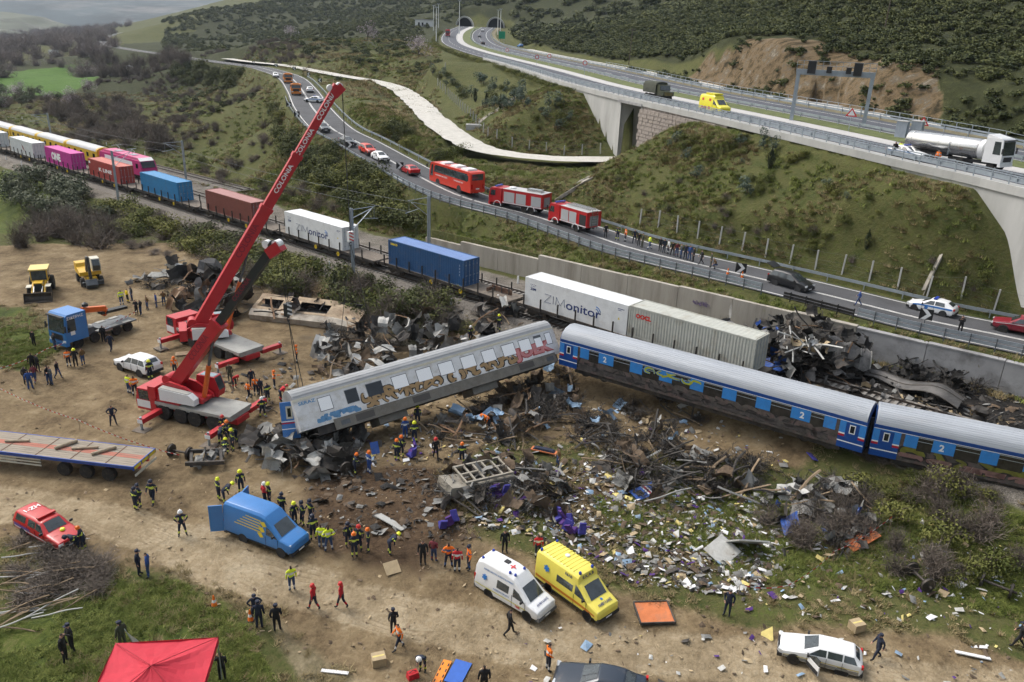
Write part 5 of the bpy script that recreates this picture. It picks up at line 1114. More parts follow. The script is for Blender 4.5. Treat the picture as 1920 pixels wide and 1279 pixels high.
mb = MB(); mb.box((-2.35,0,1.98),(1.0,1.25,0.06),(0,R(22),0)); tg = mb.build('tailgate',P_BLACK,mp); mb = MB(); mb.box((-2.47,0,2.035),(0.6,1.0,0.03),(0,R(22),0)); mb.build('tailgate_glass',M_VGLASS,tg)
def pickup(name,label,paintm,loc,rz,canopy=None,group=None):
 root = thing(name,label,'pickup',loc,rz,group)
 ST = [(2.6,.45,.80,.84,.72,.72,.62),(2.5,.40,.90,.98,.88,.88,.76),(1.7,.38,1.02,1.10,.91,.90,.78),(1.2,.38,1.08,1.16,.92,.90,.78),(.45,.38,1.12,1.68,.92,.90,.66),(-.35,.38,1.13,1.74,.92,.90,.66),(-.85,.38,1.13,1.72,.92,.90,.66)]
 ST += [(-0.98,.38,1.13,1.72,.92,.90,.66),(-2.3,.38,1.13,1.70,.92,.90,.66),(-2.5,.42,1.12,1.55,.90,.88,.64),(-2.56,.5,1.0,1.05,.86,.84,.64)] if canopy else [(-.98,.38,1.13,1.22,.92,.90,.74)]
 body_loft('body',ST,paintm,root)
 if not canopy:
  mb = MB(); mb.bx(-2.5,-0.99,-0.9,-0.82,.5,1.13); mb.bx(-2.5,-.99,.82,.9,.5,1.13); mb.bx(-2.56,-2.48,-.9,.9,.5,1.13); mb.bx(-2.5,-.99,-.82,.82,.5,.6); mb.build('cargo_bed',paintm,root)
 screen(ST,root,1.15,.52,'windscreen'); side_pane(ST,root,.92,.05,.5,.05,.1,.9); side_pane(ST,root,-.03,-.8,-.03,-.8,.1,.9)
 if canopy: side_pane(ST,root,-1.1,-2.2,-1.1,-2.15,.12,.88); screen(ST,root,-2.53,-2.33,'rear_window')
 else: screen(ST,root,-.97,-.87,'rear_window')
 arches(root,ST[:8] if not canopy else ST,(1.6,),.38);
 for x in (1.6,-1.45):
  for y in (.84,-.84): wheel(root,x,y,.38,.26)
 bits(root,5.1,1.84,2.6,-2.56,.5,.82,mirror=(.95,1.2),tailz=.95)
 seam(root,ST,(.98,0.01,-.86),.5,1.1)
 return root,ST
loc,rz = place((45,1008),(94,1035),-1,.84); pk,ST = pickup('pickup_truck','red fire service pickup with a canopy at the left edge',P_RED,loc,rz,canopy=1)
lower_band(pk,ST,1.2,-2.4,.25,.42,P_WHITE,'white_stripe'); lower_band(pk,ST,-.6,-2.4,.45,.75,mat('violet_stripe',(.12,.06,.25),.5),'violet_stripe')
mb = MB(); mb.box((.0,0,1.84),(.25,1.2,.12)); mb.build('light_bar',P_RED,pk); lettering('1-ZH',pk,(-1.6,0,1.765),(0,1,0),(-1,0,0),1.0,.4,M_WHITEP,.02)
mb = MB(); mb.lathe([(.16,0),(.17,.06),(.12,.14),(.02,.17)],(1.5,.1,1.14),(0,0,1),10); mb.build('helmet_on_bonnet',mat('helmet_yellow',(.75,.78,.03),.4),pk)
pm_,rzm = on_road(1905,625,True); loc,_ = place((1960,642),(1870,622),1,.84); pk2,ST2 = pickup('pickup_truck','maroon pickup with a white stripe cut off by the right edge',P_MAR,loc + Vector((0,0,.03)),on_road(1880,615,True)[1]); lower_band(pk2,ST2,2.3,-.95,.86,.93,P_WHITE,'white_stripe')
def van(name,label,cat,ST,wb,r,W,paintm,loc,rz,panes,fs,rs=None,bumper=None,group=None,mir=None,front_ov=0.9,lz=.85,track=.85):
 root = thing(name,label,cat,loc,rz,group); body_loft('body',ST,paintm,root); screen(ST,root,*fs,'windscreen')
 if rs: screen(ST,root,*rs,'rear_window')
 for p in panes: side_pane(ST,root,*p)
 xf = ST[0][0] - front_ov; xr = xf - wb; arches(root,ST,(xf,xr),r)
 for x in (xf,xr):
  for y in (track,-track): wheel(root,x,y,r,.23)
 bits(root,0,W,ST[0][0],ST[-1][0],.32,lz,.32,1.1,mirror=mir,tailh=.5,lampx=.12,bumper=bumper); seam(root,ST,(panes[0][0] + .06,panes[0][1] - .05),.4,1.25)
 return root,xf,xr
ST_VW = [(2.62,.36,.72,.78,.74,.76,.66),(2.52,.28,.86,.95,.90,.92,.80),(1.95,.26,1.02,1.12,.95,.95,.83),(1.80,.26,1.05,1.15,.95,.95,.83),(.95,.26,1.08,1.92,.95,.95,.74),(.45,.26,1.1,2.32,.95,.95,.72),(-.2,.26,1.1,2.46,.95,.95,.70),(-2.1,.26,1.1,2.46,.95,.95,.70),(-2.5,.30,1.1,2.30,.94,.94,.70),(-2.62,.42,1.05,1.95,.90,.90,.70)]
loc,rz = place((908,1113),(987,1167),-1,.84)
am,xf,xr = van('white_ambulance','white high roofed ambulance with a red cross on its roof','ambulance',ST_VW,3.1,.33,1.9,P_WHITE,loc,rz,[(1.5,.55,.98,.55,.08,.62),(.2,-.75,.2,-.75,.06,.50)],(1.76,1.02),mir=(1.35,1.2),bumper=mat('grey_bumper',(.10,.105,.11),.6),lz=.82)
lower_band(am,ST_VW,1.6,-2.5,.50,.60,mat('lime_line',(.55,.52,.12),.5),'lime_line')
mb = MB(); mb.box((-.2,0,2.495),(.42,.09,.012)); mb.box((-.2,0,2.4955),(.09,.42,.012)); mb.build('red_cross',M_SIGNR,am)
for x,y in ((-2.25,.5),(-2.25,-.5),(.35,.45),(.35,-.45),(.0,-.55)): mb = MB(); mb.lathe([(.09,0),(.09,.1),(.05,.16)],(x,y,sec_at(ST_VW,x)[6][1] - .03),(0,0,1),10); mb.build('beacon',M_BEACON,am)
mb = MB(); mb.bx(-.95,-.6,.0,.3,2.47,2.56); mb.build('roof_vent',M_TRIM,am)
def flank_text(root,ST,body,x,z,wd,ht,m,sg=-1,off=.02,bold=.01):
 h = sec_at(ST,x)
 for (ya,za),(yb,zb_) in zip(h[1:],h[2:]):
  if za <= z <= zb_: t = (z - za) / (zb_ - za); y = ya + (yb - ya) * t; tilt = (yb - ya) / (zb_ - za); break
 return lettering(body,root,(x,sg * (y + off),z),(-sg,0,0),(0,sg * tilt,1),wd,ht,m,bold)
flank_text(am,ST_VW,'ΕΘΝΙΚΟ ΚΕΝΤΡΟ ΑΜΕΣΗΣ ΒΟΗΘΕΙΑΣ',-.7,1.98,2.4,.10,M_BLUEP); flank_text(am,ST_VW,'ΑΣΘΕΝΟΦΟΡΟ',-.35,.98,1.3,.12,M_BLUEP); flank_text(am,ST_VW,'166',1.0,.62,.36,.2,M_REDP,bold=.03)
lettering('ΑΜΒΥΛΑΝΣ',am,(2.2,0,1.095),(0,1,0),(-1,0,.3),1.1,.16,M_NAVYP,.01)
def star_of_life(root,o,xd,yd,r):
 mb = MB(); M = frame(Vector(o),xd,yd)
 for k in range(3): mb.T = M @ Matrix.Rotation(k * math.pi / 3,4,'Z'); mb.box((0,0,.001 * k),(r * .55,r * 2,.006))
 mb.build('star_emblem',P_LBLUE,root)
h_ = sec_at(ST_VW,-1.7); star_of_life(am,(-1.75,-(h_[3][0] - .02),1.45),(1,0,0),(0,.18,1),.2)
ST_DU = [(2.8,.38,.80,.86,.80,.82,.70),(2.7,.30,.95,1.04,.96,.97,.84),(2.15,.28,1.12,1.22,1.0,1.0,.88),(1.95,.28,1.18,1.28,1.0,1.0,.88),(1.15,.28,1.25,2.02,1.0,1.0,.82),(.95,.28,1.25,2.12,1.0,1.0,.84),(.85,.28,1.25,2.52,1.0,1.0,.84),(.4,.28,1.25,2.60,1.0,1.0,.86),(-2.6,.28,1.25,2.60,1.0,1.0,.86),(-2.75,.32,1.25,2.52,.99,.99,.86),(-2.8,.42,1.2,2.4,.96,.96,.86)]
loc,rz = place((1022,1104),(1097,1164),-1,.88)
ay,xf,xr = van('yellow_ambulance','yellow high roofed ambulance with an orange side stripe','ambulance',ST_DU,3.4,.34,2.0,P_YEL,loc,rz,[(1.72,.75,1.2,.75,.06,.62),(.55,-.85,.55,-.85,.06,.46)],(1.92,1.2),mir=(1.6,1.35),lz=.92,track=.9)
lower_band(ay,ST_DU,2.5,-2.7,.40,.62,mat('orange_band',(.50,.17,.02),.5),'orange_band'); lower_band(ay,ST_DU,2.5,-2.7,.0,.16,M_TRIM,'sill')
mb = MB(); [mb.box((x,0,2.625),(.05,1.5,.03)) for x in np.arange(-2.4,.4,.3)]; mb.build('roof_rib',P_YEL,ay)
mb = MB(); mb.lathe([(.16,0),(.16,.07),(.1,.1)],(-1.0,.1,2.63),(0,0,1),12); mb.build('roof_fan',P_WHITE,ay)
for x,y in ((-2.55,.7),(-2.55,-.7),(.72,.55),(.72,-.55)): mb = MB(); mb.lathe([(.1,0),(.1,.12),(.05,.18)],(x,y,2.56),(0,0,1),10); mb.build('beacon',M_BEACON,ay)
flank_text(ay,ST_DU,'ΕΚΑΒ',.1,2.28,.6,.18,M_NAVYP,bold=.02); star_of_life(ay,(-1.75,-1.0,1.75),(1,0,0),(0,.10,1),.24)
lettering('E.K.A.B',ay,(.93,0,2.36),(0,1,0),(-.25,0,1),1.0,.2,M_NAVYP,.02); lettering('ΑΜΒΥΛΑΝΣ',ay,(2.42,0,1.19),(0,1,0),(-1,0,.3),1.2,.2,M_NAVYP,.02); star_of_life(ay,(2.12,0,1.275),(0,1,0),(-1,0,.3),.1)
ST_DY = [(2.95,.40,.85,.92,.78,.80,.70),(2.85,.30,1.0,1.10,.95,.95,.82),(2.2,.28,1.18,1.28,1.0,.99,.88),(2.0,.28,1.22,1.33,1.0,.99,.88),(1.2,.28,1.28,2.12,1.0,.99,.80),(.7,.28,1.3,2.55,1.0,.99,.82),(.2,.28,1.3,2.70,1.0,.99,.84),(-2.75,.28,1.3,2.70,1.0,.99,.84),(-2.9,.32,1.3,2.6,.99,.98,.84),(-2.95,.42,1.2,2.45,.97,.96,.84)]
loc,rz = place((450,1013),(518,1042),-1,.86)
bv,xf,xr = van('blue_van','bright blue delivery van with yellow lightning marks and open rear doors','van',ST_DY,3.3,.34,2.0,P_BLUE,loc,rz,[(1.78,.85,1.25,.85,.06,.60)],(1.96,1.28),mir=(1.55,1.45),lz=1.0,track=.88)
for sg,a_ in ((1,118),(-1,-125)): mb = MB(); mb.bx(-.92,0,-.04,.04,.42,2.45) if sg > 0 else mb.bx(-.92,0,-.04,.04,.42,2.45); d_ = mb.build('rear_door',P_BLUE,bv); d_.location = (-2.96,sg * .93,0); d_.rotation_euler = (0,0,R(-75) if sg > 0 else R(38))
mb = MB(); yy = 1.002
zig = [(.9,2.05),(.35,2.2),(.6,1.85),(.2,1.75),(.75,1.2),(.6,1.55),(1.0,1.65),(.7,1.9)]
def flank_poly(ST,pts,sg,off):
 out = []
 for x,z in pts:
  h = sec_at(ST,x); y = h[3][0]
  for (ya,za),(yb,zb_) in zip(h[1:],h[2:]):
   if za <= z <= zb_: y = ya + (yb - ya) * (z - za) / (zb_ - za); break
  out.append((x,sg * (y + off),z))
 return out
for k in range(5): z = 1.35 + k * .2; mb.poly(flank_poly(ST_DY,[(.4,z + .03),(-1.9 + .25 * k,z + .12),(-1.9 + .25 * k,z + .18),(.4,z + .11)],-1,.018))
for k in range(3): x0 = .35 + .12 * k; z = 1.0 + .42 * k; mb.poly(flank_poly(ST_DY,[(x0,z),(x0 + .3,z + .1),(x0 + .1,z + .4),(x0 - .25,z + .32)],-1,.02))
mb.build('lightning_marks',M_YELP,bv); lower_band(bv,ST_DY,2.6,-2.8,.0,.18,M_TRIM,'sill')
for v_ in (w_,pk,am,ay,bv): v_.scale = (.9,.9,.9)
TR = [('red_saloon','red saloon car left of the chevron board behind the bus','sedan',P_RED,(768,326),True),('white_city_car','white compact car with a light roof behind the red saloon','hatch',P_WHITE,(713,302),False),('red_estate_car','red off road car in the queue on the bend','suv',P_RED2,(690,290),False),
  ('dark_saloon','dark car behind the chevron board in the queue','sedan',P_GREY,(652,273),False),('grey_car','grey blue car coming round the bend beside the crane boom','hatch',P_GREY,(606,247),False),('white_car','small white car on the outer lane near the orange trucks','hatch',P_WHITE,(581,174),True),('white_car','farthest white car at the start of the bend','hatch',P_WHITE,(517,146),False)]
for n_,lab,kd,pm,(px,py),aw in TR:
 l_,a_ = on_road(px,py,aw); car(n_,lab,'car',kd,pm,l_,a_,'cars on the road bend')
l_,a_ = on_road(589,193,True); car('police_car','white police car parked across the lower road','police car','hatch',P_WHITE,l_,a_ + R(62),'cars on the road bend',roofbar=M_BEACON,stripe=P_LBLUE)
def cab_over(root,paintm,x1,W=2.45,zb=.75,H=2.95,depth=2.1,visor=True):
 x0 = x1 - depth; hw = W / 2; mb = MB(); mb.prism([(x0,zb),(x1 - .02,zb),(x1,zb + .8),(x1 - .18,H - .25),(x1 - .42,H),(x0,H)],-hw,hw); c = mb.build('cab',paintm,root)
 mb = MB(); mb.prism([(x1 + .012,zb + .95),(x1 - .145,H - .35),(x1 - .17,H - .35),(x1 - .02,zb + .95)],-hw + .12,hw - .12); mb.build('windscreen',M_VGLASS,c)
 for sg in (1,-1):
  mb = MB(); mb.prism([(x1 - .25,zb + 1.0),(x1 - .42,H - .35),(x1 - 1.15,H - .35),(x1 - 1.15,zb + 1.0)],*sorted((sg * hw,sg * (hw + .012)))); mb.build('side_window',M_VGLASS,c)
  mb = MB(); mb.box((x1 + .05,sg * (hw + .18),zb + 1.45),(.12,.16,.6)); mb.build('mirror',M_TRIM,c)
  mb = MB(); mb.box((x1 + .01,sg * (hw - .3),zb + .12),(.06,.42,.2)); mb.build('headlight',M_LAMP,c)
 mb = MB(); mb.bx(x1 - .3,x1 + .06,-hw,hw,zb - .35,zb); mb.build('bumper',paintm,c)
 mb = MB(); mb.bx(x1 - .02,x1 + .025,-hw + .45,hw - .45,zb + .2,zb + .75); mb.build('grille',M_TRIM,c)
 if visor: mb = MB(); mb.bx(x1 - .25,x1 + .06,-hw + .1,hw - .1,H - .22,H - .14); mb.build('sun_visor',M_TRIM,c)
 return c
def chassis(root,x0,x1,axles,r=.5,m=None,y=.95,rim=None,twin=()):
 mb = MB(); mb.bx(x0,x1,-.45,-.3,.62,.9); mb.bx(x0,x1,.3,.45,.62,.9); [mb.bx(x - .1,x + .1,-.3,.3,.66,.86) for x in np.linspace(x0 + .3,x1 - .3,5)]; mb.build('chassis',m or M_TRIM,root)
 for x in axles:
  for sg in (1,-1): wheel(root,x,sg * (y + (0.0 if x not in twin else -.02)),r,.3 if x not in twin else .5,rim)
  mb = MB(); mb.cyl((x,-y,r),(x,y,r),.08,n=8); mb.build('axle',M_TRIM,root)
def fire_engine(name,label,loc,rz,L,axles,H=2.95,ladder=False,crew=True):
 root = thing(name,label,'fire engine',loc,rz,'fire engines on the lower road'); h = L / 2
 chassis(root,-h + .3,h - .4,axles,.5); cab_over(root,P_RED,h,2.45,.8,H - .1,1.9 if not crew else 2.2)
 xb = h - (2.35 if crew else 2.05)
 mb = MB(); mb.bx(-h,xb,-1.24,1.24,.95,H - .1); b = mb.build('body',P_RED,root)
 n = 3; ln = xb + h - .3
 for k,(a,c_) in enumerate(((.02,.30),(.34,.60)) if not ladder else ((.02,.31),(.34,.62))):
  for sg in (1,-1): mb = MB(); mb.bx(xb - .15 - ln * c_,xb - .15 - ln * a,*sorted((sg * 1.241,sg * 1.262)),1.15,H - .45); mb.build('roller_shutter',mat('shutter_silver',(.48,.49,.50),.45,.3,.05,2),b)
 for sg in (1,-1): mb = MB(); mb.bx(-h + .2,-h + .2 + ln * .25,*sorted((sg * 1.241,sg * 1.262)),1.15,H - .5); mb.build('locker',M_TRIM if ladder else mat('shutter_silver',(.48,.49,.50),.45,.3,.05,2),b)
 mb = MB(); mb.bx(-h,-h + .0,-1,1,1,2) if 0 else mb.bx(-h - .02,-h - .001,-.75,.75,1.1,H - .6); mb.build('rear_locker',mat('shutter_dull',(.25,.25,.25),.6),b)
 mb = MB(); mb.bx(-h + .05,xb - .05,-1.22,1.22,H - .098,H - .05); mb.build('roof_deck',mat('roof_tread',(.42,.42,.42),.6,.2,.15,2),b)
 mb = MB()
 if ladder:
  for y in (-.7,-.3,.2,.6): mb.bx(-h + .1,xb - .3,y,y + .06,H + .12,H + .2)
  for x in np.arange(-h + .3,xb - .4,.4): mb.bx(x,x + .04,-.7,.66,H + .13,H + .19)
  for y in (-.5,.4): mb.bx(-h - .12,-h - .04,y,y + .05,.7,H + .2)
  for z in np.arange(.9,H,.35): mb.bx(-h - .12,-h - .04,-.5,.45,z,z + .04)
  mb.build('ladder',M_CHROME,root)
 else:
  mb.bx(-h + .8,-h + 3.0,-.5,.5,H - .05,H + .3); mb.build('roof_box',M_CHROME,root); mb = MB(); mb.lathe([(.5,0),(.5,.15),(.3,.2)],(xb - .9,0,H - .05),(0,0,1),12); mb.build('tank_lid',M_WHITE,root)
 mb = MB(); mb.box((h - .9,0,H + .06),(.3,1.6,.16)); mb.build('light_bar',M_BEACON,root)
 for sg in (1,-1): mb = MB(); mb.bx(-h + .1,xb,*sorted((sg * 1.242,sg * 1.256)),.98,1.1); mb.build('white_stripe',P_WHITE,b)
 for x in axles[:1] + axles[-1:]:
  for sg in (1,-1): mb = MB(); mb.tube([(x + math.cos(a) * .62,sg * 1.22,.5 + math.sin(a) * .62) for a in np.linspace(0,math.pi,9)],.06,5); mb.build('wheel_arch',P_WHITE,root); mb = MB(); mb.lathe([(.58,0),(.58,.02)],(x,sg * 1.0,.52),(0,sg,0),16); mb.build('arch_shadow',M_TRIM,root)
 return root
l_,a_ = place((991,403),(941,390),1,1.0); a_ = on_road(965,395,True)[1]; fire_engine('fire_engine','long red fire engine with silver shutters behind the bus',l_ + Vector((0,0,.03)),a_,9.0,[3.0,-1.4,-2.7],3.0)
l_,a_ = place((1085,437),(1045,424),1,1.0); a_ = on_road(1065,428,True)[1]; fe2 = fire_engine('fire_engine','shorter red fire engine with a roof ladder and open rear lockers',l_ + Vector((0,0,.03)),a_,7.6,[2.4,-1.7],3.0,ladder=True)
l_,a_ = place((867,364),(822,348),1,1.15); a_ = on_road(845,355,True)[1]
bus = thing('fire_service_bus','red coach bus with dark windows and white roof units','bus',l_ + Vector((0,0,.03)),a_); h = 6.0
mb = MB(); mb.prism([(-h,.45),(h - .15,.45),(h,1.0),(h - .1,2.2),(h - .55,3.3),(h - .9,3.42),(-h + .25,3.42),(-h,3.2)],-1.25,1.25); b = mb.build('body',P_RED2,bus)
for sg in (1,-1):
 mb = MB(); mb.prism([(h - 1.4,2.0),(h - 1.7,3.1),(-h + 1.0,3.1),(-h + .6,2.8),(-h + .6,2.2),(-h + .9,2.0)],*sorted((sg * 1.25,sg * 1.265))); mb.build('side_glazing',M_VGLASS,b)
 mb = MB(); mb.prism([(h - .3,1.3),(h - .75,3.1),(h - 1.3,3.1),(h - 1.1,1.3)],*sorted((sg * 1.25,sg * 1.264))); mb.build('front_side_window',M_VGLASS,b)
 for x in (h - 2.6,-h + 3.2): wheel(bus,x,sg * 1.08,.5,.3)
 for x in (h - 2.6,-h + 3.2): mb = MB(); mb.lathe([(.62,0),(.62,.02)],(x,sg * 1.245,.5),(0,sg,0),18); mb.build('wheel_arch',M_TRIM,b)
 mb = MB(); mb.cyl((h - .3,sg * 1.2,3.2),(h + .25,sg * 1.5,3.0),.04,n=6); mb.box((h + .25,sg * 1.5,2.7),(.12,.2,.5)); mb.build('mirror',M_TRIM,b)
mb = MB(); mb.prism([(h + .0,1.2),(h - .08,2.25),(h - .53,3.25),(h - .50,3.27),(h - .05,2.27),(h + .02,1.2)],-1.15,1.15); mb.build('windscreen',M_VGLASS,b)
mb = MB(); mb.bx(-h - .015,-h,-.95,.95,2.25,3.15); mb.build('rear_window',M_VGLASS,b)
for x0,x1 in ((-4.6,-2.6),(-1.6,.4),(2.0,3.4)): mb = MB(); mb.box(((x0 + x1) / 2,0,3.53),(x1 - x0,1.7,.22),taper=.92); mb.build('roof_unit',P_WHITE,bus)
for sg in (1,-1): mb = MB(); mb.bx(-h - .02,-h,*sorted((sg * .85,sg * 1.15)),1.0,1.7); mb.build('tail_light',M_TAIL,b)
mb = MB(); mb.bx(-h - .02,-h - .001,-.3,.3,.95,1.1); mb.build('number_plate',M_WHITE,b)
lettering('ΠΥΡΟΣΒΕΣΤΙΚΟ ΣΩΜΑ',bus,(2.3,1.268,1.62),(-1,0,0),(0,0,1),3.6,.2,M_WHITEP,.02); lettering('ΠΥΡΟΣΒΕΣΤΙΚΟ',bus,(-2.7,1.268,1.62),(-1,0,0),(0,0,1),2.6,.2,M_WHITEP,.02)
def small_truck(name,label,px,py,aw,paintm,L=6.5,tip=True):
 l_,a_ = on_road(px,py,aw); root = thing(name,label,'truck',l_,a_,'orange trucks on the road bend'); h = L / 2; chassis(root,-h,h - .4,[h - 1.2,-h + 1.4],.48); cab_over(root,paintm,h,2.4,.75,2.7,1.8)
 mb = MB(); mb.bx(-h,h - 2.1,-1.22,1.22,1.0,1.12); mb.bx(-h,h - 2.1,-1.22,-1.14,1.12,1.9); mb.bx(-h,h - 2.1,1.14,1.22,1.12,1.9); mb.bx(-h,-h + .08,-1.14,1.14,1.12,1.9); mb.bx(h - 2.2,h - 2.1,-1.14,1.14,1.12,2.2); mb.build('tipper_body',paintm,root)
 if tip: mb = MB(); mb.box((h - 1.0,0,2.78),(.3,1.5,.16)); mb.build('light_bar',M_ORL,root)
 return root
small_truck('orange_truck','rear orange truck on the bend, the higher one',540,156,False,P_ORANGE); small_truck('orange_truck','front orange truck with a plough on the bend',555,178,False,P_ORANGE,6.0)
def on_mw(px,py,away,off):
 d = d_of_px(MWA,px); p,t = along(MWA,arclen(MWA),d); n = Vector((-t.y,t.x,0)).normalized(); q = p - n * off; a = math.atan2(t.y,t.x); return Vector((q.x,q.y,q.z - .04)),a if away else a + math.pi
def mw_near(px,off):
 best = min(np.arange(0,arclen(MWA)[-1],1.0),key=lambda d: abs(pix(offset_pt(d,off))[0] - px)); p,t = along(MWA,_SA,best); n = Vector((-t.y,t.x,0)).normalized(); q = p - n * off; return Vector((q.x,q.y,q.z - .04)),math.atan2(t.y,t.x)
_SA = arclen(MWA)
def offset_pt(d,off): p,t = along(MWA,_SA,d); n = Vector((-t.y,t.x,0)).normalized(); return p - n * off
l_,a_ = mw_near(1755,5.6); tk = thing('tanker_truck','white cab lorry with a long silver tank trailer on the motorway','tanker',l_,a_ + math.pi);
chassis(tk,1.5,8.0,[7.2,3.4],.5); cab_over(tk,P_WHITE,8.4,2.48,.95,3.75,2.2); mb = MB(); mb.prism([(6.1,3.753),(7.9,3.753),(6.2,4.1)],-1.1,1.1); mb.build('roof_deflector',P_WHITE,tk)
mb = MB(); mb.lathe([(.5,0),(1.0,.15),(1.17,.4),(1.17,9.8),(1.05,10.1),(.5,10.25)],(-4.5,0,2.2),(1,0,0),24); mb.build('tank',mat('polished_tank',(.55,.55,.54),.22,.9,.05,1),tk,40)
mb = MB(); [mb.lathe([(1.19,0),(1.19,.06)],(x,0,2.2),(1,0,0),24) for x in (-3.5,.2,3.0)]; mb.build('tank_band',M_CHROME,tk); mb = MB(); mb.lathe([(.6,0),(1.12,.12),(1.17,.35),(1.17,.8)],(5.95,0,2.2),(-1,0,0),24); mb.build('tank_front',P_WHITE,tk,40)
mb = MB(); mb.bx(-4.3,1.4,-.6,.6,.8,1.1); mb.bx(-4,1,-1.2,-1.15,.6,1.0); mb.build('trailer_frame',M_TRIM,tk); mb = MB(); [mb.cyl((1.8,-y,1.1),(1.8,-y,3.3),.03,n=5) for y in (1.2,1.0)]; [mb.bx(1.78,1.82,-1.2,-1.0,z,z + .04) for z in np.arange(1.2,3.3,.3)]; mb.build('ladder',M_STEEL,tk)
tk.scale = (.9,.9,.9)
for x in (-3.9,-2.7,-1.5):
 for sg in (1,-1): wheel(tk,x,sg * .98,.5,.34)
lettering('TANK TRANS',tk,(8.33,0,3.52),(0,1,0),(-.2,0,1),1.4,.16,M_NAVYP,.01)
l_,a_ = mw_near(1705,3.0); car('police_car','white and blue police car beside the tanker on the motorway','police car','sedan',P_WHITE,l_,a_ + math.pi,roofbar=M_BEACON,stripe=P_LBLUE)
l_,a_ = mw_near(1341,4.5); ye,xf,xr = van('yellow_van','bright yellow emergency van with red side squares on the motorway','van',ST_DU,3.4,.34,2.0,P_LYEL,l_,a_ + math.pi,[(1.72,.75,1.2,.75,.06,.62)],(1.92,1.2),mir=(1.6,1.35),lz=.92,track=.9)
mb = MB(); mb.box((-.4,0,2.75),(2.2,1.5,.22)); mb.build('roof_box',P_LYEL,ye)
for k,x in enumerate((-2.1,-1.2,-.3)):
 for z0,z1 in ((.6,.95),(1.75,2.1)):
  if k == 1 and z0 > 1: continue
  for sg in (1,-1): mb = MB(); mb.poly(flank_poly(ST_DU,[(x,z0),(x + .5,z0),(x + .5,z1),(x,z1)],sg,.02)); mb.build('red_square',M_SIGNR,ye)
l_,a_ = mw_near(1236,5.0); ar = thing('army_truck','olive army truck with a canvas covered bed on the motorway','truck',l_,a_ + math.pi)
chassis(ar,-3.4,3.2,[2.3,-1.4,-2.6],.55); mb = MB(); mb.prism([(1.2,.9),(3.4,.9),(3.45,1.6),(2.2,1.75),(2.0,2.6),(1.2,2.65)],-1.0,1.0); c = mb.build('cab',P_ARMY,ar); mb = MB(); mb.prism([(2.21,1.8),(2.05,2.5),(2.03,2.5),(2.18,1.8)],-.9,.9); mb.build('windscreen',M_VGLASS,c)
mb = MB(); mb.prism([(-1.2,1.2),(-1.2,2.5),(-.9,2.95),(0,3.1),(.9,2.95),(1.2,2.5),(1.2,1.2)],-3.5,1.0,'x'); mb.build('canvas',mat('canvas_olive',(.045,.05,.035),.9,0,.15,1.5),ar,40)
mb = MB(); mb.bx(2.4,3.47,-.75,.75,1.0,1.5); mb.build('grille',mat('army_tan',(.16,.13,.05),.8),c)
l_,a_ = mw_near(833,4.0) if 0 else (atY(832,65,480),R(95));
def far_truck():
 d = d_of_px(MWA,826,72); p,t = along(MWA,_SA,d + 20); n = Vector((-t.y,t.x,0)).normalized(); q = p - n * 4.5; return q,math.atan2(t.y,t.x) + math.pi
l_,a_ = far_truck(); rt = thing('red_lorry','red box lorry on the left carriageway below the tunnel','truck',l_,a_); chassis(rt,-4,4,[3,-2,-3.2],.5); cab_over(rt,P_RED,4.4,2.45,.9,3.2,2.0); mb = MB(); mb.bx(-4.2,2.2,-1.25,1.25,1.1,3.7); mb.build('box_body',P_RED,rt); mb = MB(); mb.bx(-4.2,2.2,-1.22,1.22,3.71,3.8); mb.build('roof',P_WHITE,rt)
for px,py,dd,off,pm,lab,aw in ((898,0,470,22,P_GREY,'grey car on the right carriageway, nearer one',1),(915,0,400,20,P_BLACK,'black car on the right carriageway near the green sign',1),(918,0,545,23,P_WHITE,'white car on the right carriageway just before the tunnel',1)):
 i = min(range(len(MWA)),key=lambda k: abs(MWA[k].y - dd)); t = (MWA[min(i + 1,len(MWA) - 1)] - MWA[i - 1]).normalized(); n = Vector((-t.y,t.x,0)); q = MWA[i] - n * off; q.z -= .03; car('distant_car',lab,'car','sedan',pm,q,math.atan2(t.y,t.x) + (0 if aw else math.pi),'cars on the motorway')
i = min(range(len(MWA)),key=lambda k: abs(MWA[k].y - 380)); q = offset(MWA,-mwf - 6.6)[i]; car('blue_car','blue car parked on the white track beside the motorway','car','hatch',P_BLUE,q + Vector((0,0,.05)),R(110))
# ================================================================ CRANES AND MACHINES
P_CRANE = mat('crane_red',(0.42,0.02,0.028),0.4,0,0.08,1.2,0.06,(0.25,0.12,0.10)); M_BOOMD = mat('boom_dark',(0.022,0.026,0.027),0.45,0.1,0.15,1.5); M_CGREY = mat('crane_deck',(0.30,0.30,0.28),0.75,0,0.15,1.5,0.2); P_ORC = mat('crane_orange',(0.60,0.12,0.02),0.4,0,0.1,2,0.05); M_REDRIM = mat('rim_red',(0.22,0.04,0.04),0.6,0,0.2,3,0.3); M_CAT = mat('machine_yellow',(0.60,0.36,0.02),0.45,0,0.1,2,0.12)
def wbeam(mb,a,b,w,h,up=(0,0,1),w2=None,h2=None):
 a,b = Vector(a),Vector(b); d = (b - a).normalized(); sd = d.cross(Vector(up)).normalized(); u = sd.cross(d); w2 = w2 or w; h2 = h2 or h
 A = [a + sd * x * w / 2 + u * y * h / 2 for x,y in ((-1,-1),(1,-1),(1,1),(-1,1))]; B = [b + sd * x * w2 / 2 + u * y * h2 / 2 for x,y in ((-1,-1),(1,-1),(1,1),(-1,1))]
 i = [mb.pt(p) for p in A + B]
 for f in ((3,2,1,0),(4,5,6,7),(0,1,5,4),(1,2,6,5),(2,3,7,6),(3,0,4,7)): mb.face([i[k] for k in f])
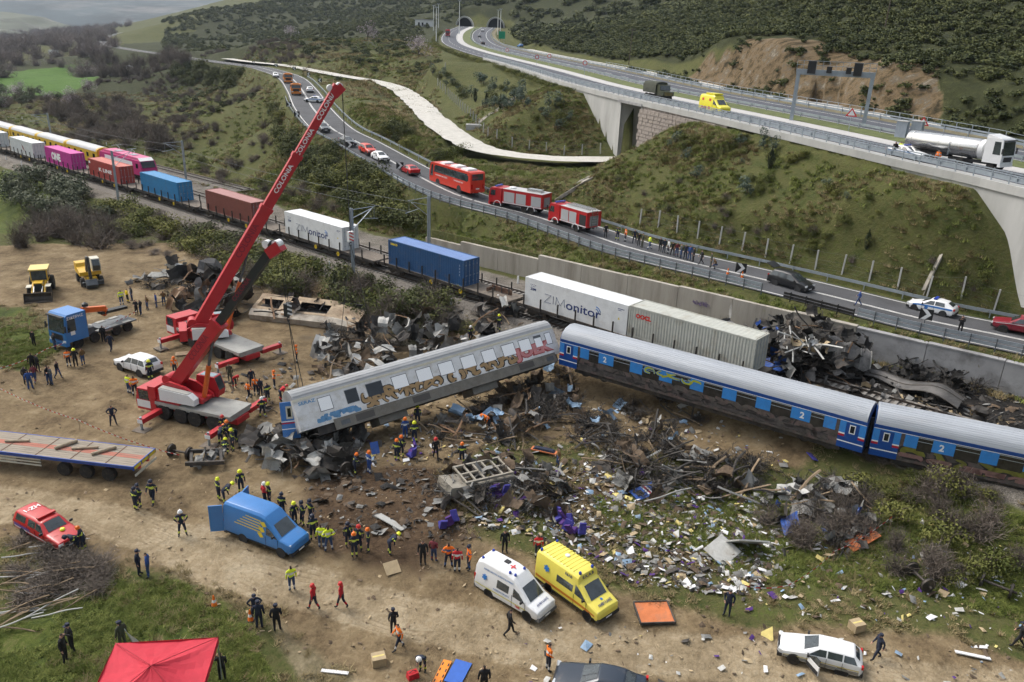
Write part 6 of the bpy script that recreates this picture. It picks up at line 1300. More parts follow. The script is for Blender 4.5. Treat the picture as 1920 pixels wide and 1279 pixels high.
def mobile_crane(label,wr,wf,n_ax,tip,piv_x,secs,letters,hook,slings,stripe=False):
 loc,rz = place(wr,wf,1,1.15); wb = (atg(*wf) - atg(*wr)).length
 root = thing('mobile_crane',label,'crane',loc,rz,'red mobile cranes'); h = wb / 2; M = Matrix.Translation(loc) @ Matrix.Rotation(rz,4,'Z'); Mi = M.inverted()
 xf = h + 2.6; xr = -h - 1.6
 mb = MB(); mb.bx(xr,xf - 1.9,-1.2,1.2,1.05,1.5); mb.bx(xr,xf - 1.9,-1.36,-1.22,1.25,1.5); mb.bx(xr,xf - 1.9,1.22,1.36,1.25,1.5); mb.build('carrier_deck',M_CGREY,root)
 mb = MB(); mb.bx(xr - .2,xf - 1.9,-.75,.75,.6,1.048); mb.build('carrier_frame',P_CRANE,root)
 ax = np.linspace(h,-h,n_ax) if n_ax != 4 else [h,h - 1.65,-h + 1.75,-h]
 for x in ax:
  for y in (1.12,-1.12): wheel(root,x,y,.66,.5,M_REDRIM)
 c = thing('x','','') if 0 else None
 mb = MB(); mb.prism([(xf - 1.9,.55),(xf - .1,.55),(xf,1.2),(xf - .22,2.35),(xf - 1.9,2.4)],-1.3,1.3); cb = mb.build('driver_cab',P_CRANE,root)
 mb = MB(); mb.prism([(xf + .015,1.35),(xf - .185,2.25),(xf - .205,2.25),(xf - .02,1.35)],-1.2,1.2); mb.build('windscreen',M_VGLASS,cb)
 for sg in (1,-1):
  mb = MB(); mb.bx(xf - 1.35,xf - .35,*sorted((sg * 1.301,sg * 1.315)),1.45,2.25); mb.build('side_window',M_VGLASS,cb); mb = MB(); mb.bx(xf - 1.4,xf - .12,*sorted((sg * 1.301,sg * 1.32)),.75,1.38); mb.build('white_panel',P_WHITE,cb)
 mb = MB(); mb.bx(xf - 4.2,xf - 1.95,-1.25,1.25,1.503,2.05); mb.build('engine_cover',P_CRANE,root); mb = MB(); mb.bx(xf - 3.9,xf - 2.4,-.8,.8,2.053,2.15); mb.build('engine_grille',M_BOOMD,root)
 rgx = (xf - 2.35,xr + .35)
 for x in rgx:
  for sg in (1,-1):
   mb = MB(); mb.bx(x - .22,x + .22,*sorted((sg * 1.3,sg * 3.5)),.62,1.0); o = mb.build('outrigger',P_CRANE,root); mb = MB(); mb.cyl((x,sg * 3.4,.05),(x,sg * 3.4,1.15),.1,n=8); mb.build('jack',M_STEEL,o); mb = MB(); mb.bx(x - .6,x + .6,sg * 3.4 - .45,sg * 3.4 + .45,-.05,.08); mb.build('timber_mat',M_DECK,o); mb = MB(); mb.bx(x - .24,x + .24,*sorted((sg * 3.505,sg * 3.52)),.65,.97); mb.build('end_plate',M_WHITE,o)
   for k in range(3): mb = MB(); mb.poly([(x + .225 * sg * 0 + .226,sg * (2.7 + k * .25),.66),(x + .226,sg * (2.82 + k * .25),.66),(x + .226,sg * (2.92 + k * .25),.96),(x + .226,sg * (2.8 + k * .25),.96)]); mb.build('stripe',M_WHITEP,o)
 P0 = Vector((piv_x,0,2.9)); T = Mi @ tip; yaw = math.atan2(T.y - P0.y,T.x - P0.x); R_ = Matrix.Translation((piv_x,0,0)) @ Matrix.Rotation(yaw,4,'Z')
 def sp(name,m,fn,parent=None,sm=None): mb = MB(); mb.T = R_; fn(mb); return mb.build(name,m,parent or root,sm)
 sp('turntable',M_BOOMD,lambda b: b.lathe([(1.05,0),(1.05,.22)],(0,0,1.5),(0,0,1),20))
 sp('slewing_body',P_CRANE,lambda b: (b.prism([(-2.6,1.75),(1.3,1.75),(1.3,2.1),(-.2,2.9),(-1.7,3.15),(-2.6,2.7)],-.75,-.55),b.prism([(-2.6,1.75),(1.3,1.75),(1.3,2.1),(-.2,2.9),(-1.7,3.15),(-2.6,2.7)],.55,.75),b.bx(-2.6,1.2,-.55,.55,1.75,2.0)))
 sp('side_housing',P_WHITE,lambda b: b.prism([(-2.2,1.76),(1.0,1.76),(1.0,2.25),(.5,2.6),(-2.2,2.75)],-1.35,-.77)); sp('housing_lid',M_CGREY,lambda b: b.prism([(.45,2.605),(.42,2.66),(-2.2,2.81),(-2.2,2.755)],-1.3,-.8)); sp('red_band',P_CRANE,lambda b: b.bx(-2.3,-2.203,-1.36,-.77,1.8,2.7))
 sp('counterweight',P_CRANE,lambda b: b.bx(-3.3,-2.62,-1.3,1.3,1.7,2.75)); sp('winch',P_CRANE,lambda b: b.cyl((-2.1,-.5,3.1),(-2.1,.5,3.1),.42,n=16),sm=40)
 cabb = sp('crane_cab',P_CRANE,lambda b: b.prism([(-.5,1.7),(1.5,1.7),(1.65,2.3),(1.3,3.35),(-.3,3.35),(-.5,2.4)],.85,1.7)); sp('cab_roof_glass',mat('roof_glass',(.18,.25,.28),.15),lambda b: b.bx(-.1,1.2,.95,1.6,3.352,3.38),cabb); sp('cab_base',P_WHITE,lambda b: b.prism([(-.5,1.72),(1.52,1.72),(1.66,2.28),(-.5,2.28)],1.701,1.715),cabb)
 sp('cab_window',M_VGLASS,lambda b: b.prism([(-.3,2.35),(1.58,2.35),(1.28,3.2),(-.2,3.2)],1.701,1.716),cabb); sp('cab_front_window',M_VGLASS,lambda b: b.prism([(1.67,2.3),(1.34,3.28),(1.31,3.28),(1.63,2.3)],.92,1.63),cabb)
 Pv = R_ @ Vector((-1.5,0,2.9)); d = (T - Pv); Lb = d.length; d.normalize()
 for k,(f0,f1,w,hh,m) in enumerate(secs):
  mb = MB(); wbeam(mb,Pv + d * Lb * f0,Pv + d * Lb * f1,w,hh); bo = mb.build('boom_section',m,root)
  mb = MB(); e = Pv + d * Lb * f1; wbeam(mb,e - d * .35,e + d * .06,w + .12,hh + .12); mb.build('collar',m,bo)
 sd_ = d.cross(Vector((0,0,1))).normalized(); up = sd_.cross(d)
 mb = MB(); wbeam(mb,T - d * .9 - up * .05,T + d * .25 - up * .35,.75,.75); hd = mb.build('boom_head',P_CRANE,root); mb = MB(); mb.cyl(T + d * .1 - up * .1 - sd_ * .3,T + d * .1 - up * .1 + sd_ * .3,.32,n=14); mb.cyl(T - d * .5 + up * .5 - sd_ * .2,T - d * .5 + up * .5 + sd_ * .2,.3,n=14); mb.build('sheave',M_WHITE,hd)
 lb = Lb * .36; cy0 = R_ @ Vector((.9,0,2.0)); cy1 = Pv + d * lb - up * .3; mid = cy0.lerp(cy1,.55)
 mb = MB(); mb.cyl(cy0,mid,.19,n=12); mb.build('luffing_cylinder',P_ORC,root,40); mb = MB(); mb.cyl(mid,cy1,.12,n=10); mb.build('cylinder_rod',M_STEELD,root,40)
 nrm = None
 camv = (Mi @ Vector((0,0,CAM_H))) - (Pv + T) / 2
 n_ = sd_ if sd_.dot(camv) > 0 else -sd_
 for f,wd,ht,m in letters:
  for f0,f1,w,hh,m_ in secs:
   if f0 <= f <= f1: break
  lettering('COLONIA',root,Pv + d * Lb * f + n_ * (w / 2 + .012) + up * hh * .10,d,n_.cross(d),wd,ht,m,.02)
 Hk = Mi @ hook; top = T + d * .1 - up * .4; mb = MB()
 for e in (-.12,.12): mb.cyl(top + sd_ * e,Hk + sd_ * e + Vector((0,0,.5)),.022,n=5)
 mb.build('hoist_rope',M_BOOMD,root)
 mb = MB(); mb.box(Hk + Vector((0,0,.2)),(.3,.62,.95)); hb = mb.build('hook_block',M_WHITE if stripe else M_BOOMD,root)
 for k in range(3): mb = MB(); [mb.box(Hk + Vector((s_ * .155,0,-.12 + k * .32)),(.006,.62,.12),(R(28),0,0)) for s_ in (1,-1)]; mb.build('hook_stripe',M_SIGNR if stripe else M_WHITEP,hb)
 mb = MB(); mb.tube([Hk + Vector((0,math.sin(a) * .16,-.55 - math.cos(a) * .16)) for a in np.linspace(-.5,3.8,9)],.05,6); mb.build('hook',M_BOOMD,hb)
 mb = MB()
 for s_ in slings: mb.cyl(Hk + Vector((0,0,-.6)),Mi @ s_,.028,n=5)
 mb.build('sling',M_BOOMD,root)
 return root
e_l = root_t = [o for o in bpy.data.objects if o.name == 'tilted_coach'][0]
lift = root_t.matrix_world @ Vector((-LT / 2 + 1.2,0.2,4.05))
tipF = atY(517,458,lift.y + 0.3); hookF = atY(540,585,lift.y + 0.1)
mobile_crane('front red mobile crane with a dark telescopic boom holding the tilted coach',(404,806),(311,786),4,tipF,0.3,[(0,.46,.78,.95,P_CRANE),(.42,1.0,.48,.58,M_BOOMD)],[(.28,2.8,.5,M_MAROON),(.70,2.4,.35,M_MAROON)],hookF,[lift,lift + Vector((.3,.2,0))])
gh = atg(665,640); tipR = atY(633,162,gh.y + 1); hookR = atY(657,447,gh.y + .5)
mobile_crane('rear red mobile crane with a long raised red boom lettered COLONIA',(434,680),(345,645),4,tipR,-0.2,[(0,.50,.85,1.05,P_CRANE),(.46,.72,.70,.86,P_CRANE),(.70,1.0,.58,.72,P_CRANE)],[(.36,3.6,.55,M_MAROON),(.62,3.0,.42,M_WHITEP),(.77,2.9,.40,M_WHITEP),(.92,2.9,.40,M_WHITEP)],hookR,[atg(640,655) + Vector((0,0,1.5)),atg(700,655) + Vector((0,0,1.5))],stripe=True)
def oneoff_trailer():
 loc,rz = place((207,900),(124,891),1,1.1); d = Vector((math.cos(rz),math.sin(rz),0)); root = thing('flatbed_trailer','long flatbed trailer with plank deck and blue edge at the left','trailer',loc,rz); L0,L1 = -3.6,10.2
 rw = 2.5 / 10
 for k in range(10):
  y = -1.25 + rw * (k + .5); m_ = mat('plank_red',(.36,.14,.10),.9,0,.2,1.5,.35,(.2,.16,.13),stretch=(.4,3,1)) if k in (4,5) else mat('plank_grey',(.26,.225,.18),.9,0,.25,1.5,.15,(.15,.12,.1),stretch=(.4,3,1))
  mb = MB(); mb.bx(L0,L1,y - rw / 2 + .012,y + rw / 2 - .012,1.32,1.40); mb.build('plank',m_,root)
 mb = MB(); mb.bx(L0,L1,-1.33,-1.255,1.18,1.41); mb.bx(L0,L1,1.255,1.33,1.18,1.41); mb.bx(L0 - .08,L0 - .002,-1.33,1.33,1.1,1.41); mb.build('edge_rail',mat('edge_blue',(.02,.06,.26),.5,0,.1,2,.15),root)
 mb = MB(); mb.bx(L0,L1,-.6,-.4,.85,1.31); mb.bx(L0,L1,.4,.6,.85,1.31); [mb.bx(x - .06,x + .06,-1.25,1.25,1.12,1.31) for x in np.arange(L0 + .3,L1,1.5)]; mb.build('frame',M_SIGNR,root)
 mb = MB(); [mb.bx(x - .05,x + .05,-1.24,1.24,1.402,1.41) for x in np.arange(L0 + 2,L1,2.6)]; mb.build('lashing_bar',mat('rust',(.10,.055,.035),.9,.1,.4,3,.3),root)
 wb = (atg(207,900) - atg(124,891)).length / 2
 for x in (-wb,0,wb):
  for y in (1.08,-1.08): wheel(root,x,y,.5,.38,M_CHROME)
 mb = MB(); [mb.bx(L0 - .1,L0 - .085,y,y + .75,1.15,1.36) for y in (-1.25,-.4,.48)]; mb.build('marker_plate',M_YELP,root); mb = MB(); mb.bx(L0 - .12,L0 - .05,-1.25,1.25,.62,.78); mb.build('rear_bumper',M_CREAMP,root)
 mb = MB(); [mb.bx(3.3,8.6,1.2,1.24,z,z + .1) for z in (.55,.78,1.0)]; mb.build('side_guard',M_CREAMP,root); mb = MB(); mb.bx(5.2,6.6,.7,1.19,.5,1.1); mb.build('tool_box',M_CHROME,root)
 for x in (L1 - 1.2,):
  for y in (1.0,-1.0): wheel(root,x,y,.5,.36)
 p = M_DECK
 for (x,y,a,l,r_) in ((2.4,.3,60,1.5,.13),(6.0,.1,15,1.6,.09),(.9,.2,20,1.7,.09),(-.6,.1,52,1.6,.12)):
  q = loc + d * x + Vector((-d.y,d.x,0)) * -y; o = thing('wood_roller',{2.4: 'thick round post lying across the trailer deck',6.0: 'dark pole near the left end of the trailer deck',.9: 'pale thin post in the middle of the trailer deck',-.6: 'grey post near the rear of the trailer deck'}[x],'post',(q.x,q.y,loc.z + 1.41 + r_),rz + R(a),'posts on the trailer'); mb = MB(); mb.cyl((-l / 2,0,0),(l / 2,0,0),r_,r_ * .9,n=10); mb.build('log',mat('old_wood',(.30,.25,.18),.9,0,.25,4),o)
M_CREAMP = mat('cream_metal',(.50,.48,.40),.6,0,.1,2,.1); oneoff_trailer()
loc,rz = place((232,626),(150,652),1,1.1); bt = thing('blue_lorry','blue lorry tractor with a folded orange loader crane','truck',loc,rz); wb = (atg(232,626) - atg(150,652)).length; xf = wb / 2
chassis(bt,-xf - 1.6,xf + .8,[xf,xf - 1.75,-xf + .65,-xf - .65],.52,rim=mat('rim_blue',(.06,.12,.2),.5)); cab_over(bt,P_BLUE,xf + 1.3,2.5,.9,3.6,2.3)
lettering('ΣΙΔΕΡΗΣ',bt,(xf + .1,1.262,3.25),(-1,0,0),(0,0,1),1.7,.28,M_WHITEP,.02); mb = MB(); mb.bx(xf + .3,xf + .75,1.252,1.262,1.55,1.95); mb.build('door_mark',M_WHITEP,bt)
mb = MB(); mb.bx(-xf - 1.6,xf - 2.6,-1.2,1.2,.95,1.08); mb.build('deck',M_STEELD,bt); mb = MB(); [mb.bx(x,x + .9,*sorted((s_ * .75,s_ * 1.22)),1.082,1.12) for x in (-xf - 1.0,-xf + .5,-xf + 1.9) for s_ in (1,-1)]; mb.build('mudguard_top',M_CGREY,bt)
mb = MB(); mb.bx(xf - 1.9,xf - 1.1,-.9,.9,.9,1.6); mb.bx(xf - 1.7,xf - 1.3,-.25,.25,1.6,3.2); mb.build('crane_column',M_STEELD,bt); mb = MB(); wbeam(mb,(xf - 1.5,0,3.2),(-xf + .9,.1,2.75),.42,.5); mb.build('crane_arm',P_ORC,bt)
mb = MB(); wbeam(mb,(-xf + .9,.1,2.75),(-xf + 1.0,-.1,2.0),.35,.4); mb.build('crane_elbow',P_ORC,bt); mb = MB(); [wbeam(mb,(-xf + 1.4,-.1 + e,2.35),(-xf - 1.6,-.3 + e,2.1),.2,.26) for e in (0,.24,-.24)]; mb.build('crane_extension',M_BOOMD,bt); mb = MB(); mb.lathe([(.05,0),(.28,.1),(.28,.35),(.05,.5)],(xf - 1.9,0,3.4),(0,0,1),12); mb.build('oil_tank',M_BOOMD,bt)
mb = MB(); mb.cyl((xf - 2.6,.9,.9),(xf - 3.6,.9,.9),.3,n=12); mb.build('fuel_tank',M_CHROME,bt)
a,b = atg(72,568),atg(96,508); ld = thing('backhoe_loader','yellow wheel loader with a wide dark bucket facing the viewer','loader',a,heading(b,a));
mb = MB(); mb.bx(-5.2,-1.9,-.45,.45,.75,1.5); mb.bx(-2.9,-1.7,-.42,.42,1.5,1.75); mb.build('bonnet',M_CAT,ld); mb = MB(); mb.bx(-1.71,-1.69,-.38,.38,.8,1.65); mb.build('radiator_grille',M_BOOMD,ld)
mb = MB(); mb.prism([(-5.3,1.5),(-3.3,1.5),(-3.45,2.75),(-5.2,2.75)],-.85,.85); cb = mb.build('cab',M_CAT,ld); mb = MB(); mb.bx(-5.45,-3.2,-.95,.95,2.753,2.9); mb.build('cab_roof',mat('pale_yellow',(.62,.48,.16),.5),cb); mb = MB(); mb.prism([(-3.28,1.65),(-3.43,2.68),(-3.41,2.69),(-3.25,1.66)],-.75,.75); mb.build('windscreen',M_VGLASS,cb)
for sg in (1,-1):
 mb = MB(); mb.prism([(-5.1,1.7),(-3.45,1.7),(-3.55,2.65),(-5.1,2.65)],*sorted((sg * .851,sg * .865))); mb.build('side_window',M_VGLASS,cb); wheel(ld,-2.1,sg * .95,.62,.42,M_CAT); wheel(ld,-5.0,sg * .95,.85,.5,M_CAT)
 mb = MB(); wbeam(mb,(-4.0,sg * .62,1.7),(-1.5,sg * .62,1.0),.14,.24); wbeam(mb,(-1.5,sg * .62,1.0),(-.75,sg * .62,.5),.14,.22); mb.build('loader_arm',M_CAT,ld); mb = MB(); mb.cyl((-2.8,sg * .4,1.6),(-.8,sg * .4,.95),.07,n=8); mb.build('cylinder',M_CHROME,ld)
 mb = MB(); mb.bx(-2.6,-1.5,*sorted((sg * .68,sg * 1.2)),1.32,1.38); mb.build('front_fender',M_CREAMP,ld)
mb = MB(); pr = [(-.75,.15),(.1,.02),(.12,.06),(-.55,.2),(-.72,.5),(-.6,.85),(-.35,1.0),(-.4,1.05),(-.72,.95),(-.85,.5)]; mb.prism(pr,-1.35,1.35); bk = mb.build('bucket',mat('bucket_steel',(.07,.06,.05),.6,.3,.3,2,.3),ld); mb = MB(); [mb.prism([(-.75,.15),(.08,.04),(-.35,1.0),(-.7,.9)],y,y + .05) for y in (-1.36,1.31)]; mb.build('bucket_cheek',mat('bucket_steel',(.07,.06,.05),.6,.3,.3,2,.3),bk)
a,b = atg(182,545),atg(158,515); ex = thing('wheeled_excavator','yellow wheeled excavator with folded dark arm and bucket','excavator',(a + b) / 2,heading(b,a))
mb = MB(); mb.bx(-1.6,1.6,-.55,.55,.6,1.0); mb.build('undercarriage',M_CAT,ex)
for x in (-1.2,1.2):
 for y in (1.0,-1.0): wheel(ex,x,y,.5,.42,M_CREAMP)
mb = MB(); mb.box((1.95,0,.45),(.12,2.3,.5),(0,R(15),0)); mb.build('dozer_blade',M_STEELD,ex); mb = MB(); mb.lathe([(.7,0),(.7,.15)],(0,0,1.0),(0,0,1),16); mb.build('slew_ring',M_BOOMD,ex)
mb = MB(); mb.prism([(-2.0,1.15),(1.0,1.15),(1.0,1.6),(-.6,1.9),(-.8,2.3),(-2.0,2.3)],-1.15,1.15); mb.build('house',M_CAT,ex,None); mb = MB(); mb.prism([(-.5,1.62),(1.15,1.62),(1.2,2.3),(.9,3.05),(-.4,3.05)],.25,1.16); cb = mb.build('cab',M_CREAMP,ex); mb = MB(); mb.prism([(1.22,1.7),(1.26,2.3),(.98,2.95),(.95,2.95),(1.2,2.3)],.32,1.08); mb.build('windscreen',M_VGLASS,cb); mb = MB(); mb.prism([(-.35,1.75),(1.05,1.75),(1.1,2.3),(.85,2.9),(-.3,2.9)],1.161,1.175); mb.build('side_window',M_VGLASS,cb)
mb = MB(); wbeam(mb,(.6,-.25,1.5),(1.6,-.25,3.3),.35,.5); wbeam(mb,(1.6,-.25,3.3),(2.1,-.25,3.4),.35,.45); mb.build('boom',M_BOOMD,ex); mb = MB(); wbeam(mb,(2.0,-.25,3.5),(2.3,-.25,1.1),.3,.4); mb.build('stick',M_BOOMD,ex); mb = MB(); mb.prism([(2.0,.95),(2.5,1.05),(2.95,.5),(2.7,.05),(2.1,.1),(2.3,.5)],-.85,.35); mb.build('bucket',M_STEELD,ex); mb = MB(); mb.cyl((.9,-.25,2.1),(1.5,-.25,3.0),.08,n=8); mb.cyl((1.4,-.25,3.6),(2.3,-.25,2.6),.07,n=8); mb.build('cylinder',M_CHROME,ex)
# ================================================================ PLANTS
def leaf_mat(name,a,b,rough=0.8):
 m = bpy.data.materials.new(name); m.use_nodes = True; t = m.node_tree; p = t.nodes['Principled BSDF']; p.inputs['Roughness'].default_value = rough; p.inputs['Specular IOR Level'].default_value = 0.2
 oi = nd(t,'ShaderNodeObjectInfo'); g = nd(t,'ShaderNodeTexCoord'); n = nd(t,'ShaderNodeTexNoise'); n.inputs['Scale'].default_value = 1.3; n.inputs['Detail'].default_value = 3; t.links.new(g.outputs['Object'],n.inputs['Vector'])
 ad = nd(t,'ShaderNodeMath',operation='MULTIPLY_ADD'); t.links.new(oi.outputs['Random'],ad.inputs[0]); ad.inputs[1].default_value = 0.45; t.links.new(n.outputs[0],ad.inputs[2])
 mr = nd(t,'ShaderNodeMapRange'); mr.inputs[1].default_value = 0.45; mr.inputs[2].default_value = 1.0; t.links.new(ad.outputs[0],mr.inputs[0])
 mx = nd(t,'ShaderNodeMix',data_type='RGBA'); mx.inputs[6].default_value = (*a,1); mx.inputs[7].default_value = (*b,1); t.links.new(mr.outputs[0],mx.inputs[0]); t.links.new(mx.outputs[2],p.inputs['Base Color']); return m
LM = dict(shrub=leaf_mat('leaf_dark',(0.040,0.052,0.018),(0.105,0.112,0.038)),green=leaf_mat('leaf_green',(0.07,0.085,0.022),(0.155,0.155,0.042)),olive=leaf_mat('leaf_olive',(0.075,0.088,0.055),(0.14,0.15,0.10)),wood=leaf_mat('wood_twig',(0.15,0.125,0.115),(0.27,0.23,0.215)),bare=leaf_mat('twig',(0.10,0.085,0.07),(0.20,0.165,0.14)),blossom=leaf_mat('blossom',(0.30,0.25,0.27),(0.55,0.48,0.50)),eucal=leaf_mat('leaf_bluegreen',(0.06,0.085,0.065),(0.12,0.15,0.115)),cypress=leaf_mat('leaf_cypress',(0.018,0.026,0.012),(0.035,0.045,0.02)),scrub=leaf_mat('leaf_scrub',(0.036,0.048,0.019),(0.10,0.108,0.038)),grass=leaf_mat('blade',(0.085,0.115,0.022),(0.20,0.22,0.06)),dry=leaf_mat('dry_blade',(0.16,0.125,0.06),(0.32,0.26,0.14)))
M_BARK = mat('bark',(0.085,0.068,0.052),0.95,0,0.3,6)
def crown_mesh(name,kind,n,size,leaf,lobes,seed,flat=0.75,base=0.25):
 r_ = np.random.default_rng(seed); V = []; F = []
 C = []
 for k in range(lobes):
  a = r_.uniform(0,6.283); d = r_.uniform(0.1,0.62); C.append((math.cos(a) * d,math.sin(a) * d,base + r_.uniform(0.15,0.95) * flat,r_.uniform(0.32,0.6)))
 for i in range(n):
  cx,cy,cz,cr = C[r_.integers(lobes)]; v = r_.normal(size=3); v /= np.linalg.norm(v); rr = cr * r_.uniform(0.55,1.05) ** 0.5
  p = np.array([cx,cy,cz]) + v * rr * np.array([1,1,0.8]); p[2] = max(p[2],0.03)
  u = r_.normal(size=3); u /= np.linalg.norm(u); w = np.cross(u,v); w /= np.linalg.norm(w) + 1e-9; u = np.cross(v,w) + v * r_.uniform(-.6,.6); s = leaf * r_.uniform(0.6,1.3)
  b = len(V); V += [tuple(p - u * s),tuple(p + w * s * .55),tuple(p + u * s),tuple(p - w * s * .55)]; F.append((b,b + 1,b + 2,b + 3))
 me_ = bpy.data.meshes.new(name); me_.from_pydata(V,[],F); me_.materials.append(LM[kind]); return me_
def twig_mesh(name,kind,n,seed,spread=0.9,th=0.012,droop=0.0,hgt=1.0):
 r_ = np.random.default_rng(seed); V = []; F = []
 def strip(a,b,w):
  d = b - a; s = np.cross(d,r_.normal(size=3)); s /= np.linalg.norm(s) + 1e-9; i = len(V); V.extend([tuple(a - s * w),tuple(a + s * w),tuple(b)]); F.append((i,i + 1,i + 2))
 for k in range(n):
  a = r_.uniform(0,6.283); el = r_.uniform(0.35,1.45); L = r_.uniform(0.6,1.1); d = np.array([math.cos(a) * math.cos(el) * spread,math.sin(a) * math.cos(el) * spread,math.sin(el) * hgt]); p = np.array([r_.normal() * .12,r_.normal() * .12,0.0])
  for j in range(3):
   q = p + d * L / 3 + r_.normal(size=3) * 0.06; q[2] -= droop * j * .05; strip(p,q,th * (1.6 - .4 * j));
   for _ in range(3): strip(p + (q - p) * r_.uniform(),q + r_.normal(size=3) * 0.17,th * .7)
   p = q
 me_ = bpy.data.meshes.new(name); me_.from_pydata(V,[],F); me_.materials.append(LM[kind]); return me_
def stem_mesh(name,h,r,n,seed):
 rr = random.Random(seed); mb = MB(); mb.tube([(0,0,-.15),(rr.uniform(-.04,.04),rr.uniform(-.04,.04),h * .5),(rr.uniform(-.08,.08),rr.uniform(-.08,.08),h)],[r,r * .8,r * .5],6)
 for k in range(n): a = rr.uniform(0,6.28); mb.tube([(0,0,h * rr.uniform(.3,.7)),(math.cos(a) * .25,math.sin(a) * .25,h * rr.uniform(.8,1.2)),(math.cos(a) * .5,math.sin(a) * .5,h * rr.uniform(1.1,1.6))],[r * .5,r * .35,r * .15],5)
 return mb.mesh(name,M_BARK)
PR = {}
for k_,args in dict(shrub=(950,1,.06,9,.75),green=(950,1,.058,9,.7),olive=(600,1,.075,9,1.0),blossom=(520,1,.05,8,1.0),eucal=(240,1,.10,4,1.1),scrub=(150,1,.17,5,.6)).items():
 PR[k_] = [(crown_mesh('crown',k_,args[0],args[1],args[2],args[3],10 * i + len(k_),args[4],.05 if k_ in ('scrub','green','shrub') else .35),stem_mesh('trunk',.6,.05,4,i)) for i in range(3)]
PR['bare'] = [(twig_mesh('twigs','bare',70,i + 3),stem_mesh('trunk',.5,.035,4,i + 5)) for i in range(3)]
PR['bareT'] = [(twig_mesh('twigs','bare',110,i + 33,.75,.011,0,1.25),stem_mesh('trunk',.7,.04,5,i + 15)) for i in range(2)]
def cyp(seed):
 r_ = np.random.default_rng(seed); V = []; F = []
 for i in range(220):
  z = r_.uniform(.05,1); a = r_.uniform(0,6.28); rad = .16 * math.sin(min(1,z * 1.15) * math.pi) ** .7 * r_.uniform(.6,1.05) + .01; p = np.array([math.cos(a) * rad,math.sin(a) * rad,z]); u = np.array([0,0,.07]); w = np.array([-math.sin(a),math.cos(a),0]) * .03; b = len(V); V += [tuple(p - u),tuple(p + w),tuple(p + u),tuple(p - w)]; F.append((b,b + 1,b + 2,b + 3))
 me_ = bpy.data.meshes.new('crown'); me_.from_pydata(V,[],F); me_.materials.append(LM['cypress']); return me_
PR['cypress'] = [(cyp(i),stem_mesh('trunk',.3,.02,0,i)) for i in range(2)]
prn = random.Random(77)
CATN = dict(shrub='shrub',green='bush',olive='olive_tree',blossom='blossom_tree',eucal='young_tree',bare='bare_bush',bareT='bare_tree',cypress='cypress',scrub='shrub')
def plant(kind,p,size,label,group,hs=1.0,rot=None):
 c,t_ = prn.choice(PR[kind]); nm = CATN[kind]; root = thing(nm,label,'tree' if 'tree' in nm or kind == 'cypress' else 'bush',p,prn.uniform(0,6.28),group); root.scale = (size,size,size * hs)
 if rot: root.rotation_euler = rot
 inst('crown',c,root); inst('trunk',t_,root); return root
def pip(x,y,P):
 c = False; j = len(P) - 1
 for i in range(len(P)):
  if (P[i][1] > y) != (P[j][1] > y) and x < (P[j][0] - P[i][0]) * (y - P[i][1]) / (P[j][1] - P[i][1]) + P[i][0]: c = not c
  j = i
 return c
def clear(p,road=6.0,rail=True):
 x,y = np.array([p.x]),np.array([p.y])
 if min((q.xy - p.xy).length for q in ROADC) < road and polydist(x,y,ROADC)[0][0] < road: return False
 d = p - RO; q = d.dot(RN)
 return not (rail and -4.2 < q < 14.5)
def thicket(px,n,kinds,s0,s1,label,group,hs=1.0,road=6.0):
 xs = [p[0] for p in px]; ys = [p[1] for p in px]; k = 0; tries = 0
 while k < n and tries < n * 20:
  tries += 1; x,y = prn.uniform(min(xs),max(xs)),prn.uniform(min(ys),max(ys))
  if not pip(x,y,px): continue
  p = atg(x,y)
  if not clear(p,road): continue
  z_ = prn.uniform(s0,s1); u_ = (z_ - s0) / (s1 - s0); pos = ('upper','middle','lower')[min(2,int(3 * (y - min(ys)) / (max(ys) - min(ys))))] + ' ' + ('left','centre','right')[min(2,int(3 * (x - min(xs)) / (max(xs) - min(xs))))]
  plant(prn.choice(kinds),p,z_,('small ' if u_ < .33 else 'big ' if u_ > .67 else 'medium ') + label + ', ' + pos,group,hs * prn.uniform(.85,1.2)); k += 1
thicket([(520,180),(545,190),(570,230),(600,262),(660,300),(740,345),(790,370),(780,425),(700,420),(640,390),(560,330),(530,270),(505,210)],95,['shrub','shrub','shrub','green'],1.8,3.6,'dark shrub on the bank between lower road and railway','shrubs on the road bank',.8)
thicket([(210,385),(330,395),(460,430),(560,470),(590,540),(540,560),(440,520),(330,455),(200,450)],105,['green','shrub','green','bare'],1.7,3.2,'bush in the thicket below the railway by the crane boom','bushes below the railway',.8)
thicket([(600,520),(700,520),(780,545),(850,590),(830,640),(720,620),(620,590)],48,['bare','bare','bare','shrub','green'],1.5,3.0,'bush on the slope between wreck and dark blue container','bushes beside the wreck')
thicket([(30,335),(120,340),(200,375),(215,420),(130,430),(0,400)],24,['olive'],2.4,3.8,'grey green olive tree at the left below the railway','olive trees at the left',.75)
thicket([(70,405),(200,410),(225,465),(70,475),(0,455)],32,['bare','bareT'],2.0,3.4,'bare grey bush in the clump above the yellow diggers','bare bushes above the diggers')
thicket([(110,190),(230,195),(300,250),(330,290),(230,275),(100,235)],55,['bareT','bare','bareT'],2.6,4.6,'bare grey tree in the copse beyond the yellow train','bare trees beyond the tracks')
thicket([(0,170),(110,180),(190,185),(130,225),(0,215)],26,['bareT','bare','blossom','olive'],2.5,4.4,'tree in the mixed row below the bright green field','trees below the green field')
thicket([(330,290),(420,320),(560,350),(640,400),(560,400),(420,360)],26,['bare','bare','green'],1.2,2.2,'low bush on the meadow behind the railway','bushes behind the railway')
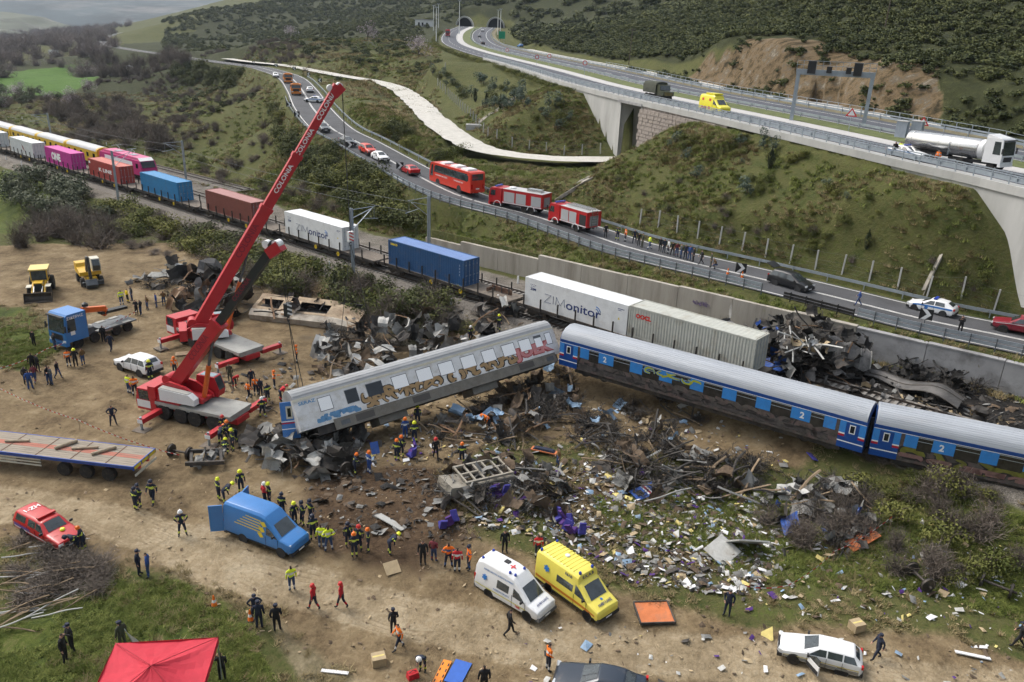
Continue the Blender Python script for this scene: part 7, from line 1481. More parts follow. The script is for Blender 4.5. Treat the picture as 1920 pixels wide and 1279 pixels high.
thicket([(165,118),(330,108),(360,130),(260,150),(170,145)],40,['bareT'],4.0,6.5,'bare tree in the strip of wood along the valley floor','bare trees along the valley')
thicket([(300,130),(400,128),(465,150),(440,165),(340,160)],40,['shrub'],3.0,4.5,'dark green shrub in the clump left of the orange trucks','shrubs left of the orange trucks')
thicket([(700,235),(760,240),(790,290),(870,290),(840,310),(760,300),(690,260)],16,['shrub','green'],1.4,2.6,'shrub between the lower road and the gravel track','shrubs by the gravel track')
thicket([(800,130),(850,140),(980,175),(1020,200),(960,215),(900,205),(830,165)],42,['eucal','eucal','shrub'],1.0,1.9,'planted shrub on the motorway bank left of the bridge','planted shrubs left of the bridge')
thicket([(1000,190),(1060,200),(1120,260),(1000,250)],14,['eucal','green'],.9,1.7,'small shrub on the grassy cone beside the white wing wall','shrubs beside the wing wall')
thicket([(1250,270),(1340,245),(1560,300),(1660,400),(1560,430),(1380,380),(1240,320)],46,['eucal','green','eucal','green'],.5,1.3,'small planted shrub on the grassy slope below the motorway','planted shrubs below the motorway')
thicket([(1100,330),(1250,330),(1500,420),(1860,520),(1860,560),(1500,470),(1200,400)],60,['green','bare','green'],.45,1.0,'tuft of low growth on the slope above the lower road','low growth on the slope')
for px,py,s_,lab in ((938,205,2.6,'dark cypress beside the long drain chute'),(1443,318,2.8,'tall cypress on the slope below the motorway'),(1624,468,2.2,'dark cypress above the post fence'),(891,192,3.0,'slim cypress among the planted shrubs'),(912,196,2.6,'second slim cypress among the planted shrubs')): plant('cypress',atg(px,py),s_,lab,'cypresses')
for px,py,s_,lab in ((785,108,5.5,'pale blossoming tree beside the motorway'),(30,190,4.5,'pale blossoming tree at the left edge'),(165,170,4.0,'blossoming tree beside the bright green field'),(690,75,6,'pale blossoming tree on the far slope'),(545,72,7,'blossoming tree in the far scrub')): plant('blossom',atg(px,py),s_,lab,'blossoming trees')
for k,p in enumerate(resample(offset(sub(MWAf,d_of_px(MWAf,1085),d_of_px(MWAf,835),3),2.2,-1.0),3.2)): plant('green',p,prn.uniform(1.1,1.9),'clipped bush in the hedge along the motorway edge','hedge along the motorway',.8)
thicket([(1380,1000),(1560,900),(1700,900),(1930,930),(1930,1120),(1760,1120),(1620,1060)],44,['bare','bareT','bare','bare','green'],.9,1.9,'brown leafless bush in the brush below the right hand coach','brush below the right coach')
thicket([(1600,850),(1800,880),(1930,900),(1930,950),(1700,940)],18,['bare','green'],.6,1.2,'thin bush in front of the right hand coach','brush in front of the right coach')
thicket([(0,1010),(120,1030),(230,1075),(210,1120),(60,1130),(0,1150)],22,['bare','bareT'],1.0,2.0,'heap of cut branches at the left below the red pickup','cut branches at the left',.45)
thicket([(230,455),(330,440),(400,470),(330,490),(240,490)],14,['bare'],1.0,2.0,'heap of cut branches behind the burnt wreck at the left','cut branches behind the wreck',.5)
thicket([(860,890),(980,900),(1060,960),(960,990)],6,['bare'],.5,1.0,'small uprooted bush in the debris','uprooted bushes')
_GN = {}
def gn_group(me_list):
 ob = []
 for m_ in me_list: o = bpy.data.objects.new('growth_source',m_); ob.append(o)
 g = bpy.data.node_groups.new('growth','GeometryNodeTree'); g.interface.new_socket('Geometry',in_out='INPUT',socket_type='NodeSocketGeometry'); g.interface.new_socket('Geometry',in_out='OUTPUT',socket_type='NodeSocketGeometry')
 i,o = g.nodes.new('NodeGroupInput'),g.nodes.new('NodeGroupOutput'); ip = g.nodes.new('GeometryNodeInstanceOnPoints'); oi = g.nodes.new('GeometryNodeObjectInfo'); oi.inputs[0].default_value = ob[0]
 sc = g.nodes.new('GeometryNodeInputNamedAttribute'); sc.data_type = 'FLOAT_VECTOR'; sc.inputs[0].default_value = 'sc'; ro = g.nodes.new('GeometryNodeInputNamedAttribute'); ro.data_type = 'FLOAT_VECTOR'; ro.inputs[0].default_value = 'ro'
 L = g.links; L.new(i.outputs[0],ip.inputs['Points']); L.new(oi.outputs['Geometry'],ip.inputs['Instance']); L.new(sc.outputs[0],ip.inputs['Scale']); L.new(ro.outputs[0],ip.inputs['Rotation']); L.new(ip.outputs[0],o.inputs[0]); return g
def growth(name,label,cat,pts,me_,s0,s1,hs=1.0,tilt=0.1):
 n = len(pts); m_ = bpy.data.meshes.new(name); m_.vertices.add(n); m_.vertices.foreach_set('co',np.asarray(pts,dtype=np.float32).ravel())
 s_ = RNG.uniform(s0,s1,n) if np.isscalar(s0) else s0; sc = np.stack([s_,s_ * RNG.uniform(.85,1.15,n),s_ * hs * RNG.uniform(.8,1.25,n)],-1); ro = np.stack([RNG.normal(0,tilt,n),RNG.normal(0,tilt,n),RNG.uniform(0,6.283,n)],-1)
 for k,a in (('sc',sc),('ro',ro)): at_ = m_.attributes.new(k,'FLOAT_VECTOR','POINT'); at_.data.foreach_set('vector',a.astype(np.float32).ravel())
 o = bpy.data.objects.new(name,m_); COL.objects.link(o); md = o.modifiers.new('growth','NODES'); md.node_group = gn_group([me_]); stuff(o,label,cat); return o
def gpts(n,wfn,maxr=900,minr=22):
 rc = np.exp(_l); cell = rc ** 2 * np.gradient(AZ)[:,None] * np.gradient(LR)[None,:]
 w = wfn() * cell * (rc < maxr) * (rc > minr) * (np.abs(_a) < R(44)); w = w.ravel() / w.sum(); idx = RNG.choice(w.size,n,p=w); i,j = np.unravel_index(idx,GX.shape)
 i = np.clip(i,0,GX.shape[0] - 2); j = np.clip(j,0,GX.shape[1] - 2); u,v = RNG.random(n),RNG.random(n)
 f = lambda A: (A[i,j] * (1 - u) + A[i + 1,j] * u) * (1 - v) + (A[i,j + 1] * (1 - u) + A[i + 1,j + 1] * u) * v
 return np.stack([f(GX),f(GY),f(GZ)],-1)
r_ = np.hypot(GX,GY); q = MK['q']; mq = MK['mw']
den = lambda sc_,lo: np.clip(fbm(GX / sc_,GY / sc_,4) * 3.2 + lo,0,1)
nomw = (mq < -3) | (mq > mwf + 11); hillr = (mq > mwf + np.where(MK['mwi'] < _ip(1330),5,12)) & (LAY['rock'] < .2)
P_ = gpts(12500,lambda: LAY['scrub'] * hillr * den(16,1.1) * (r_ < 480),480,60); d_ = np.hypot(P_[:,0],P_[:,1]); growth('hill_scrub','dense dark green scrub covering the hillside above the motorway','scrub',P_,PR['scrub'][0][0],0.8 + d_ / 260 * RNG.uniform(.6,1.3,len(P_)),0,.85)
P_ = gpts(5000,lambda: LAY['scrub'] * den(40,1.0) * (mq > mwf + 12) * (r_ >= 380),1300,380); growth('hill_scrub','far dark green scrub on the hills behind the tunnels','scrub',P_,PR['scrub'][1][0],3.0,6.5,.7)
P_ = gpts(5200,lambda: (mq < -14) * (MK['rd'] > 12) * (MK['gt'] > 9) * (GX > -0.42 * GY - 5) * (r_ > 230) * (GY > 235) * den(26,.62),1250,225); d_ = np.hypot(P_[:,0],P_[:,1]); growth('valley_scrub','dark green scrub between the lower road and the motorway tunnels','scrub',P_,PR['scrub'][2][0],(0.7 + d_ / 330) * RNG.uniform(.7,1.4,len(P_)),0,.75)
P_ = gpts(2600,lambda: (GX < (-0.50 + fbm(GX / 90,GY / 90,3) * .14) * GY) * (r_ > 470 + fbm(GX / 60,GY / 60,3) * 240) * den(50,.55),2600,480); d_ = np.hypot(P_[:,0],P_[:,1]); wd_ = twig_mesh('wood','wood',110,71,.8,.013,0,1.2); growth('river_wood','grey leafless wood along the river at the far left','wood',P_,wd_,3.5,11,.9)
P_ = gpts(1400,lambda: (GX < -0.25 * GY) * (q > 16) * (r_ > 190) * (r_ < 520) * (LAY['crop'] < .2) * (MK['rd'] > 10) * den(14,.15),520,190); growth('meadow_scrub','scattered low scrub over the valley meadow','scrub',P_,PR['bare'][0][0],1.0,2.6,.8)
def tuft(kind,n,seed):
 r_ = np.random.default_rng(seed); V = []; F = []
 for k in range(n):
  a = r_.uniform(0,6.28); b0 = np.array([r_.normal() * .12,r_.normal() * .12,0]); t_ = b0 + np.array([math.cos(a) * r_.uniform(.05,.3),math.sin(a) * r_.uniform(.05,.3),r_.uniform(.12,.4)]); w = np.array([-math.sin(a),math.cos(a),0]) * .022; i = len(V); V += [tuple(b0 - w),tuple(b0 + w),tuple(t_)]; F.append((i,i + 1,i + 2))
 me_ = bpy.data.meshes.new('tuft'); me_.from_pydata(V,[],F); me_.materials.append(LM[kind]); return me_
tg,td = tuft('grass',34,1),tuft('dry',30,2)
inn_ = np.abs(_a) < R(43); dirtm = LAY['dirt']
P_ = gpts(12500,lambda: inn_ * (LAY['lush'] > .45) * (dirtm < .55) * (q < -5) * den(4,.75),90,26); growth('grass','short green grass around the dirt tracks','grass',P_,tg,.6,1.2,.5)
P_ = gpts(5000,lambda: inn_ * (q < -4) * (dirtm < .7) * (LAY['burnt'] < .5) * den(3,.5),110,26); growth('dry_grass','dry yellow grass and weeds over the field','grass',P_,td,.6,1.2,.6)
P_ = gpts(7000,lambda: (q > 13.5) * (mq < -1.5) * (MK['rd'] > 5.4) * (MK['gt'] > 4.5) * den(5,.5),175,60); growth('slope_grass','rough grass on the slopes between railway and motorway','grass',P_,tg,.9,2.0,.7)
P_ = gpts(7500,lambda: (q > 13.0) * (mq < -1.5) * (MK['rd'] > 5.2) * (MK['gt'] > 4.5) * den(6,.4),175,60); growth('slope_dry_grass','dry brown weeds on the slopes between railway and motorway','grass',P_,td,.9,1.9,.7)
P_ = gpts(9000,lambda: (GX < -.1 * GY) * (q > 15) * (mq < -3) * (MK['rd'] > 6) * (LAY['crop'] < .3) * den(9,.4),420,110); growth('meadow_grass','tufted olive grass over the valley meadow','grass',P_,td,1.4,3.4,.6); P_ = gpts(6000,lambda: (GX < -.1 * GY) * (q > 15) * (mq < -3) * (MK['rd'] > 6) * (LAY['crop'] < .3) * den(12,.3),420,110); growth('meadow_weeds','green weeds over the valley meadow','grass',P_,tg,1.4,3.4,.6)
P_ = gpts(260,lambda: (LAY['rock'] > .6) * den(6,.2),260,90); growth('cut_shrubs','small dark shrubs clinging to the rock cut','scrub',P_,PR['scrub'][0][0],.5,1.4)
def mountain(name,Y0,px0,px1,prof,m,depth):
 mb = MB(); n = 80; rows = []
 for j in range(14):
  v = j / 13; row = []
  for i in range(n + 1):
   px = px0 + (px1 - px0) * i / n; py = np.interp(px,[a for a,_ in prof],[b for _,b in prof]); top = atY(px,py,Y0 + depth); x = top.x; z = -10 + (top.z + 10) * v ** .8; nz = float(fbm(np.array([i * .22 + 3]),np.array([v * 3.0 + Y0]),4)[0]); row.append((x * (1 - (1 - v) * depth / (Y0 + depth) * .5),Y0 + depth * v + nz * depth * .25,z + nz * 90 * v * (1 - v) * 2))
  rows.append(row)
 mb.grid(rows); o = mb.build(name,m,None,180); struct(o)
M_MTN = mat('mountain',(.05,.068,.075),.95,0,.5,.004,.25,(.30,.28,.26)); mountain('mountain',2300,-900,900,[(-900,-160),(-200,-90),(0,-60),(250,-45),(400,-25),(520,-30),(900,-60)],M_MTN,1500); mountain('mountain',1450,-900,300,[(-900,-30),(-300,0),(0,22),(80,33),(170,56),(300,74)],mat('mountain_near',(.075,.085,.06),.95,0,.5,.012,.2,(.36,.34,.31)),500)
for px,py,Y,h_,lab in ((1180,106,250,10,'thin power pole on the hillside above the bridge'),(1657,62,190,11,'leaning power pole high on the right hillside')):
 p = atY(px,py,Y); p.z = ground(p.x,p.y); o = thing('power_pole',lab,'pole',p,0,'power poles'); mb = MB(); mb.cyl((0,0,-.5),(.3,0,h_),.16,.1,n=6); mb.build('pole',M_BARK,o); mb = MB(); mb.bx(-.6,1.2,-.06,.06,h_ - .6,h_ - .45); mb.build('crossarm',M_BARK,o)
# ================================================================ PEOPLE
def pose(**k):
 J = dict(pel=(0,0,.96),sp=(0,0,1.14),ch=(.01,0,1.36),nk=(.01,0,1.50),hd=(.03,0,1.60),tp=(.02,0,1.72),ns=(.115,0,1.60),
    ls=(0,.19,1.42),le=(-.03,.25,1.15),lw=(.05,.26,.91),rs=(0,-.19,1.42),re=(-.03,-.25,1.15),rw=(.05,-.26,.91),
    lh=(0,.095,.91),lk=(.02,.11,.50),la=(-.02,.12,.08),lt=(.16,.14,.035),rh=(0,-.095,.91),rk=(.02,-.11,.50),ra=(-.02,-.12,.08),rt=(.16,-.14,.035)); J.update(k); return J
def lean(J,ang,drop=0.0,keep=('lh','lk','la','lt','rh','rk','ra','rt','pel')):
 c,s = math.cos(ang),math.sin(ang); out = {}
 for k,p in J.items():
  if k in keep: out[k] = p
  else: x,z = p[0],p[2] - .96; out[k] = (x * c + z * s,p[1],.96 - x * s + z * c)
 return out
POSES = dict(stand=pose(),stand2=pose(le=(-.08,.27,1.16),lw=(.02,.24,.93),rw=(.13,-.20,1.0),re=(-.04,-.27,1.16),rk=(.06,-.12,.50),ra=(.05,-.15,.08),rt=(.22,-.19,.035)),
 walk=pose(lk=(.16,.10,.52),la=(.26,.10,.10),lt=(.44,.11,.07),rk=(-.06,-.10,.50),ra=(-.34,-.10,.14),rt=(-.20,-.11,.03),le=(-.12,.24,1.17),lw=(-.08,.25,.93),re=(.08,-.25,1.15),rw=(.24,-.23,.98)),
 fold=pose(le=(.03,.29,1.16),lw=(.22,.02,1.20),re=(.03,-.29,1.16),rw=(.22,-.04,1.17)),hips=pose(le=(-.08,.37,1.17),lw=(.05,.20,1.02),re=(-.08,-.37,1.17),rw=(.05,-.20,1.02),lk=(.02,.16,.5),la=(-.02,.20,.08),lt=(.15,.24,.035),rk=(.02,-.16,.5),ra=(-.02,-.20,.08),rt=(.15,-.24,.035)),
 phone=pose(le=(.12,.25,1.22),lw=(.13,.14,1.50),rw=(.12,-.2,.98)),photo=pose(le=(.16,.22,1.20),lw=(.30,.07,1.40),re=(.16,-.22,1.20),rw=(.30,-.07,1.40)),point=pose(re=(.24,-.24,1.38),rw=(.48,-.27,1.40)),
 bend=lean(pose(le=(.10,.22,1.18),lw=(.32,.18,1.10),re=(.10,-.22,1.18),rw=(.32,-.18,1.10),lk=(.07,.12,.50),rk=(.03,-.12,.50)),R(58)),
 crouch={k: v for k,v in lean(pose(le=(.12,.22,1.18),lw=(.32,.12,1.12),re=(.12,-.22,1.18),rw=(.32,-.12,1.12)),R(28)).items()},carry=lean(pose(le=(.14,.24,1.16),lw=(.36,.2,1.06),re=(.14,-.24,1.16),rw=(.36,-.2,1.06),lk=(.10,.12,.5),la=(.06,.13,.09),lt=(.24,.14,.035)),R(14)))
for k,p in POSES['crouch'].items(): POSES['crouch'][k] = (p[0] - .12,p[1],p[2] - .42)
POSES['crouch'].update(lk=(.30,.16,.52),la=(.02,.14,.08),lt=(.20,.16,.035),rk=(.22,-.16,.36),ra=(-.10,-.14,.10),rt=(.08,-.16,.035))
BONES = [('pel','sp',.135,.13,2),('sp','ch',.13,.145,1),('ch','nk',.145,.06,1),('nk','hd',.06,.095,0),('hd','tp',.095,.07,0),('hd','ns',.03,.012,0),('ch','ls',.11,.075,1),('ls','le',.072,.056,1),('le','lw',.055,.042,1),('ch','rs',.11,.075,1),('rs','re',.072,.056,1),('re','rw',.055,.042,1),
   ('pel','lh',.12,.105,2),('lh','lk',.105,.072,2),('lk','la',.07,.052,2),('la','lt',.05,.042,3),('pel','rh',.12,.105,2),('rh','rk',.105,.072,2),('rk','ra',.07,.052,2),('ra','rt',.05,.042,3)]
def body_mesh(name,J):
 J = {k: Vector(v) for k,v in J.items()}; RAD = {}
 for a,b,ra,rb,_ in BONES: RAD[a] = max(RAD.get(a,0),ra); RAD[b] = max(RAD.get(b,0),rb)
 RAD.update(hd=.092,ns=.012,ls=.075,rs=.075,nk=.06,lw=.036,rw=.036); segs = [(a,b,m) for a,b,_,_,m in BONES]
 for s in ('l','r'):
  w,e = J[s + 'w'],J[s + 'e']; d = (w - e).normalized(); sd = d.cross(Vector((0,0,1))); sd = sd.normalized() if sd.length > .1 else Vector((0,1,0)); pm = w + d * .075; J[s + 'p'] = pm; RAD[s + 'p'] = .034; segs.append((s + 'w',s + 'p',0))
  for f,(o,l) in enumerate(((-.026,.065),(-.009,.078),(.009,.074),(.026,.06))): k = s + 'f%d' % f; J[k + 'a'] = pm + d * l * .5 + sd * o; J[k] = pm + d * l * .85 + sd * o * 1.15 + Vector((.02,0,-.012)); RAD[k + 'a'] = .0095; RAD[k] = .008; segs += [(s + 'p',k + 'a',0),(k + 'a',k,0)]
  k = s + 'th'; J[k] = w + d * .06 + sd * .055 + Vector((.015,0,0)); RAD[k] = .010; segs.append((s + 'w',k,0))
 ks = list(J); ix = {k: i for i,k in enumerate(ks)}
 me_ = bpy.data.meshes.new('skel'); me_.from_pydata([tuple(J[k]) for k in ks],[(ix[a],ix[b]) for a,b,_ in segs],[]); o = bpy.data.objects.new('skel',me_); COL.objects.link(o)
 md = o.modifiers.new('skin','SKIN'); md.use_smooth_shade = True
 sv = me_.skin_vertices[0].data
 for k in ks: sv[ix[k]].radius = (RAD[k],RAD[k]); sv[ix[k]].use_root = (k == 'pel')
 sb = o.modifiers.new('sub','SUBSURF'); sb.levels = sb.render_levels = 1
 dg = bpy.context.evaluated_depsgraph_get(); dg.update(); out = bpy.data.meshes.new_from_object(o.evaluated_get(dg)); out.name = name; bpy.data.objects.remove(o)
 out.materials.clear()
 for _ in range(6): out.materials.append(M_BLACK)
 A = [(J[a],J[b],a,b,m) for a,b,m in segs]
 for p in out.polygons:
  c = p.center; best = (9,0,0,'')
  for a,b,ka,kb,m in A:
   d = b - a; t = max(0,min(1,(c - a).dot(d) / max(d.length_squared,1e-9))); e = (c - a - d * t).length - (RAD[ka] * (1 - t) + RAD[kb] * t)
   if e < best[0]: best = (e,t,m,ka + kb)
  _,t,m,kk = best
  if m == 1 and (kk == 'spch' and .35 < t < .72 or kk in ('lsle','rsre') and .45 < t < .75): m = 4
  if m == 2 and kk in ('lkla','rkra') and .35 < t < .65: m = 4
  if kk == 'pelsp' and t > .5: m = 1
  if kk in ('hdtp','nkhd') and (c.z > J['hd'].z + .045 or c.x < J['hd'].x - .045): m = 5
  p.material_index = m
 return out
PM = {k: (body_mesh('person',J),Vector(J['hd']),(Vector(J['tp']) - Vector(J['hd'])).normalized()) for k,J in POSES.items()}
CL = dict(navy=(.012,.018,.038),black=(.010,.010,.012),orange=(.80,.17,.01),hiv=(.62,.74,.03),red=(.42,.012,.02),grey=(.06,.065,.07),brown=(.14,.08,.03),blue=(.02,.06,.22),jeans=(.03,.06,.14),yellow=(.72,.52,.01),white=(.65,.65,.65),lime=(.55,.62,.06),skin=(.42,.24,.17),hair=(.03,.02,.015),shoe=(.015,.014,.013),maroon=(.14,.02,.03),green=(.03,.06,.03),teal=(.02,.14,.22),camo=(.05,.055,.035))
def cm(k): return mat('cloth_' + k,CL[k],.85,0,.12,9)
M_BANDY = mat('band_lime',(.60,.68,.10),.4); M_BANDW = mat('band_silver',(.6,.62,.62),.35)
OUT = dict(ff=('navy','navy',M_BANDY),or_=('orange','navy',M_BANDW),hv=('hiv','jeans',M_BANDW),rd=('red','navy',None),pol=('navy','navy',None),blk=('black','black',None),bj=('black','jeans',None),gj=('grey','jeans',None),br=('brown','jeans',None),bl=('blue','jeans',None),ye=('yellow','black',None),mj=('maroon','jeans',None),ek=('orange','navy',mat('band_blue',(.03,.09,.25),.6)),er=('red','navy',M_BANDW),fb=('blue','blue',M_BANDW),wh=('white','navy',None),gn=('camo','camo',None))
def helmet_mesh(col):
 mb = MB(); mb.lathe([(.150,0),(.152,.02),(.135,.025),(.134,.08),(.11,.14),(.06,.175),(.01,.185)],(0,0,0),(0,0,1),12); mb.box((0,0,.165),(.22,.025,.05)); return mb.mesh('helmet',mat('helmet_' + col,{'y': (.72,.76,.02),'o': (.75,.16,.01),'r': (.5,.02,.02),'w': (.7,.7,.7),'n': (.01,.015,.035)}[col],.35),40)
def cap_mesh(): mb = MB(); mb.lathe([(.112,0),(.115,.06),(.09,.11),(.02,.125)],(0,0,0),(0,0,1),12); mb.prism([(.08,0),(.2,-.01),(.2,.005),(.08,.02)],-.07,.07); return mb.mesh('cap',mat('cap_navy',(.012,.016,.035),.8),40)
HM = {c: helmet_mesh(c) for c in 'yorwn'}; HM['c'] = cap_mesh()
mb = MB(); [mb.box((.088,s_ * .034,.012),(.016,.024,.012)) for s_ in (1,-1)]; mb.mi = 1; mb.box((.088,0,-.05),(.014,.046,.012)); mb.mi = 2; [mb.box((.0,s_ * .098,0),(.035,.018,.055)) for s_ in (1,-1)]; FACE = mb.mesh('face',[M_BLACK,mat('lips',(.28,.1,.09),.6),cm('skin')])
rp = random.Random(31)
def person(x,y,ps,face,outfit,hat,label,group='people at the scene',dz=0.0,p=None):
 p = p or atg(x,y); me_,hd,up = PM[ps]; rt = Vector((p.y,-p.x,0)).normalized(); a = math.atan2(rt.y,rt.x) + R(face); s = rp.uniform(.96,1.05)
 o = inst('person',me_); o.location = (p.x,p.y,p.z + dz); o.rotation_euler = (0,0,a); o.scale = (s,s * rp.uniform(1.0,1.12),s); tag(o,label,'person',group)
 j,t,b = OUT[outfit]; ms = [cm('skin'),cm(j),cm(t),cm('shoe'),b or cm(j),cm('hair')]
 for k,m_ in enumerate(ms): o.material_slots[k].link = 'OBJECT'; o.material_slots[k].material = m_
 q_ = up.to_track_quat('Z','X'); ang = math.atan2(up.x,up.z); Rm = Matrix.Rotation(ang,4,'Y')
 if hat: inst('helmet' if hat != 'c' else 'cap',HM[hat],o,Matrix.Translation(hd + up * .035) @ Rm)
 inst('face',FACE,o,Matrix.Translation(hd) @ Rm); return o
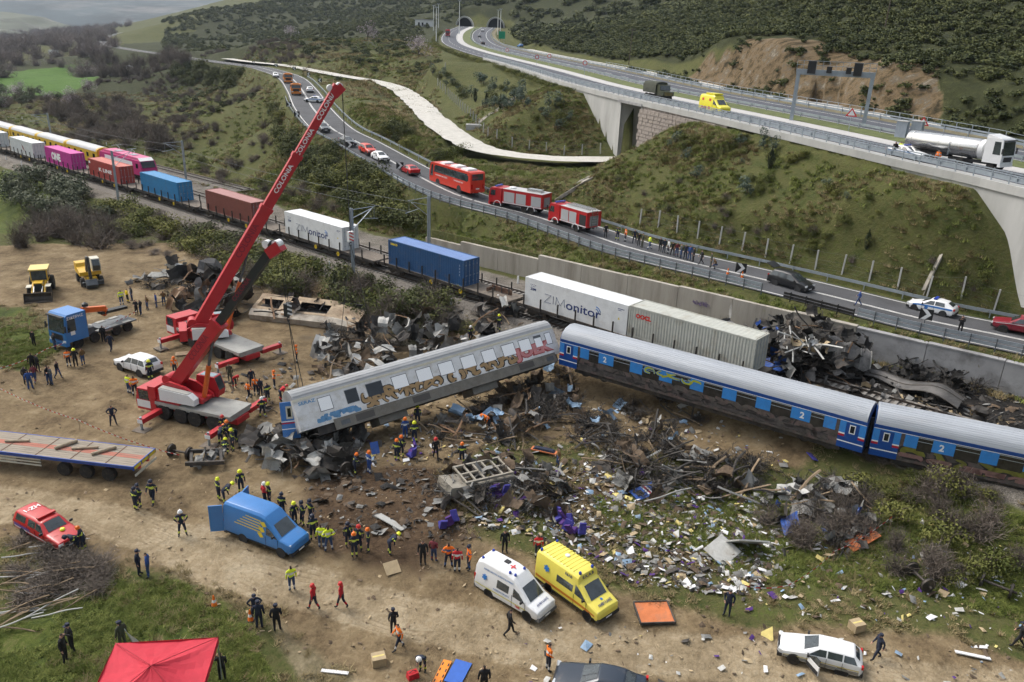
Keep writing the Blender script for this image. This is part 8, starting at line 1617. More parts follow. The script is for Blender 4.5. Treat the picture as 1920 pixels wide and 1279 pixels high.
PEOPLE = '''240 568 stand2 20 ye  yellow jacket standing behind the blue lorry
248 564 stand 200 gj  dark grey coat beside the yellow jacket
277 581 hips 200 br  tan coat alone left of the burnt wreck
294 577 stand 190 bl  navy blue coat right of the tan coat
308 573 phone 100 br  brown coat next to the burnt wreck
257 591 fold 230 blk  black clothes left at the tail of the blue lorry
265 591 stand2 150 bj  black jacket and jeans right at the tail of the blue lorry
229 572 stand 100 hv  hi-vis vest half hidden behind the orange loader crane
65 650 phone 230 blk  dark coat alone left of the blue lorry cab
104 657 stand 20 bj  dark jacket in front of the blue lorry cab
130 688 stand 80 or_  orange vest and blue trousers below the blue lorry
143 688 fold 100 blk y black clothes and yellow hat below the blue lorry
157 685 stand2 120 br  brown jacket and jeans below the blue lorry
195 642 stand 60 blk  black clothes beside the front wheels of the blue lorry
209 659 walk 60 pol  navy clothes walking away from the blue lorry
50 722 stand 60 blk  dark jacket leftmost of the onlookers at the left
58 731 stand2 80 bl  blue jacket lowest of the onlookers at the left
67 718 walk 60 mj  purple jacket among the onlookers at the left
63 697 stand 90 blk  black clothes rear left of the onlookers
72 697 hips 30 blk  black clothes rear right of the onlookers
93 721 stand 130 bj  black jacket left of the pair at the left
98 722 fold 200 gj  grey jacket right of the pair at the left
110 710 walk 320 bj  dark jacket stepping forward at the left
213 797 hips 270 pol  navy clothes standing alone on the dirt
243 738 stand 40 hv  yellow hi-vis jacket beside the front crane cab
254 742 stand2 90 or_  orange hi-vis vest beside the front crane cab
283 712 stand 100 ff y dark firefighter suit and yellow helmet behind the white off road car
329 703 stand 260 or_ o orange vest behind the front crane boom
440 728 bend 300 rd r red clothes bending behind the front crane cab
432 716 stand 250 gn  green clothes behind the front crane cab
467 750 walk 30 or_  orange hi-vis jacket striding right of the front crane
481 742 stand 250 or_  orange vest in the group right of the front crane
489 743 stand 60 pol  navy clothes in the group right of the front crane
503 755 stand2 120 ff  dark firefighter suit in the group right of the front crane
473 727 stand 280 pol  navy clothes at the back of the group right of the front crane
515 730 point 10 or_ o orange vest pointing towards the tilted coach
557 680 stand 180 or_ o orange vest beside the rear crane outrigger
493 783 hips 90 ff w dark firefighter suit and white helmet left of the torn blue door
526 752 bend 20 rd r red jacket bending at the end of the tilted coach
414 833 bend 60 ff o firefighter suit and orange helmet leftmost at the crane tail
423 852 crouch 70 ff y firefighter suit and yellow helmet crouching lowest at the crane tail
437 845 stand 200 ff y firefighter suit and yellow helmet rightmost at the crane tail
428 828 stand2 300 ff o firefighter suit and orange helmet in the middle at the crane tail
444 828 bend 200 ff n dark helmet behind the others at the crane tail
420 818 stand 280 ff r red helmet farthest back at the crane tail
255 957 stand 30 ff n firefighter suit left of the pair behind the trailer
263 950 stand2 200 ff n firefighter suit in the middle behind the trailer
288 945 walk 240 ff n firefighter suit stepping right behind the trailer
343 1004 hips 270 ff w firefighter suit alone above the dirt track
149 1034 bend 200 ff n firefighter suit leaning over the red pickup bonnet
160 1033 carry 160 ff o firefighter suit with orange helmet beside the red pickup
262 1078 stand 340 pol c navy uniform left of the pair on the left verge
280 1082 stand2 160 bl  navy jacket right of the pair on the left verge
548 1107 stand 100 hv  yellow hi-vis jacket alone on the dirt track
589 1143 walk 140 rd r red jacket with white badge left of the red pair
641 1140 walk 150 rd r red jacket right of the red pair
487 1178 stand 80 pol c navy police uniform in front of the police group
480 1162 hips 270 pol c navy police uniform behind in the police group
520 1184 stand2 80 blk c black uniform right of the police group
124 1242 stand 330 blk  black clothes left of the pair on the green grass
137 1221 fold 200 blk c black clothes right of the pair on the green grass
232 1217 stand 120 gn c grey green uniform beside the white banner
418 1277 phone 90 blk  black clothes right of the red tent
411 938 stand 20 ff y firefighter suit and yellow helmet left behind the blue van
420 944 bend 10 ff y firefighter suit bending behind the blue van
453 925 stand 280 ff y firefighter suit and yellow helmet behind the blue van roof
506 947 stand 200 ff y firefighter suit and yellow helmet right behind the blue van
497 947 stand2 20 rd w red jacket right behind the blue van
530 967 stand 60 ff n firefighter suit just above the blue van windscreen
553 985 stand 300 ff y firefighter suit and yellow helmet right of the blue van
568 985 stand2 200 ff n firefighter suit second right of the blue van
583 980 walk 210 ff n firefighter suit third right of the blue van
588 1012 stand 100 ff n firefighter suit in front of the yellow hi-vis pair
603 1027 stand 80 hv  yellow hi-vis jacket left of the hi-vis pair
617 1033 hips 100 hv  yellow hi-vis jacket right of the hi-vis pair
653 1024 stand 300 ff n firefighter suit leftmost in the group of four
665 1045 stand 90 ff o firefighter suit in front in the group of four
674 1032 stand2 240 ff r firefighter suit at the back in the group of four
691 1035 stand 180 ff o firefighter suit rightmost in the group of four
730 1040 bend 20 ff y firefighter suit and yellow helmet bending beside the pit
793 1058 stand 270 blk  black clothes left of the row beside the white ambulance
813 1053 stand2 60 mj  maroon jacket and jeans in the row beside the white ambulance
841 1064 hips 90 ek  blue and orange jacket in the row beside the white ambulance
857 1073 stand 90 er  red jacket lowest in the row beside the white ambulance
879 1068 stand 200 ek n red and blue jacket nearest the white ambulance
946 1036 stand 280 blk  dark clothes behind the white ambulance roof
1008 1046 stand 100 er  red and blue jacket behind the yellow ambulance
738 1188 stand2 100 blk c black clothes on the edge of the lower track
748 1218 walk 200 or_  orange vest walking at the lower verge
793 1258 bend 250 ff w lime jacket bending over the red bag
955 1191 walk 10 blk  black clothes walking in front of the white ambulance
1027 1258 phone 30 or_  orange vest on the phone beside the dark saloon car
907 1300 stand 100 blk  black coat cut off by the bottom edge
1363 1153 stand2 260 pol  navy clothes on the right of the dirt track
1642 1236 walk 220 pol c navy uniform walking beside the white station wagon
1907 1214 walk 190 blk c black clothes at the right edge
783 798 bend 90 ff y firefighter suit under the tilted coach
760 823 stand 100 fb o blue overall and orange helmet left below the tilted coach
777 831 stand2 90 ff y firefighter suit and yellow helmet below the tilted coach
744 864 stand 60 ff o firefighter suit and orange helmet left of the pair in the mud
753 857 stand2 240 ff o firefighter suit right of the pair in the mud
817 861 walk 280 blk r dark clothes and red helmet in the mud
866 870 stand 90 ff o firefighter suit above the crushed grey frame
665 890 carry 20 ff o firefighter suit leaning left beside the wreck
692 888 stand 30 fb o blue overall holding a blue panel
917 806 bend 200 or_ o orange jacket searching the debris
1046 877 stand2 200 br  dark brown coat beside the orange stretcher
903 578 stand 60 blk  dark clothes on the ballast left of the railway workers
923 574 hips 100 or_ o orange jacket leaning on the flat wagon
933 583 stand 90 ff w firefighter suit beside the flat wagon
950 592 stand 80 or_  orange jacket right of the railway workers
935 621 walk 270 ff y firefighter suit lowest on the ballast slope
882 641 stand 300 ff w dark clothes at the edge of the wreck pile
1135 447 stand 280 blk  black clothes just right of the fire engines
1157 452 stand2 250 ff  firefighter suit on the road right of the fire engines
1172 455 stand 200 or_  orange vest on the road right of the fire engines
1189 458 hips 280 pol  navy clothes left of the crowd on the road
1197 463 stand 260 blk  black clothes at the left end of the crowd
1204 466 stand2 200 gn  dark green clothes at the left end of the crowd
1217 470 walk 20 hv  yellow hi-vis jacket walking on the road
1237 473 stand 250 blk  dark clothes first of the crowd after the hi-vis jacket
1244 476 stand2 300 pol  navy clothes second of the crowd on the road
1252 478 stand 200 wh  pale jacket in the crowd on the road
1260 481 hips 260 blk  dark clothes in the middle of the crowd on the road
1268 483 stand 280 mj  maroon jacket in the crowd on the road
1276 486 fold 200 gj  grey jacket in the crowd on the road
1284 488 stand 260 pol  navy clothes right of the grey jacket in the crowd
1292 490 stand2 240 bl  blue jacket near the right end of the crowd
1299 493 stand 200 blk  black clothes near the right end of the crowd
1314 498 walk 200 blk  black clothes walking right of the crowd
1332 503 stand 190 gn  dark green coat at the end of the crowd
1340 506 crouch 200 br  brown clothes crouching at the end of the crowd
1608 576 walk 180 bl  blue clothes and a white bag on the road right of the wreck
1798 627 photo 260 blk  black clothes photographing beside the maroon pickup'''
for ln in PEOPLE.split('\n'):
 x, y, ps, fc, of, rest = ln.split(' ', 5); hat = rest[0] if rest[1] == ' ' and rest[0] != ' ' else ''; lab = 'person in ' + rest.strip() if not hat else 'person in ' + rest[2:].strip()
 if lab.startswith('person in dark helmet') or lab.startswith('person in red helmet'): lab = lab.replace('person in', 'person with')
 p = atg(float(x), float(y)); onr = polydist(np.array([p.x]), np.array([p.y]), ROADC)[0][0] < RW + .3
 person(float(x), float(y), ps, float(fc), of, hat, lab, 'onlookers on the lower road' if onr else 'people around the wreck', .12 if onr else 0.0, p)
for px, of, off, lab in ((1673, 'blk', 2.2, 'person in black clothes left behind the tanker on the motorway'), (1684, 'hv', 3.2, 'person in hi-vis jacket behind the tanker on the motorway'), (1757, 'or_', 2.4, 'person in orange vest beside the tanker on the motorway')):
 l_, a_ = mw_near(px, off); person(0, 0, 'stand', 250, of, '', lab, 'people on the motorway', 0, l_)
# ================================================================ WRECKAGE AND LITTER
rd_ = random.Random(5)
DM = dict(pale=mat('torn_pale', (.42, .42, .40), .7, .1, .2, 2, .3, (.2, .17, .13)), grey=mat('torn_grey', (.20, .20, .19), .7, .2, .25, 2, .3, (.09, .075, .06)), dark=mat('torn_dark', (.055, .05, .045), .8, .2, .4, 2, .3, (.12, .09, .065)), burnt=M_BURNT, ash=mat('ash_grey', (.16, .155, .15), .9, 0, .4, 1.6, .4, (.03, .03, .03)), rust=mat('rust_brown', (.17, .10, .055), .9, .1, .35, 2, .3, (.36, .31, .24)), blue=mat('torn_blue', (.02, .075, .30), .5, 0, .15, 2, .15, (.16, .15, .14)), lblue=mat('torn_light_blue', (.20, .30, .42), .6, 0, .2, 2, .2), tan=mat('torn_board', (.36, .28, .17), .9, 0, .2, 2, .2), purple=mat('seat_purple', (.07, .025, .16), .9, 0, .25, 3, .1), violet=mat('seat_violet', (.05, .045, .26), .9, 0, .25, 3, .1), white=mat('torn_white', (.66, .66, .66), .7, 0, .1, 2, .12), yellow=mat('foam_yellow', (.60, .50, .18), .9, 0, .15, 3), brown=mat('soil_clod', (.10, .07, .045), .95, 0, .3, 3), orange=mat('plate_orange', (.50, .15, .05), .8, 0, .2, 2, .3, (.22, .12, .08)), wood=mat('broken_wood', (.23, .17, .11), .95, 0, .3, 3))
def sheet_mesh(mk, seed, n=5, amp=.22, fold=.5):
 r_ = np.random.default_rng(seed); mb = MB(); P = []; fa, fb = r_.uniform(-fold, fold, 2) * 2; ph = r_.uniform(0, 6)
 for i in range(n):
  row = []
  for j in range(n):
   u, v = i / (n - 1) - .5, j / (n - 1) - .5; e = 1 + (.12 * r_.normal() if i in (0, n - 1) or j in (0, n - 1) else 0); row.append((u * e, v * e, abs(u) * fa + abs(v - .1) * fb + r_.normal() * amp * .18 + math.sin(u * 5 + ph) * amp * .3))
  P.append(row)
 mb.grid(P); return mb.mesh('torn_sheet', DM[mk])
SH = {k: [sheet_mesh(k, 7 * i + len(k)) for i in range(3)] for k in DM}
def bar_mesh(mk, seed, r=.034):
 rr = random.Random(seed); mb = MB(); pts = [(-.5, 0, 0)]
 for k in range(3): pts.append((-.5 + (k + 1) / 3, rr.uniform(-.12, .12), rr.uniform(-.1, .12)))
 L = cat_rom([Vector(p) for p in pts], 3); mb.tube(L, r, 5); return mb.mesh('bent_bar', DM[mk])
BR = {k: [bar_mesh(k, i + 3) for i in range(3)] for k in ('grey', 'dark', 'burnt', 'wood', 'rust', 'pale')}
TW = [twig_mesh('tangle', 'bare', 26, 90 + i, 1.3, .02, 0, .5) for i in range(2)]
for m_ in TW: m_.materials.clear(); m_.materials.append(DM['dark'])
def rrot(t=1.0): return Euler((rd_.gauss(0, .55) * t, rd_.gauss(0, .55) * t, rd_.uniform(0, 6.28))).to_matrix().to_4x4()
def inpx(P):
 xs = [p[0] for p in P]; ys = [p[1] for p in P]
 while 1:
  x, y = rd_.uniform(min(xs), max(xs)), rd_.uniform(min(ys), max(ys))
  if pip(x, y, P): return x, y
def quick(x, y, z0=-2.7): p = at(x, y, z0); p.z = ground(p.x, p.y) if z0 < 0 else z0; return p
def tp(*sq): return [pix(trk(a, b, -.6)) for a, b in sq]
def wreck(name, label, P, H, sheets, bars, ns, nb, nt, s0, s1, z0=-2.4, cat='wreckage', t=1.0):
 cx = sum(p[0] for p in P) / len(P); cy = sum(p[1] for p in P) / len(P); c = quick(cx, cy, z0); root = thing(name, label, cat, c, 0, 'wreckage heaps'); mx = max(math.hypot(p[0] - cx, (p[1] - cy) * 1.6) for p in P)
 def spot(k=1.0):
  x, y = inpx(P); p = quick(x, y, z0); p.z = min(p.z, z0 + .2) if z0 > -1 else p.z; f = max(0, 1 - math.hypot(x - cx, (y - cy) * 1.6) / mx); return p - c + Vector((0, 0, rd_.uniform(0.02, H * f ** .6 + .25) * k))
 for i in range(ns): s = rd_.uniform(s0, s1); inst('torn_sheet', rd_.choice(SH[rd_.choice(sheets)]), root, Matrix.Translation(spot()) @ rrot(t) @ Matrix.Diagonal((s, s * rd_.uniform(.4, 1.0), s * .8, 1)))
 for i in range(nb): s = rd_.uniform(1.2, 4.0); inst('bent_bar', rd_.choice(BR[rd_.choice(bars)]), root, Matrix.Translation(spot()) @ rrot(.6) @ Matrix.Diagonal((s, s * .8, s * .8 if s < 2 else 1.6, 1)))
 for i in range(nt): s = rd_.uniform(.8, 1.8); inst('cable_tangle', rd_.choice(TW), root, Matrix.Translation(spot(.6)) @ rrot(.4) @ Matrix.Scale(s, 4))
 return root
B3 = ['burnt', 'burnt', 'dark', 'ash']
wreck('burnt_wreck', 'tall heap of burnt crushed wagons against the wall right of the grey container', tp((19, 5), (20.5, 11), (25, 13), (29, 13.3), (30.5, 8), (28.5, 3), (25.6, 2)), 5.0, ['burnt', 'burnt', 'dark', 'burnt', 'ash', 'dark'], ['burnt', 'dark', 'rust'], 190, 70, 26, .5, 1.7, -.6)
wreck('white_wreck', 'tangle of pale torn panels on top of the burnt heap beside the black people carrier', tp((21.5, 12), (24, 13.5), (25.5, 13.5), (23, 11.8)), 1.0, ['white', 'pale', 'tan'], ['pale'], 18, 10, 0, .4, 1.1, 2.9)
wreck('blue_wreck', 'crumpled blue carriage remains between the grey container and the burnt heap', tp((11, 4), (13, 9), (21, 10.5), (27, 5), (26, 2), (24.8, 2)), 2.6, ['blue', 'blue', 'ash', 'grey', 'pale', 'blue'], ['grey', 'dark'], 44, 10, 4, .8, 2.2, -.6)
wreck('black_debris', 'black charred heap at the foot of the grey concrete wall', tp((31, 9.5), (32, 14), (38, 14.2), (39, 11.5), (36, 10)), 1.3, ['burnt'], ['burnt'], 50, 20, 6, .4, 1.2, -.6)
wreck('burnt_wreck', 'scorched heap of scrap at the left behind the rear crane', [(310, 560), (360, 520), (440, 515), (480, 560), (450, 610), (350, 600)], 3.4, ['burnt', 'dark', 'ash', 'grey', 'rust'], ['burnt', 'dark', 'rust'], 64, 26, 8, 1.0, 2.8)
wreck('scrap_heap', 'dark scrap spread behind the tilted coach', [(610, 620), (720, 615), (900, 620), (1040, 600), (900, 660), (740, 720), (620, 720), (580, 680)], 2.2, ['dark', 'burnt', 'dark', 'grey', 'grey', 'brown', 'pale'], ['dark', 'burnt', 'rust', 'wood'], 150, 60, 26, .6, 2.0)
wreck('scrap_heap', 'grey torn metal under the hanging left end of the tilted coach', [(460, 810), (540, 800), (680, 800), (690, 860), (620, 890), (500, 870), (455, 840)], 1.5, ['pale', 'grey', 'grey', 'dark', 'dark'], ['grey', 'dark', 'rust'], 80, 34, 12, .6, 1.9)
wreck('scrap_heap', 'earth and twisted scrap below the right half of the tilted coach', [(780, 800), (900, 750), (1060, 690), (1090, 760), (1000, 830), (860, 840)], 1.2, ['dark', 'brown', 'dark', 'grey', 'lblue'], ['dark', 'wood', 'rust'], 90, 60, 34, .5, 1.5)
wreck('scrap_heap', 'crushed grey frame and scrap left of the litter field', [(820, 920), (870, 870), (950, 860), (1060, 890), (1050, 960), (930, 950), (840, 950)], 1.1, ['grey', 'dark', 'grey', 'brown'], ['grey', 'dark'], 60, 30, 14, .5, 1.6)
wreck('scrap_heap', 'tangle of beams and branches in the middle of the litter field', [(1120, 850), (1240, 840), (1420, 880), (1420, 940), (1250, 940), (1130, 890)], 1.0, ['dark', 'brown', 'grey'], ['wood', 'dark', 'dark', 'grey'], 46, 60, 34, .5, 1.5)
wreck('scrap_heap', 'brown earth and broken timber in front of the middle coach', [(1080, 770), (1240, 760), (1330, 800), (1260, 850), (1080, 840)], .6, ['brown', 'tan', 'lblue', 'pale'], ['wood', 'dark', 'dark'], 30, 44, 26, .4, 1.2)
wreck('scrap_heap', 'dark scrap and wheels among the brush at the right', [(1420, 930), (1560, 900), (1680, 990), (1600, 1030), (1480, 1000)], .9, ['dark', 'grey', 'grey', 'pale', 'blue'], ['dark', 'wood'], 46, 26, 14, .5, 1.6)
wreck('scrap_strip', 'rubble spilled along the ballast between the coaches and the wall', [(1420, 690), (1560, 700), (1920, 800), (1920, 830), (1650, 770), (1430, 720)], .4, ['burnt', 'dark', 'ash', 'tan'], ['burnt', 'dark'], 60, 20, 0, .4, 1.3, -.6)
wreck('scrap_strip', 'grey panels and scrap beside the cut branches at the left', [(235, 520), (330, 490), (370, 500), (330, 530), (260, 540)], .5, ['pale', 'grey', 'dark'], ['dark', 'grey'], 20, 10, 2, .7, 2.2)
mb = MB(); mb.bx(-9000, 7000, -60, 9500, -60, 470); hz = mb.build('haze', M_BLACK); hz.data.materials.clear(); hm = bpy.data.materials.new('haze'); hm.use_nodes = True; hm.node_tree.nodes.clear(); ho = nd(hm.node_tree, 'ShaderNodeOutputMaterial'); hv = nd(hm.node_tree, 'ShaderNodeVolumePrincipled'); hv.inputs['Color'].default_value = (.66, .77, .93, 1); hv.inputs['Density'].default_value = 0.00007; hv.inputs['Anisotropy'].default_value = .3; hm.node_tree.links.new(hv.outputs[0], ho.inputs['Volume']); hz.data.materials.append(hm); stuff(hz, 'pale haze in the valley air', 'haze')
wreck('scrap_heap', 'charred scrap strewn over and behind the burnt coach shell', [(480, 575), (560, 560), (690, 590), (680, 615), (600, 600), (500, 600)], 1.9, ['burnt', 'dark', 'rust', 'ash'], ['burnt', 'rust'], 46, 24, 8, .4, 1.3)
def long_sheet():
 L = [at(*p) for p in ((1560, 690, 0), (1640, 700, .1), (1700, 722, .1), (1760, 728, .9), (1805, 755, .3))]; L = cat_rom(L, 5); p0 = L[0].copy(); mb = MB(); rows = []
 for i, p in enumerate(L): u = i / (len(L) - 1); w = .35 + 1.15 * u; t = (L[min(i + 1, len(L) - 1)] - L[max(i - 1, 0)]); n = Vector((-t.y, t.x, 0)).normalized(); rows.append([p - p0 + n * w * k + Vector((0, 0, .25 * math.sin(k * 2.6 + u * 2) + .1)) for k in np.linspace(-1, 1, 7)])
 o = thing('bent_roof_sheet', 'long curled dark roof sheet lying beside the concrete wall', 'metal sheet', p0); mb.grid(rows); mb.build('sheet', mat('scorched_steel', (.10, .095, .09), .55, .4, .3, 1.5, .3, (.03, .03, .03)), o, 60); mb = MB(); [mb.tube([r[k] + Vector((0, 0, .02)) for r in rows], .035, 4) for k in (0, 2, 4, 6)]; mb.build('rib', DM['dark'], o)
long_sheet()
def shell():
 p = trk(28.6, 9, -.6); o = thing('crushed_shell', 'curved scorched grey vehicle shell at the right of the burnt heap', 'wreckage', p, R(-20)); mb = MB(); rows = []
 for i in range(9): rows.append([(-1.7 + i * .45, math.cos(a) * (1.7 - .06 * i) + .15 * math.sin(i * 1.7), max(-.3, math.sin(a) * (3.4 - .12 * i)) + .15 * math.sin(i * 2.3 + a * 3)) for a in np.linspace(-.15, 2.7, 10)])
 mb.grid(rows); mb.build('skin', DM['ash'], o, 50); mb = MB(); [mb.tube([Vector(q_) * 1.01 for q_ in rows[k]], .06, 5) for k in (0, 3, 6, 8)]; mb.build('hoop', DM['grey'], o)
shell()
def hull():
 a,b = at(470,600,-2.9),at(668,622,-2.9); rz = heading(a,b); L = (b - a).length; o = thing('burnt_coach_shell','rusty white burnt out coach body with empty window holes behind the cranes','wreckage',a,rz); yb = .0
 mb = MB(); n = 12; rows = []
 for i in range(n + 1): x = L * i / n; k = 1 - .5 * max(0,(i / n - .7) / .3) ** 2; rows.append([(x,-.1,0),(x,-.35 * k,.75 * k),(x,.15,1.15 * k + .05),(x,.3,1.2 * k + .05)])
 mb.grid(rows); mb.build('lower_side',mat('scorched_white',(.40,.36,.30),.85,0,.25,1.2,.35,(.16,.10,.05)),o)
 mb = MB(); xs = [0,.4,2.9,3.3,3.6,4.3,5.0,8.4,9.6,L]; zs = [0,.35,1.5,2.1]
 for i in range(len(xs) - 1):
  for j in range(3):
   if j == 1 and i in (1,6) or j == 2 and i == 4: continue
   f = lambda x,t: (x,.3 + t * 1.25 + .1 * math.sin(x * 2.1),(1.2 + t * .42 + .08 * math.sin(x * 1.7 + t * 3)) * (1 - .35 * max(0,(x / L - .65) / .35) ** 2)); mb.poly([f(xs[i],zs[j]),f(xs[i + 1],zs[j]),f(xs[i + 1],zs[j + 1]),f(xs[i],zs[j + 1])])
 mb.build('window_side',mat('scorched_tan',(.34,.265,.18),.9,0,.3,1.3,.4,(.13,.075,.04)),o); mb = MB(); mb.bx(.2,L - .5,.9,2.6,-.1,1.0); mb.build('dark_interior',M_BURNT,o)
 mb = MB(); f1 = [(L,-.1,0),(L,-.2,.5),(L + .5,.6,.5),(L + .5,1.4,.6),(L,2.2,1.2),(L,2.2,0)]; mb.poly(f1); mb.bx(.3,L - .3,2.75,2.9,0,2.0); mb.build('far_side',M_BURNT,o)
hull()
def wheelset(px,py,rz,label,tilt=0):
 p = atg(px,py); o = thing('wheelset',label,'wheelset',p + Vector((0,0,.02)),rz,'loose wheelsets',(tilt,0,rz)); mb = MB(); mb.cyl((0,-1.05,.46),(0,1.05,.46),.085,n=10); mb.build('axle',M_WHEEL,o)
 for y in (-.75,.75): mb = MB(); mb.lathe([(.12,-.08),(.44,-.07),(.46,.05),(.49,.07),(.12,.08)],(0,y,.46),(0,1,0),20); mb.build('wheel',M_WHEEL,o,40)
wheelset(340,858,R(75),'loose wheelset standing upright behind the trailer'); wheelset(1372,905,R(20),'loose wheelset among beams in the litter field'); wheelset(1340,915,R(70),'second loose wheelset among beams in the litter field'); wheelset(1722,1095,R(10),'rusty wheelset in the brush at the right'); wheelset(1595,1005,R(60),'wheelset beside the orange plate in the brush'); wheelset(1865,1110,R(50),'dark wheelset near the right edge'); wheelset(640,880,R(40),'wheelset under the hanging coach end')
p = atg(388,868); o = thing('bogie_frame','bare dark bogie frame beside the upright wheelset','bogie',p,R(15)); mb = MB(); [mb.box((x,0,.45),(.2,2.0,.25),(0,0,R(6))) for x in (-1.0,0,1.0)]; [mb.box((0,y,.5),(2.6,.18,.28),(0,R(3),0)) for y in (-.9,.9)]; mb.build('frame',DM['dark'],o)
for k in range(10): inst('torn_sheet',rd_.choice(SH['grey']),o,Matrix.Translation((rd_.uniform(-1,1),rd_.uniform(-.8,.8),rd_.uniform(.2,.7))) @ rrot() @ Matrix.Scale(.6,4))
p = atg(905,905); o = thing('crushed_roof_structure','crushed grey ribbed roof frame left of the litter field','wreckage',p,R(28)); mb = MB(); [mb.box((x,0,1.0),(.12,2.2,.12)) for x in np.linspace(-1.7,1.7,6)]; [mb.box((0,y,1.0),(3.6,.16,.16)) for y in (-1.1,0,1.1)]; mb.box((0,-.9,.45),(3.8,.5,.7),(R(12),0,0)); mb.build('frame',mat('muddy_grey',(.26,.24,.20),.85,0,.2,2,.3),o); mb = MB(); mb.box((-2.3,-.3,.45),(1.5,1.9,.8),(0,R(12),R(8))); mb.build('casing',mat('muddy_grey',(.26,.24,.20),.85,0,.2,2,.3),o)
def slab(px,py,w,l,rz,m,label,name='torn_panel',cat='panel',rib=0,th=.05,tl=(0,0),z=.05,stripes=None):
 p = atg(px,py); o = thing(name,label,cat,p + Vector((0,0,z)),0,None,(R(tl[0]),R(tl[1]),R(rz))); mb = MB(); mb.bx(-w / 2,w / 2,-l / 2,l / 2,0,th); mb.build('plate',m,o)
 if rib: mb = MB(); [mb.bx(-w / 2,w / 2,y,y + .05,th,th + .05) for y in np.linspace(-l / 2 + .02,l / 2 - .07,rib)]; mb.build('rib',m,o)
 for (y0,y1,c) in stripes or (): mb = MB(); mb.bx(-w / 2 + .002,w / 2 - .002,y0,y1,th,th + .006); mb.build('stripe',c,o)
 return o
fr_ = slab(1226,1152,1.9,1.7,6,DM['orange'],'square orange steel plate on the dirt track',th=.10); mb = MB(); [mb.bx(*b_) for b_ in ((-1,1,-.92,-.85,0,.16),(-1,1,.85,.92,0,.16),(-1.02,-.95,-.85,.85,0,.16),(.95,1.02,-.85,.85,0,.16))]; mb.build('edge_frame',DM['dark'],fr_)
slab(1393,1030,2.2,2.4,12,DM['pale'],'large pale ribbed wagon panel standing in the litter',rib=9,tl=(-38,10),z=.5); slab(1353,1040,1.8,1.6,40,DM['pale'],'crumpled pale panel beside the ribbed wagon panel',tl=(18,-12),z=.3)
b_ = slab(1212,925,1.1,2.3,-58,DM['blue'],'blue coach panel with white and red stripe in the litter',tl=(6,8),z=.2,stripes=((-.15,-.02,M_WHITEP),(0,.12,M_STRIPE),(.14,.26,M_WHITEP))); mb = MB(); mb.bx(-.25,.25,-.9,-.35,.052,.07); mb.build('window_hole',M_BLACK,b_)
slab(1615,1018,.9,2.3,-62,DM['orange'],'bent orange plate in the brush at the right',tl=(15,8),z=.25); slab(733,983,.7,2.2,62,DM['pale'],'long pale twisted panel above the row of people',tl=(8,18),z=.15); slab(300,517,2.6,2.0,8,DM['pale'],'pale corrugated panel lying left of the burnt scrap',rib=6,z=.1); slab(1140,858,.8,1.8,-35,DM['pale'],'pale bent panel in front of the beams',tl=(10,-12),z=.15); slab(703,858,.6,.9,30,DM['blue'],'small blue panel held up beside the blue overall',tl=(60,0),z=.8)
slab(1522,860,.5,.9,20,DM['violet'],'bright blue seat cover on the earth below the middle coach',tl=(10,20),z=.15); slab(735,1070,.9,.8,30,DM['tan'],'cardboard sheet leaning at the edge of the pit',tl=(30,0),z=.2); slab(859,1262,.9,1.6,-18,mat('tarp_blue',(.02,.10,.42),.6,0,.1,3),'blue tarpaulin on the lower verge','tarpaulin','tarpaulin',th=.03); slab(1098,1090,.3,1.0,40,DM['white'],'white slat right of the yellow ambulance',z=.06); slab(1823,1232,.28,1.7,75,DM['white'],'white lamp cover lying right of the station wagon',z=.1,tl=(0,12)); slab(628,1262,.2,1.4,85,DM['white'],'white slat beside the red bag',z=.05); slab(345,665,1.5,.9,20,DM['wood'],'timber mat under the rear crane outrigger','timber_mat','mat',th=.1)
st = slab(1020,850,.55,2.0,70,DM['orange'],'orange stretcher with a dark blanket in the debris','stretcher','stretcher',th=.08,z=.2); mb = MB(); mb.box((0,0,.16),(.42,1.7,.14),taper=.8); mb.build('blanket',cm('navy'),st)
bb = slab(828,1264,.45,1.8,-15,mat('board_orange',(.75,.22,.01),.4),'orange spine board on the lower verge','spine_board','stretcher',th=.05); mb = MB(); [mb.bx(x,x + .07,y,y + .2,.052,.058) for x in (-.19,.12) for y in (-.7,-.3,.1,.5)]; mb.build('handle_hole',M_BLACK,bb)
for x,y,lab in ((842,985,'purple seats lying above the row of people'),(1075,1000,'heap of purple and blue seats behind the yellow ambulance'),(1055,985,'violet seats left of the seat heap'),(772,852,'purple luggage beside the firefighters in the mud'),(935,935,'purple seat frame in the litter'),(895,1250,'')):
 if not lab: continue
 p = atg(x,y); o = thing('coach_seat',lab,'seat',p,rd_.uniform(0,6));
 for k in range(3): M_ = Matrix.Translation((k * .5 - .5,0,.25)) @ Euler((rd_.uniform(-.4,.6),rd_.uniform(-.5,.5),rd_.uniform(-.5,.5))).to_matrix().to_4x4(); mb = MB(); mb.T = M_; mb.box((0,0,0),(.46,.5,.16),taper=.9); mb.box((0,.28,.35),(.46,.14,.72),taper=.9); mb.build('seat',DM['purple' if k % 2 else 'violet'],o)
for x,y,lab in ((710,1244,'open cardboard box on the lower verge'),(1605,1180,'brown cardboard box above the white station wagon')): p = atg(x,y); o = thing('cardboard_box',lab,'box',p,R(20)); mb = MB(); mb.bx(-.35,.35,-.3,.3,0,.5); mb.build('carton',DM['tan'],o); mb = MB(); mb.bx(-.3,.3,-.05,.05,.501,.506); mb.build('packing_tape',DM['yellow'],o)
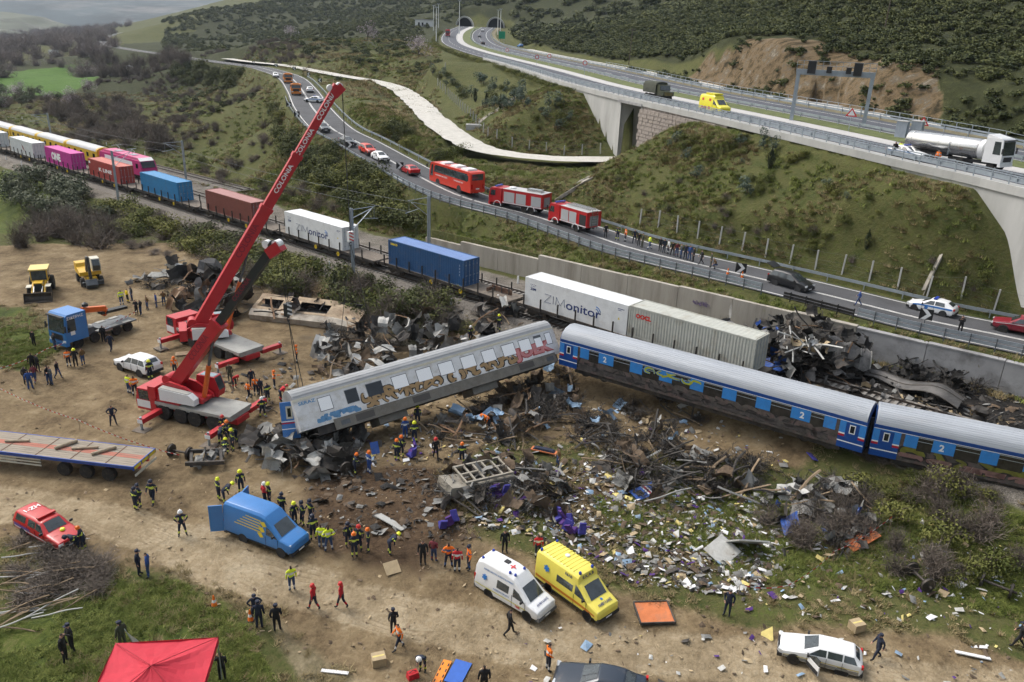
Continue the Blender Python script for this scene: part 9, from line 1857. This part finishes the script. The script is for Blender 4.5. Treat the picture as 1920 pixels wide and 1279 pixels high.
p = atg(774,1270); o = thing('red_bag','red emergency bag beside the bending person','bag',p,R(30)); mb = MB(); mb.box((0,0,.17),(.6,.4,.34),taper=.85); mb.build('bag',cm('red'),o); mb = MB(); mb.tube([(-.2,0,.34),(0,0,.46),(.2,0,.34)],.02,5); mb.build('handle',M_BLACK,o)
for x,y,lab in ((402,1136,'orange cone alone on the grass verge'),(470,1163,'orange cone left of the police group'),(1364,516,'orange cone left of the leaning chevron board'),(1391,522,'orange cone right of the leaning chevron board')): p = atg(x,y); o = thing('traffic_cone',lab,'cone',p + Vector((0,0,.1 if x > 1000 else 0)),0,'traffic cones'); mb = MB(); mb.lathe([(.16,.03),(.03,.7)],(0,0,0),(0,0,1),12); mb.build('cone',cm('orange'),o,40); mb = MB(); mb.bx(-.2,.2,-.2,.2,0,.03); mb.build('base',M_BLACK,o); mb = MB(); mb.lathe([(.116,.27),(.085,.43)],(0,0,0),(0,0,1),12); mb.build('band',M_WHITEP,o)
def tape(pts,label):
 L = [atg(x,y) + Vector((0,0,z)) for x,y,z in pts]; o = thing('barrier_tape',label,'tape',L[0].copy()); p0 = L[0].copy(); A,B = MB(),MB(); n = 0
 for a,b in zip(L,L[1:]):
  m_ = max(2,int((b - a).length / .28)); W = wire(a,b,.25,n=m_)
  for q0,q1 in zip(W,W[1:]): t = (A,B)[n % 2]; n += 1; t.poly([q0 - p0,q1 - p0,q1 - p0 + Vector((0,0,.075)),q0 - p0 + Vector((0,0,.075))])
 A.build('white_print',M_WHITEP,o); B.build('red_print',M_SIGNR,o)
 mb = MB(); [mb.cyl((q - p0) - Vector((0,0,z + .1)),q - p0,.02,n=5) for q,(_,_,z) in zip(L,pts)]; mb.build('stake',DM['wood'],o)
tape(((1385,1112,.6),(1475,1114,.6),(1560,1055,.8),(1665,1000,1.2)),'red and white tape across the brush at the lower right'); tape(((-10,712,.9),(90,672,.9),(260,604,1.2)),'red and white tape behind the onlookers at the left'); tape(((-10,742,1.0),(150,806,.8),(338,868,.6)),'red and white tape running behind the flatbed trailer')
p = at(300,1350,-2.9); o = thing('red_tent','red pyramid tent roof cut off by the bottom edge','tent',p,R(8)); mb = MB(); ap = (0,0,3.15); E_ = [(-2.3,-2.3,2.5),(2.3,-2.3,2.5),(2.3,2.3,2.5),(-2.3,2.3,2.5)]
for k in range(4): mb.grid([[Vector(E_[k]).lerp(Vector(E_[(k + 1) % 4]),u).lerp(Vector(ap),v) - Vector((0,0,.22 * math.sin(math.pi * v) + .10 * math.sin(math.pi * u) * (1 - v) + .02 * math.sin(u * 19 + v * 7))) for u in np.linspace(0,1,9)] for v in np.linspace(0,.999,8)]); q0,q1 = E_[k],E_[(k + 1) % 4]; mb.poly([q0,q1,(q1[0] * 1.003,q1[1] * 1.003,2.2),(q0[0] * 1.003,q0[1] * 1.003,2.2)])
mb.build('canopy',mat('tent_red',(.45,.02,.04),.8,0,.08,2),o)
for e in E_: mb = MB(); mb.cyl(Vector(e) + Vector((0,0,.01)),Vector(ap) + Vector((0,0,.01)),.018,n=5); mb.build('ridge_pole',mat('tent_seam',(.33,.015,.03),.8),o); mb = MB(); mb.cyl((e[0] * .98,e[1] * .98,0),(e[0] * .98,e[1] * .98,2.5),.03,n=6); mb.build('leg',M_STEEL,o)
p = atg(262,1238); o = thing('feather_flag','white curved banner beside the red tent','flag',p,R(10)); mb = MB(); mb.tube([(0,0,0),(-.2,0,1.2),(-.45,0,2.0)],.02,5); mb.build('pole',M_STEEL,o); mb = MB(); mb.grid([[(-.45 * (t ** 1.3) ,0,.3 + 1.7 * t),(-.45 * (t ** 1.3) + .45 * math.sin(math.pi * (1 - t * .9)) * (1 - t * .6),.06 * math.sin(t * 5),.3 + 1.6 * t)] for t in np.linspace(0,1,9)]); mb.build('cloth',cm('white'),o)
for k in range(34):
 x,y = inpx([(0,1060),(60,1100),(130,1110),(150,1140),(60,1190),(0,1200)] if k < 24 else [(0,1010),(120,1020),(230,1070),(200,1100),(0,1080)]); p = atg(x,y); o = inst('branch',BR['wood' if k % 3 else 'pale'][k % 3],None,Matrix.Translation(p + Vector((0,0,rd_.uniform(.1,.6)))) @ Euler((0,rd_.uniform(-.2,.2),R(rd_.uniform(-10,50)))).to_matrix().to_4x4() @ Matrix.Diagonal((rd_.uniform(1.5,3.6),1.2,1.2,1))); tag(o,'cut branch in the brushwood pile at the lower left','branch','cut branches in the pile')
def litter(name,label,zones,seed,kinds,s0,s1,up=.12):
 r_ = np.random.default_rng(seed); V,F,MI = [],[],[]
 for P,n in zones:
  for k in range(n):
   x,y = inpx(P); p = np.array(quick(x,y)); s = s0 * (s1 / s0) ** (r_.random() ** 1.6); a = r_.uniform(0,6.28); u = np.array([math.cos(a),math.sin(a),r_.normal() * .35]) * s; v = np.array([-math.sin(a),math.cos(a),r_.normal() * .35]) * s * r_.uniform(.25,.9); p[2] += .03 + r_.random() * up
   c = [p - u - v,p + u - v,p + u * r_.uniform(.5,1) + v,p - u + v * r_.uniform(.5,1)]; m_ = (u + v) * 0; m_[2] = s * r_.uniform(.05,.35); b = len(V); V.extend([tuple(q) for q in c] + [tuple(p + m_)]); F.extend([(b,b + 1,b + 4),(b + 1,b + 2,b + 4),(b + 2,b + 3,b + 4),(b + 3,b,b + 4)]); i = int(r_.integers(len(kinds))); MI += [i] * 4
 me_ = bpy.data.meshes.new(name); me_.from_pydata(V,[],F); [me_.materials.append(DM[k]) for k in kinds]; me_.polygons.foreach_set('material_index',MI); o = inst(name,me_); stuff(o,label,'litter')
FIELD = [(870,900),(960,870),(1100,870),(1420,930),(1500,1000),(1420,1100),(1200,1080),(1060,1020),(900,990)]
litter('litter','scattered paper foam and seat scraps over the debris field',[(FIELD,2300),([(1050,760),(1420,800),(1500,900),(1100,880)],380),([(1300,960),(1700,960),(1920,1060),(1920,1180),(1400,1130)],420),([(1000,1130),(1900,1200),(1900,1279),(900,1279)],110),([(600,780),(900,740),(1000,860),(640,880)],330)],3,['white','pale','yellow','grey','tan','purple','pale','white','lblue','grey','pale','tan','brown','dark','brown','grey'],.05,.33)
litter('dark_scraps','dark scraps and earth clods spread through the wreck site',[(FIELD,1100),([(560,880),(900,860),(900,1010),(600,1000)],500),([(560,640),(1050,600),(1100,860),(460,870)],900),([(330,690),(560,660),(560,780),(480,790)],120),([(1400,690),(1920,780),(1920,860),(1450,740)],380)],4,['dark','brown','burnt','grey','brown'],.06,.4)
litter('stones','loose stones and clods on the dirt tracks',[([(0,700),(600,700),(700,900),(1300,1100),(1900,1200),(1900,1279),(700,1279),(300,1080),(0,1000)],900),([(860,560),(1080,620),(1060,680),(840,640)],260)],6,['tan','brown','brown','wood'],.04,.16,.02)
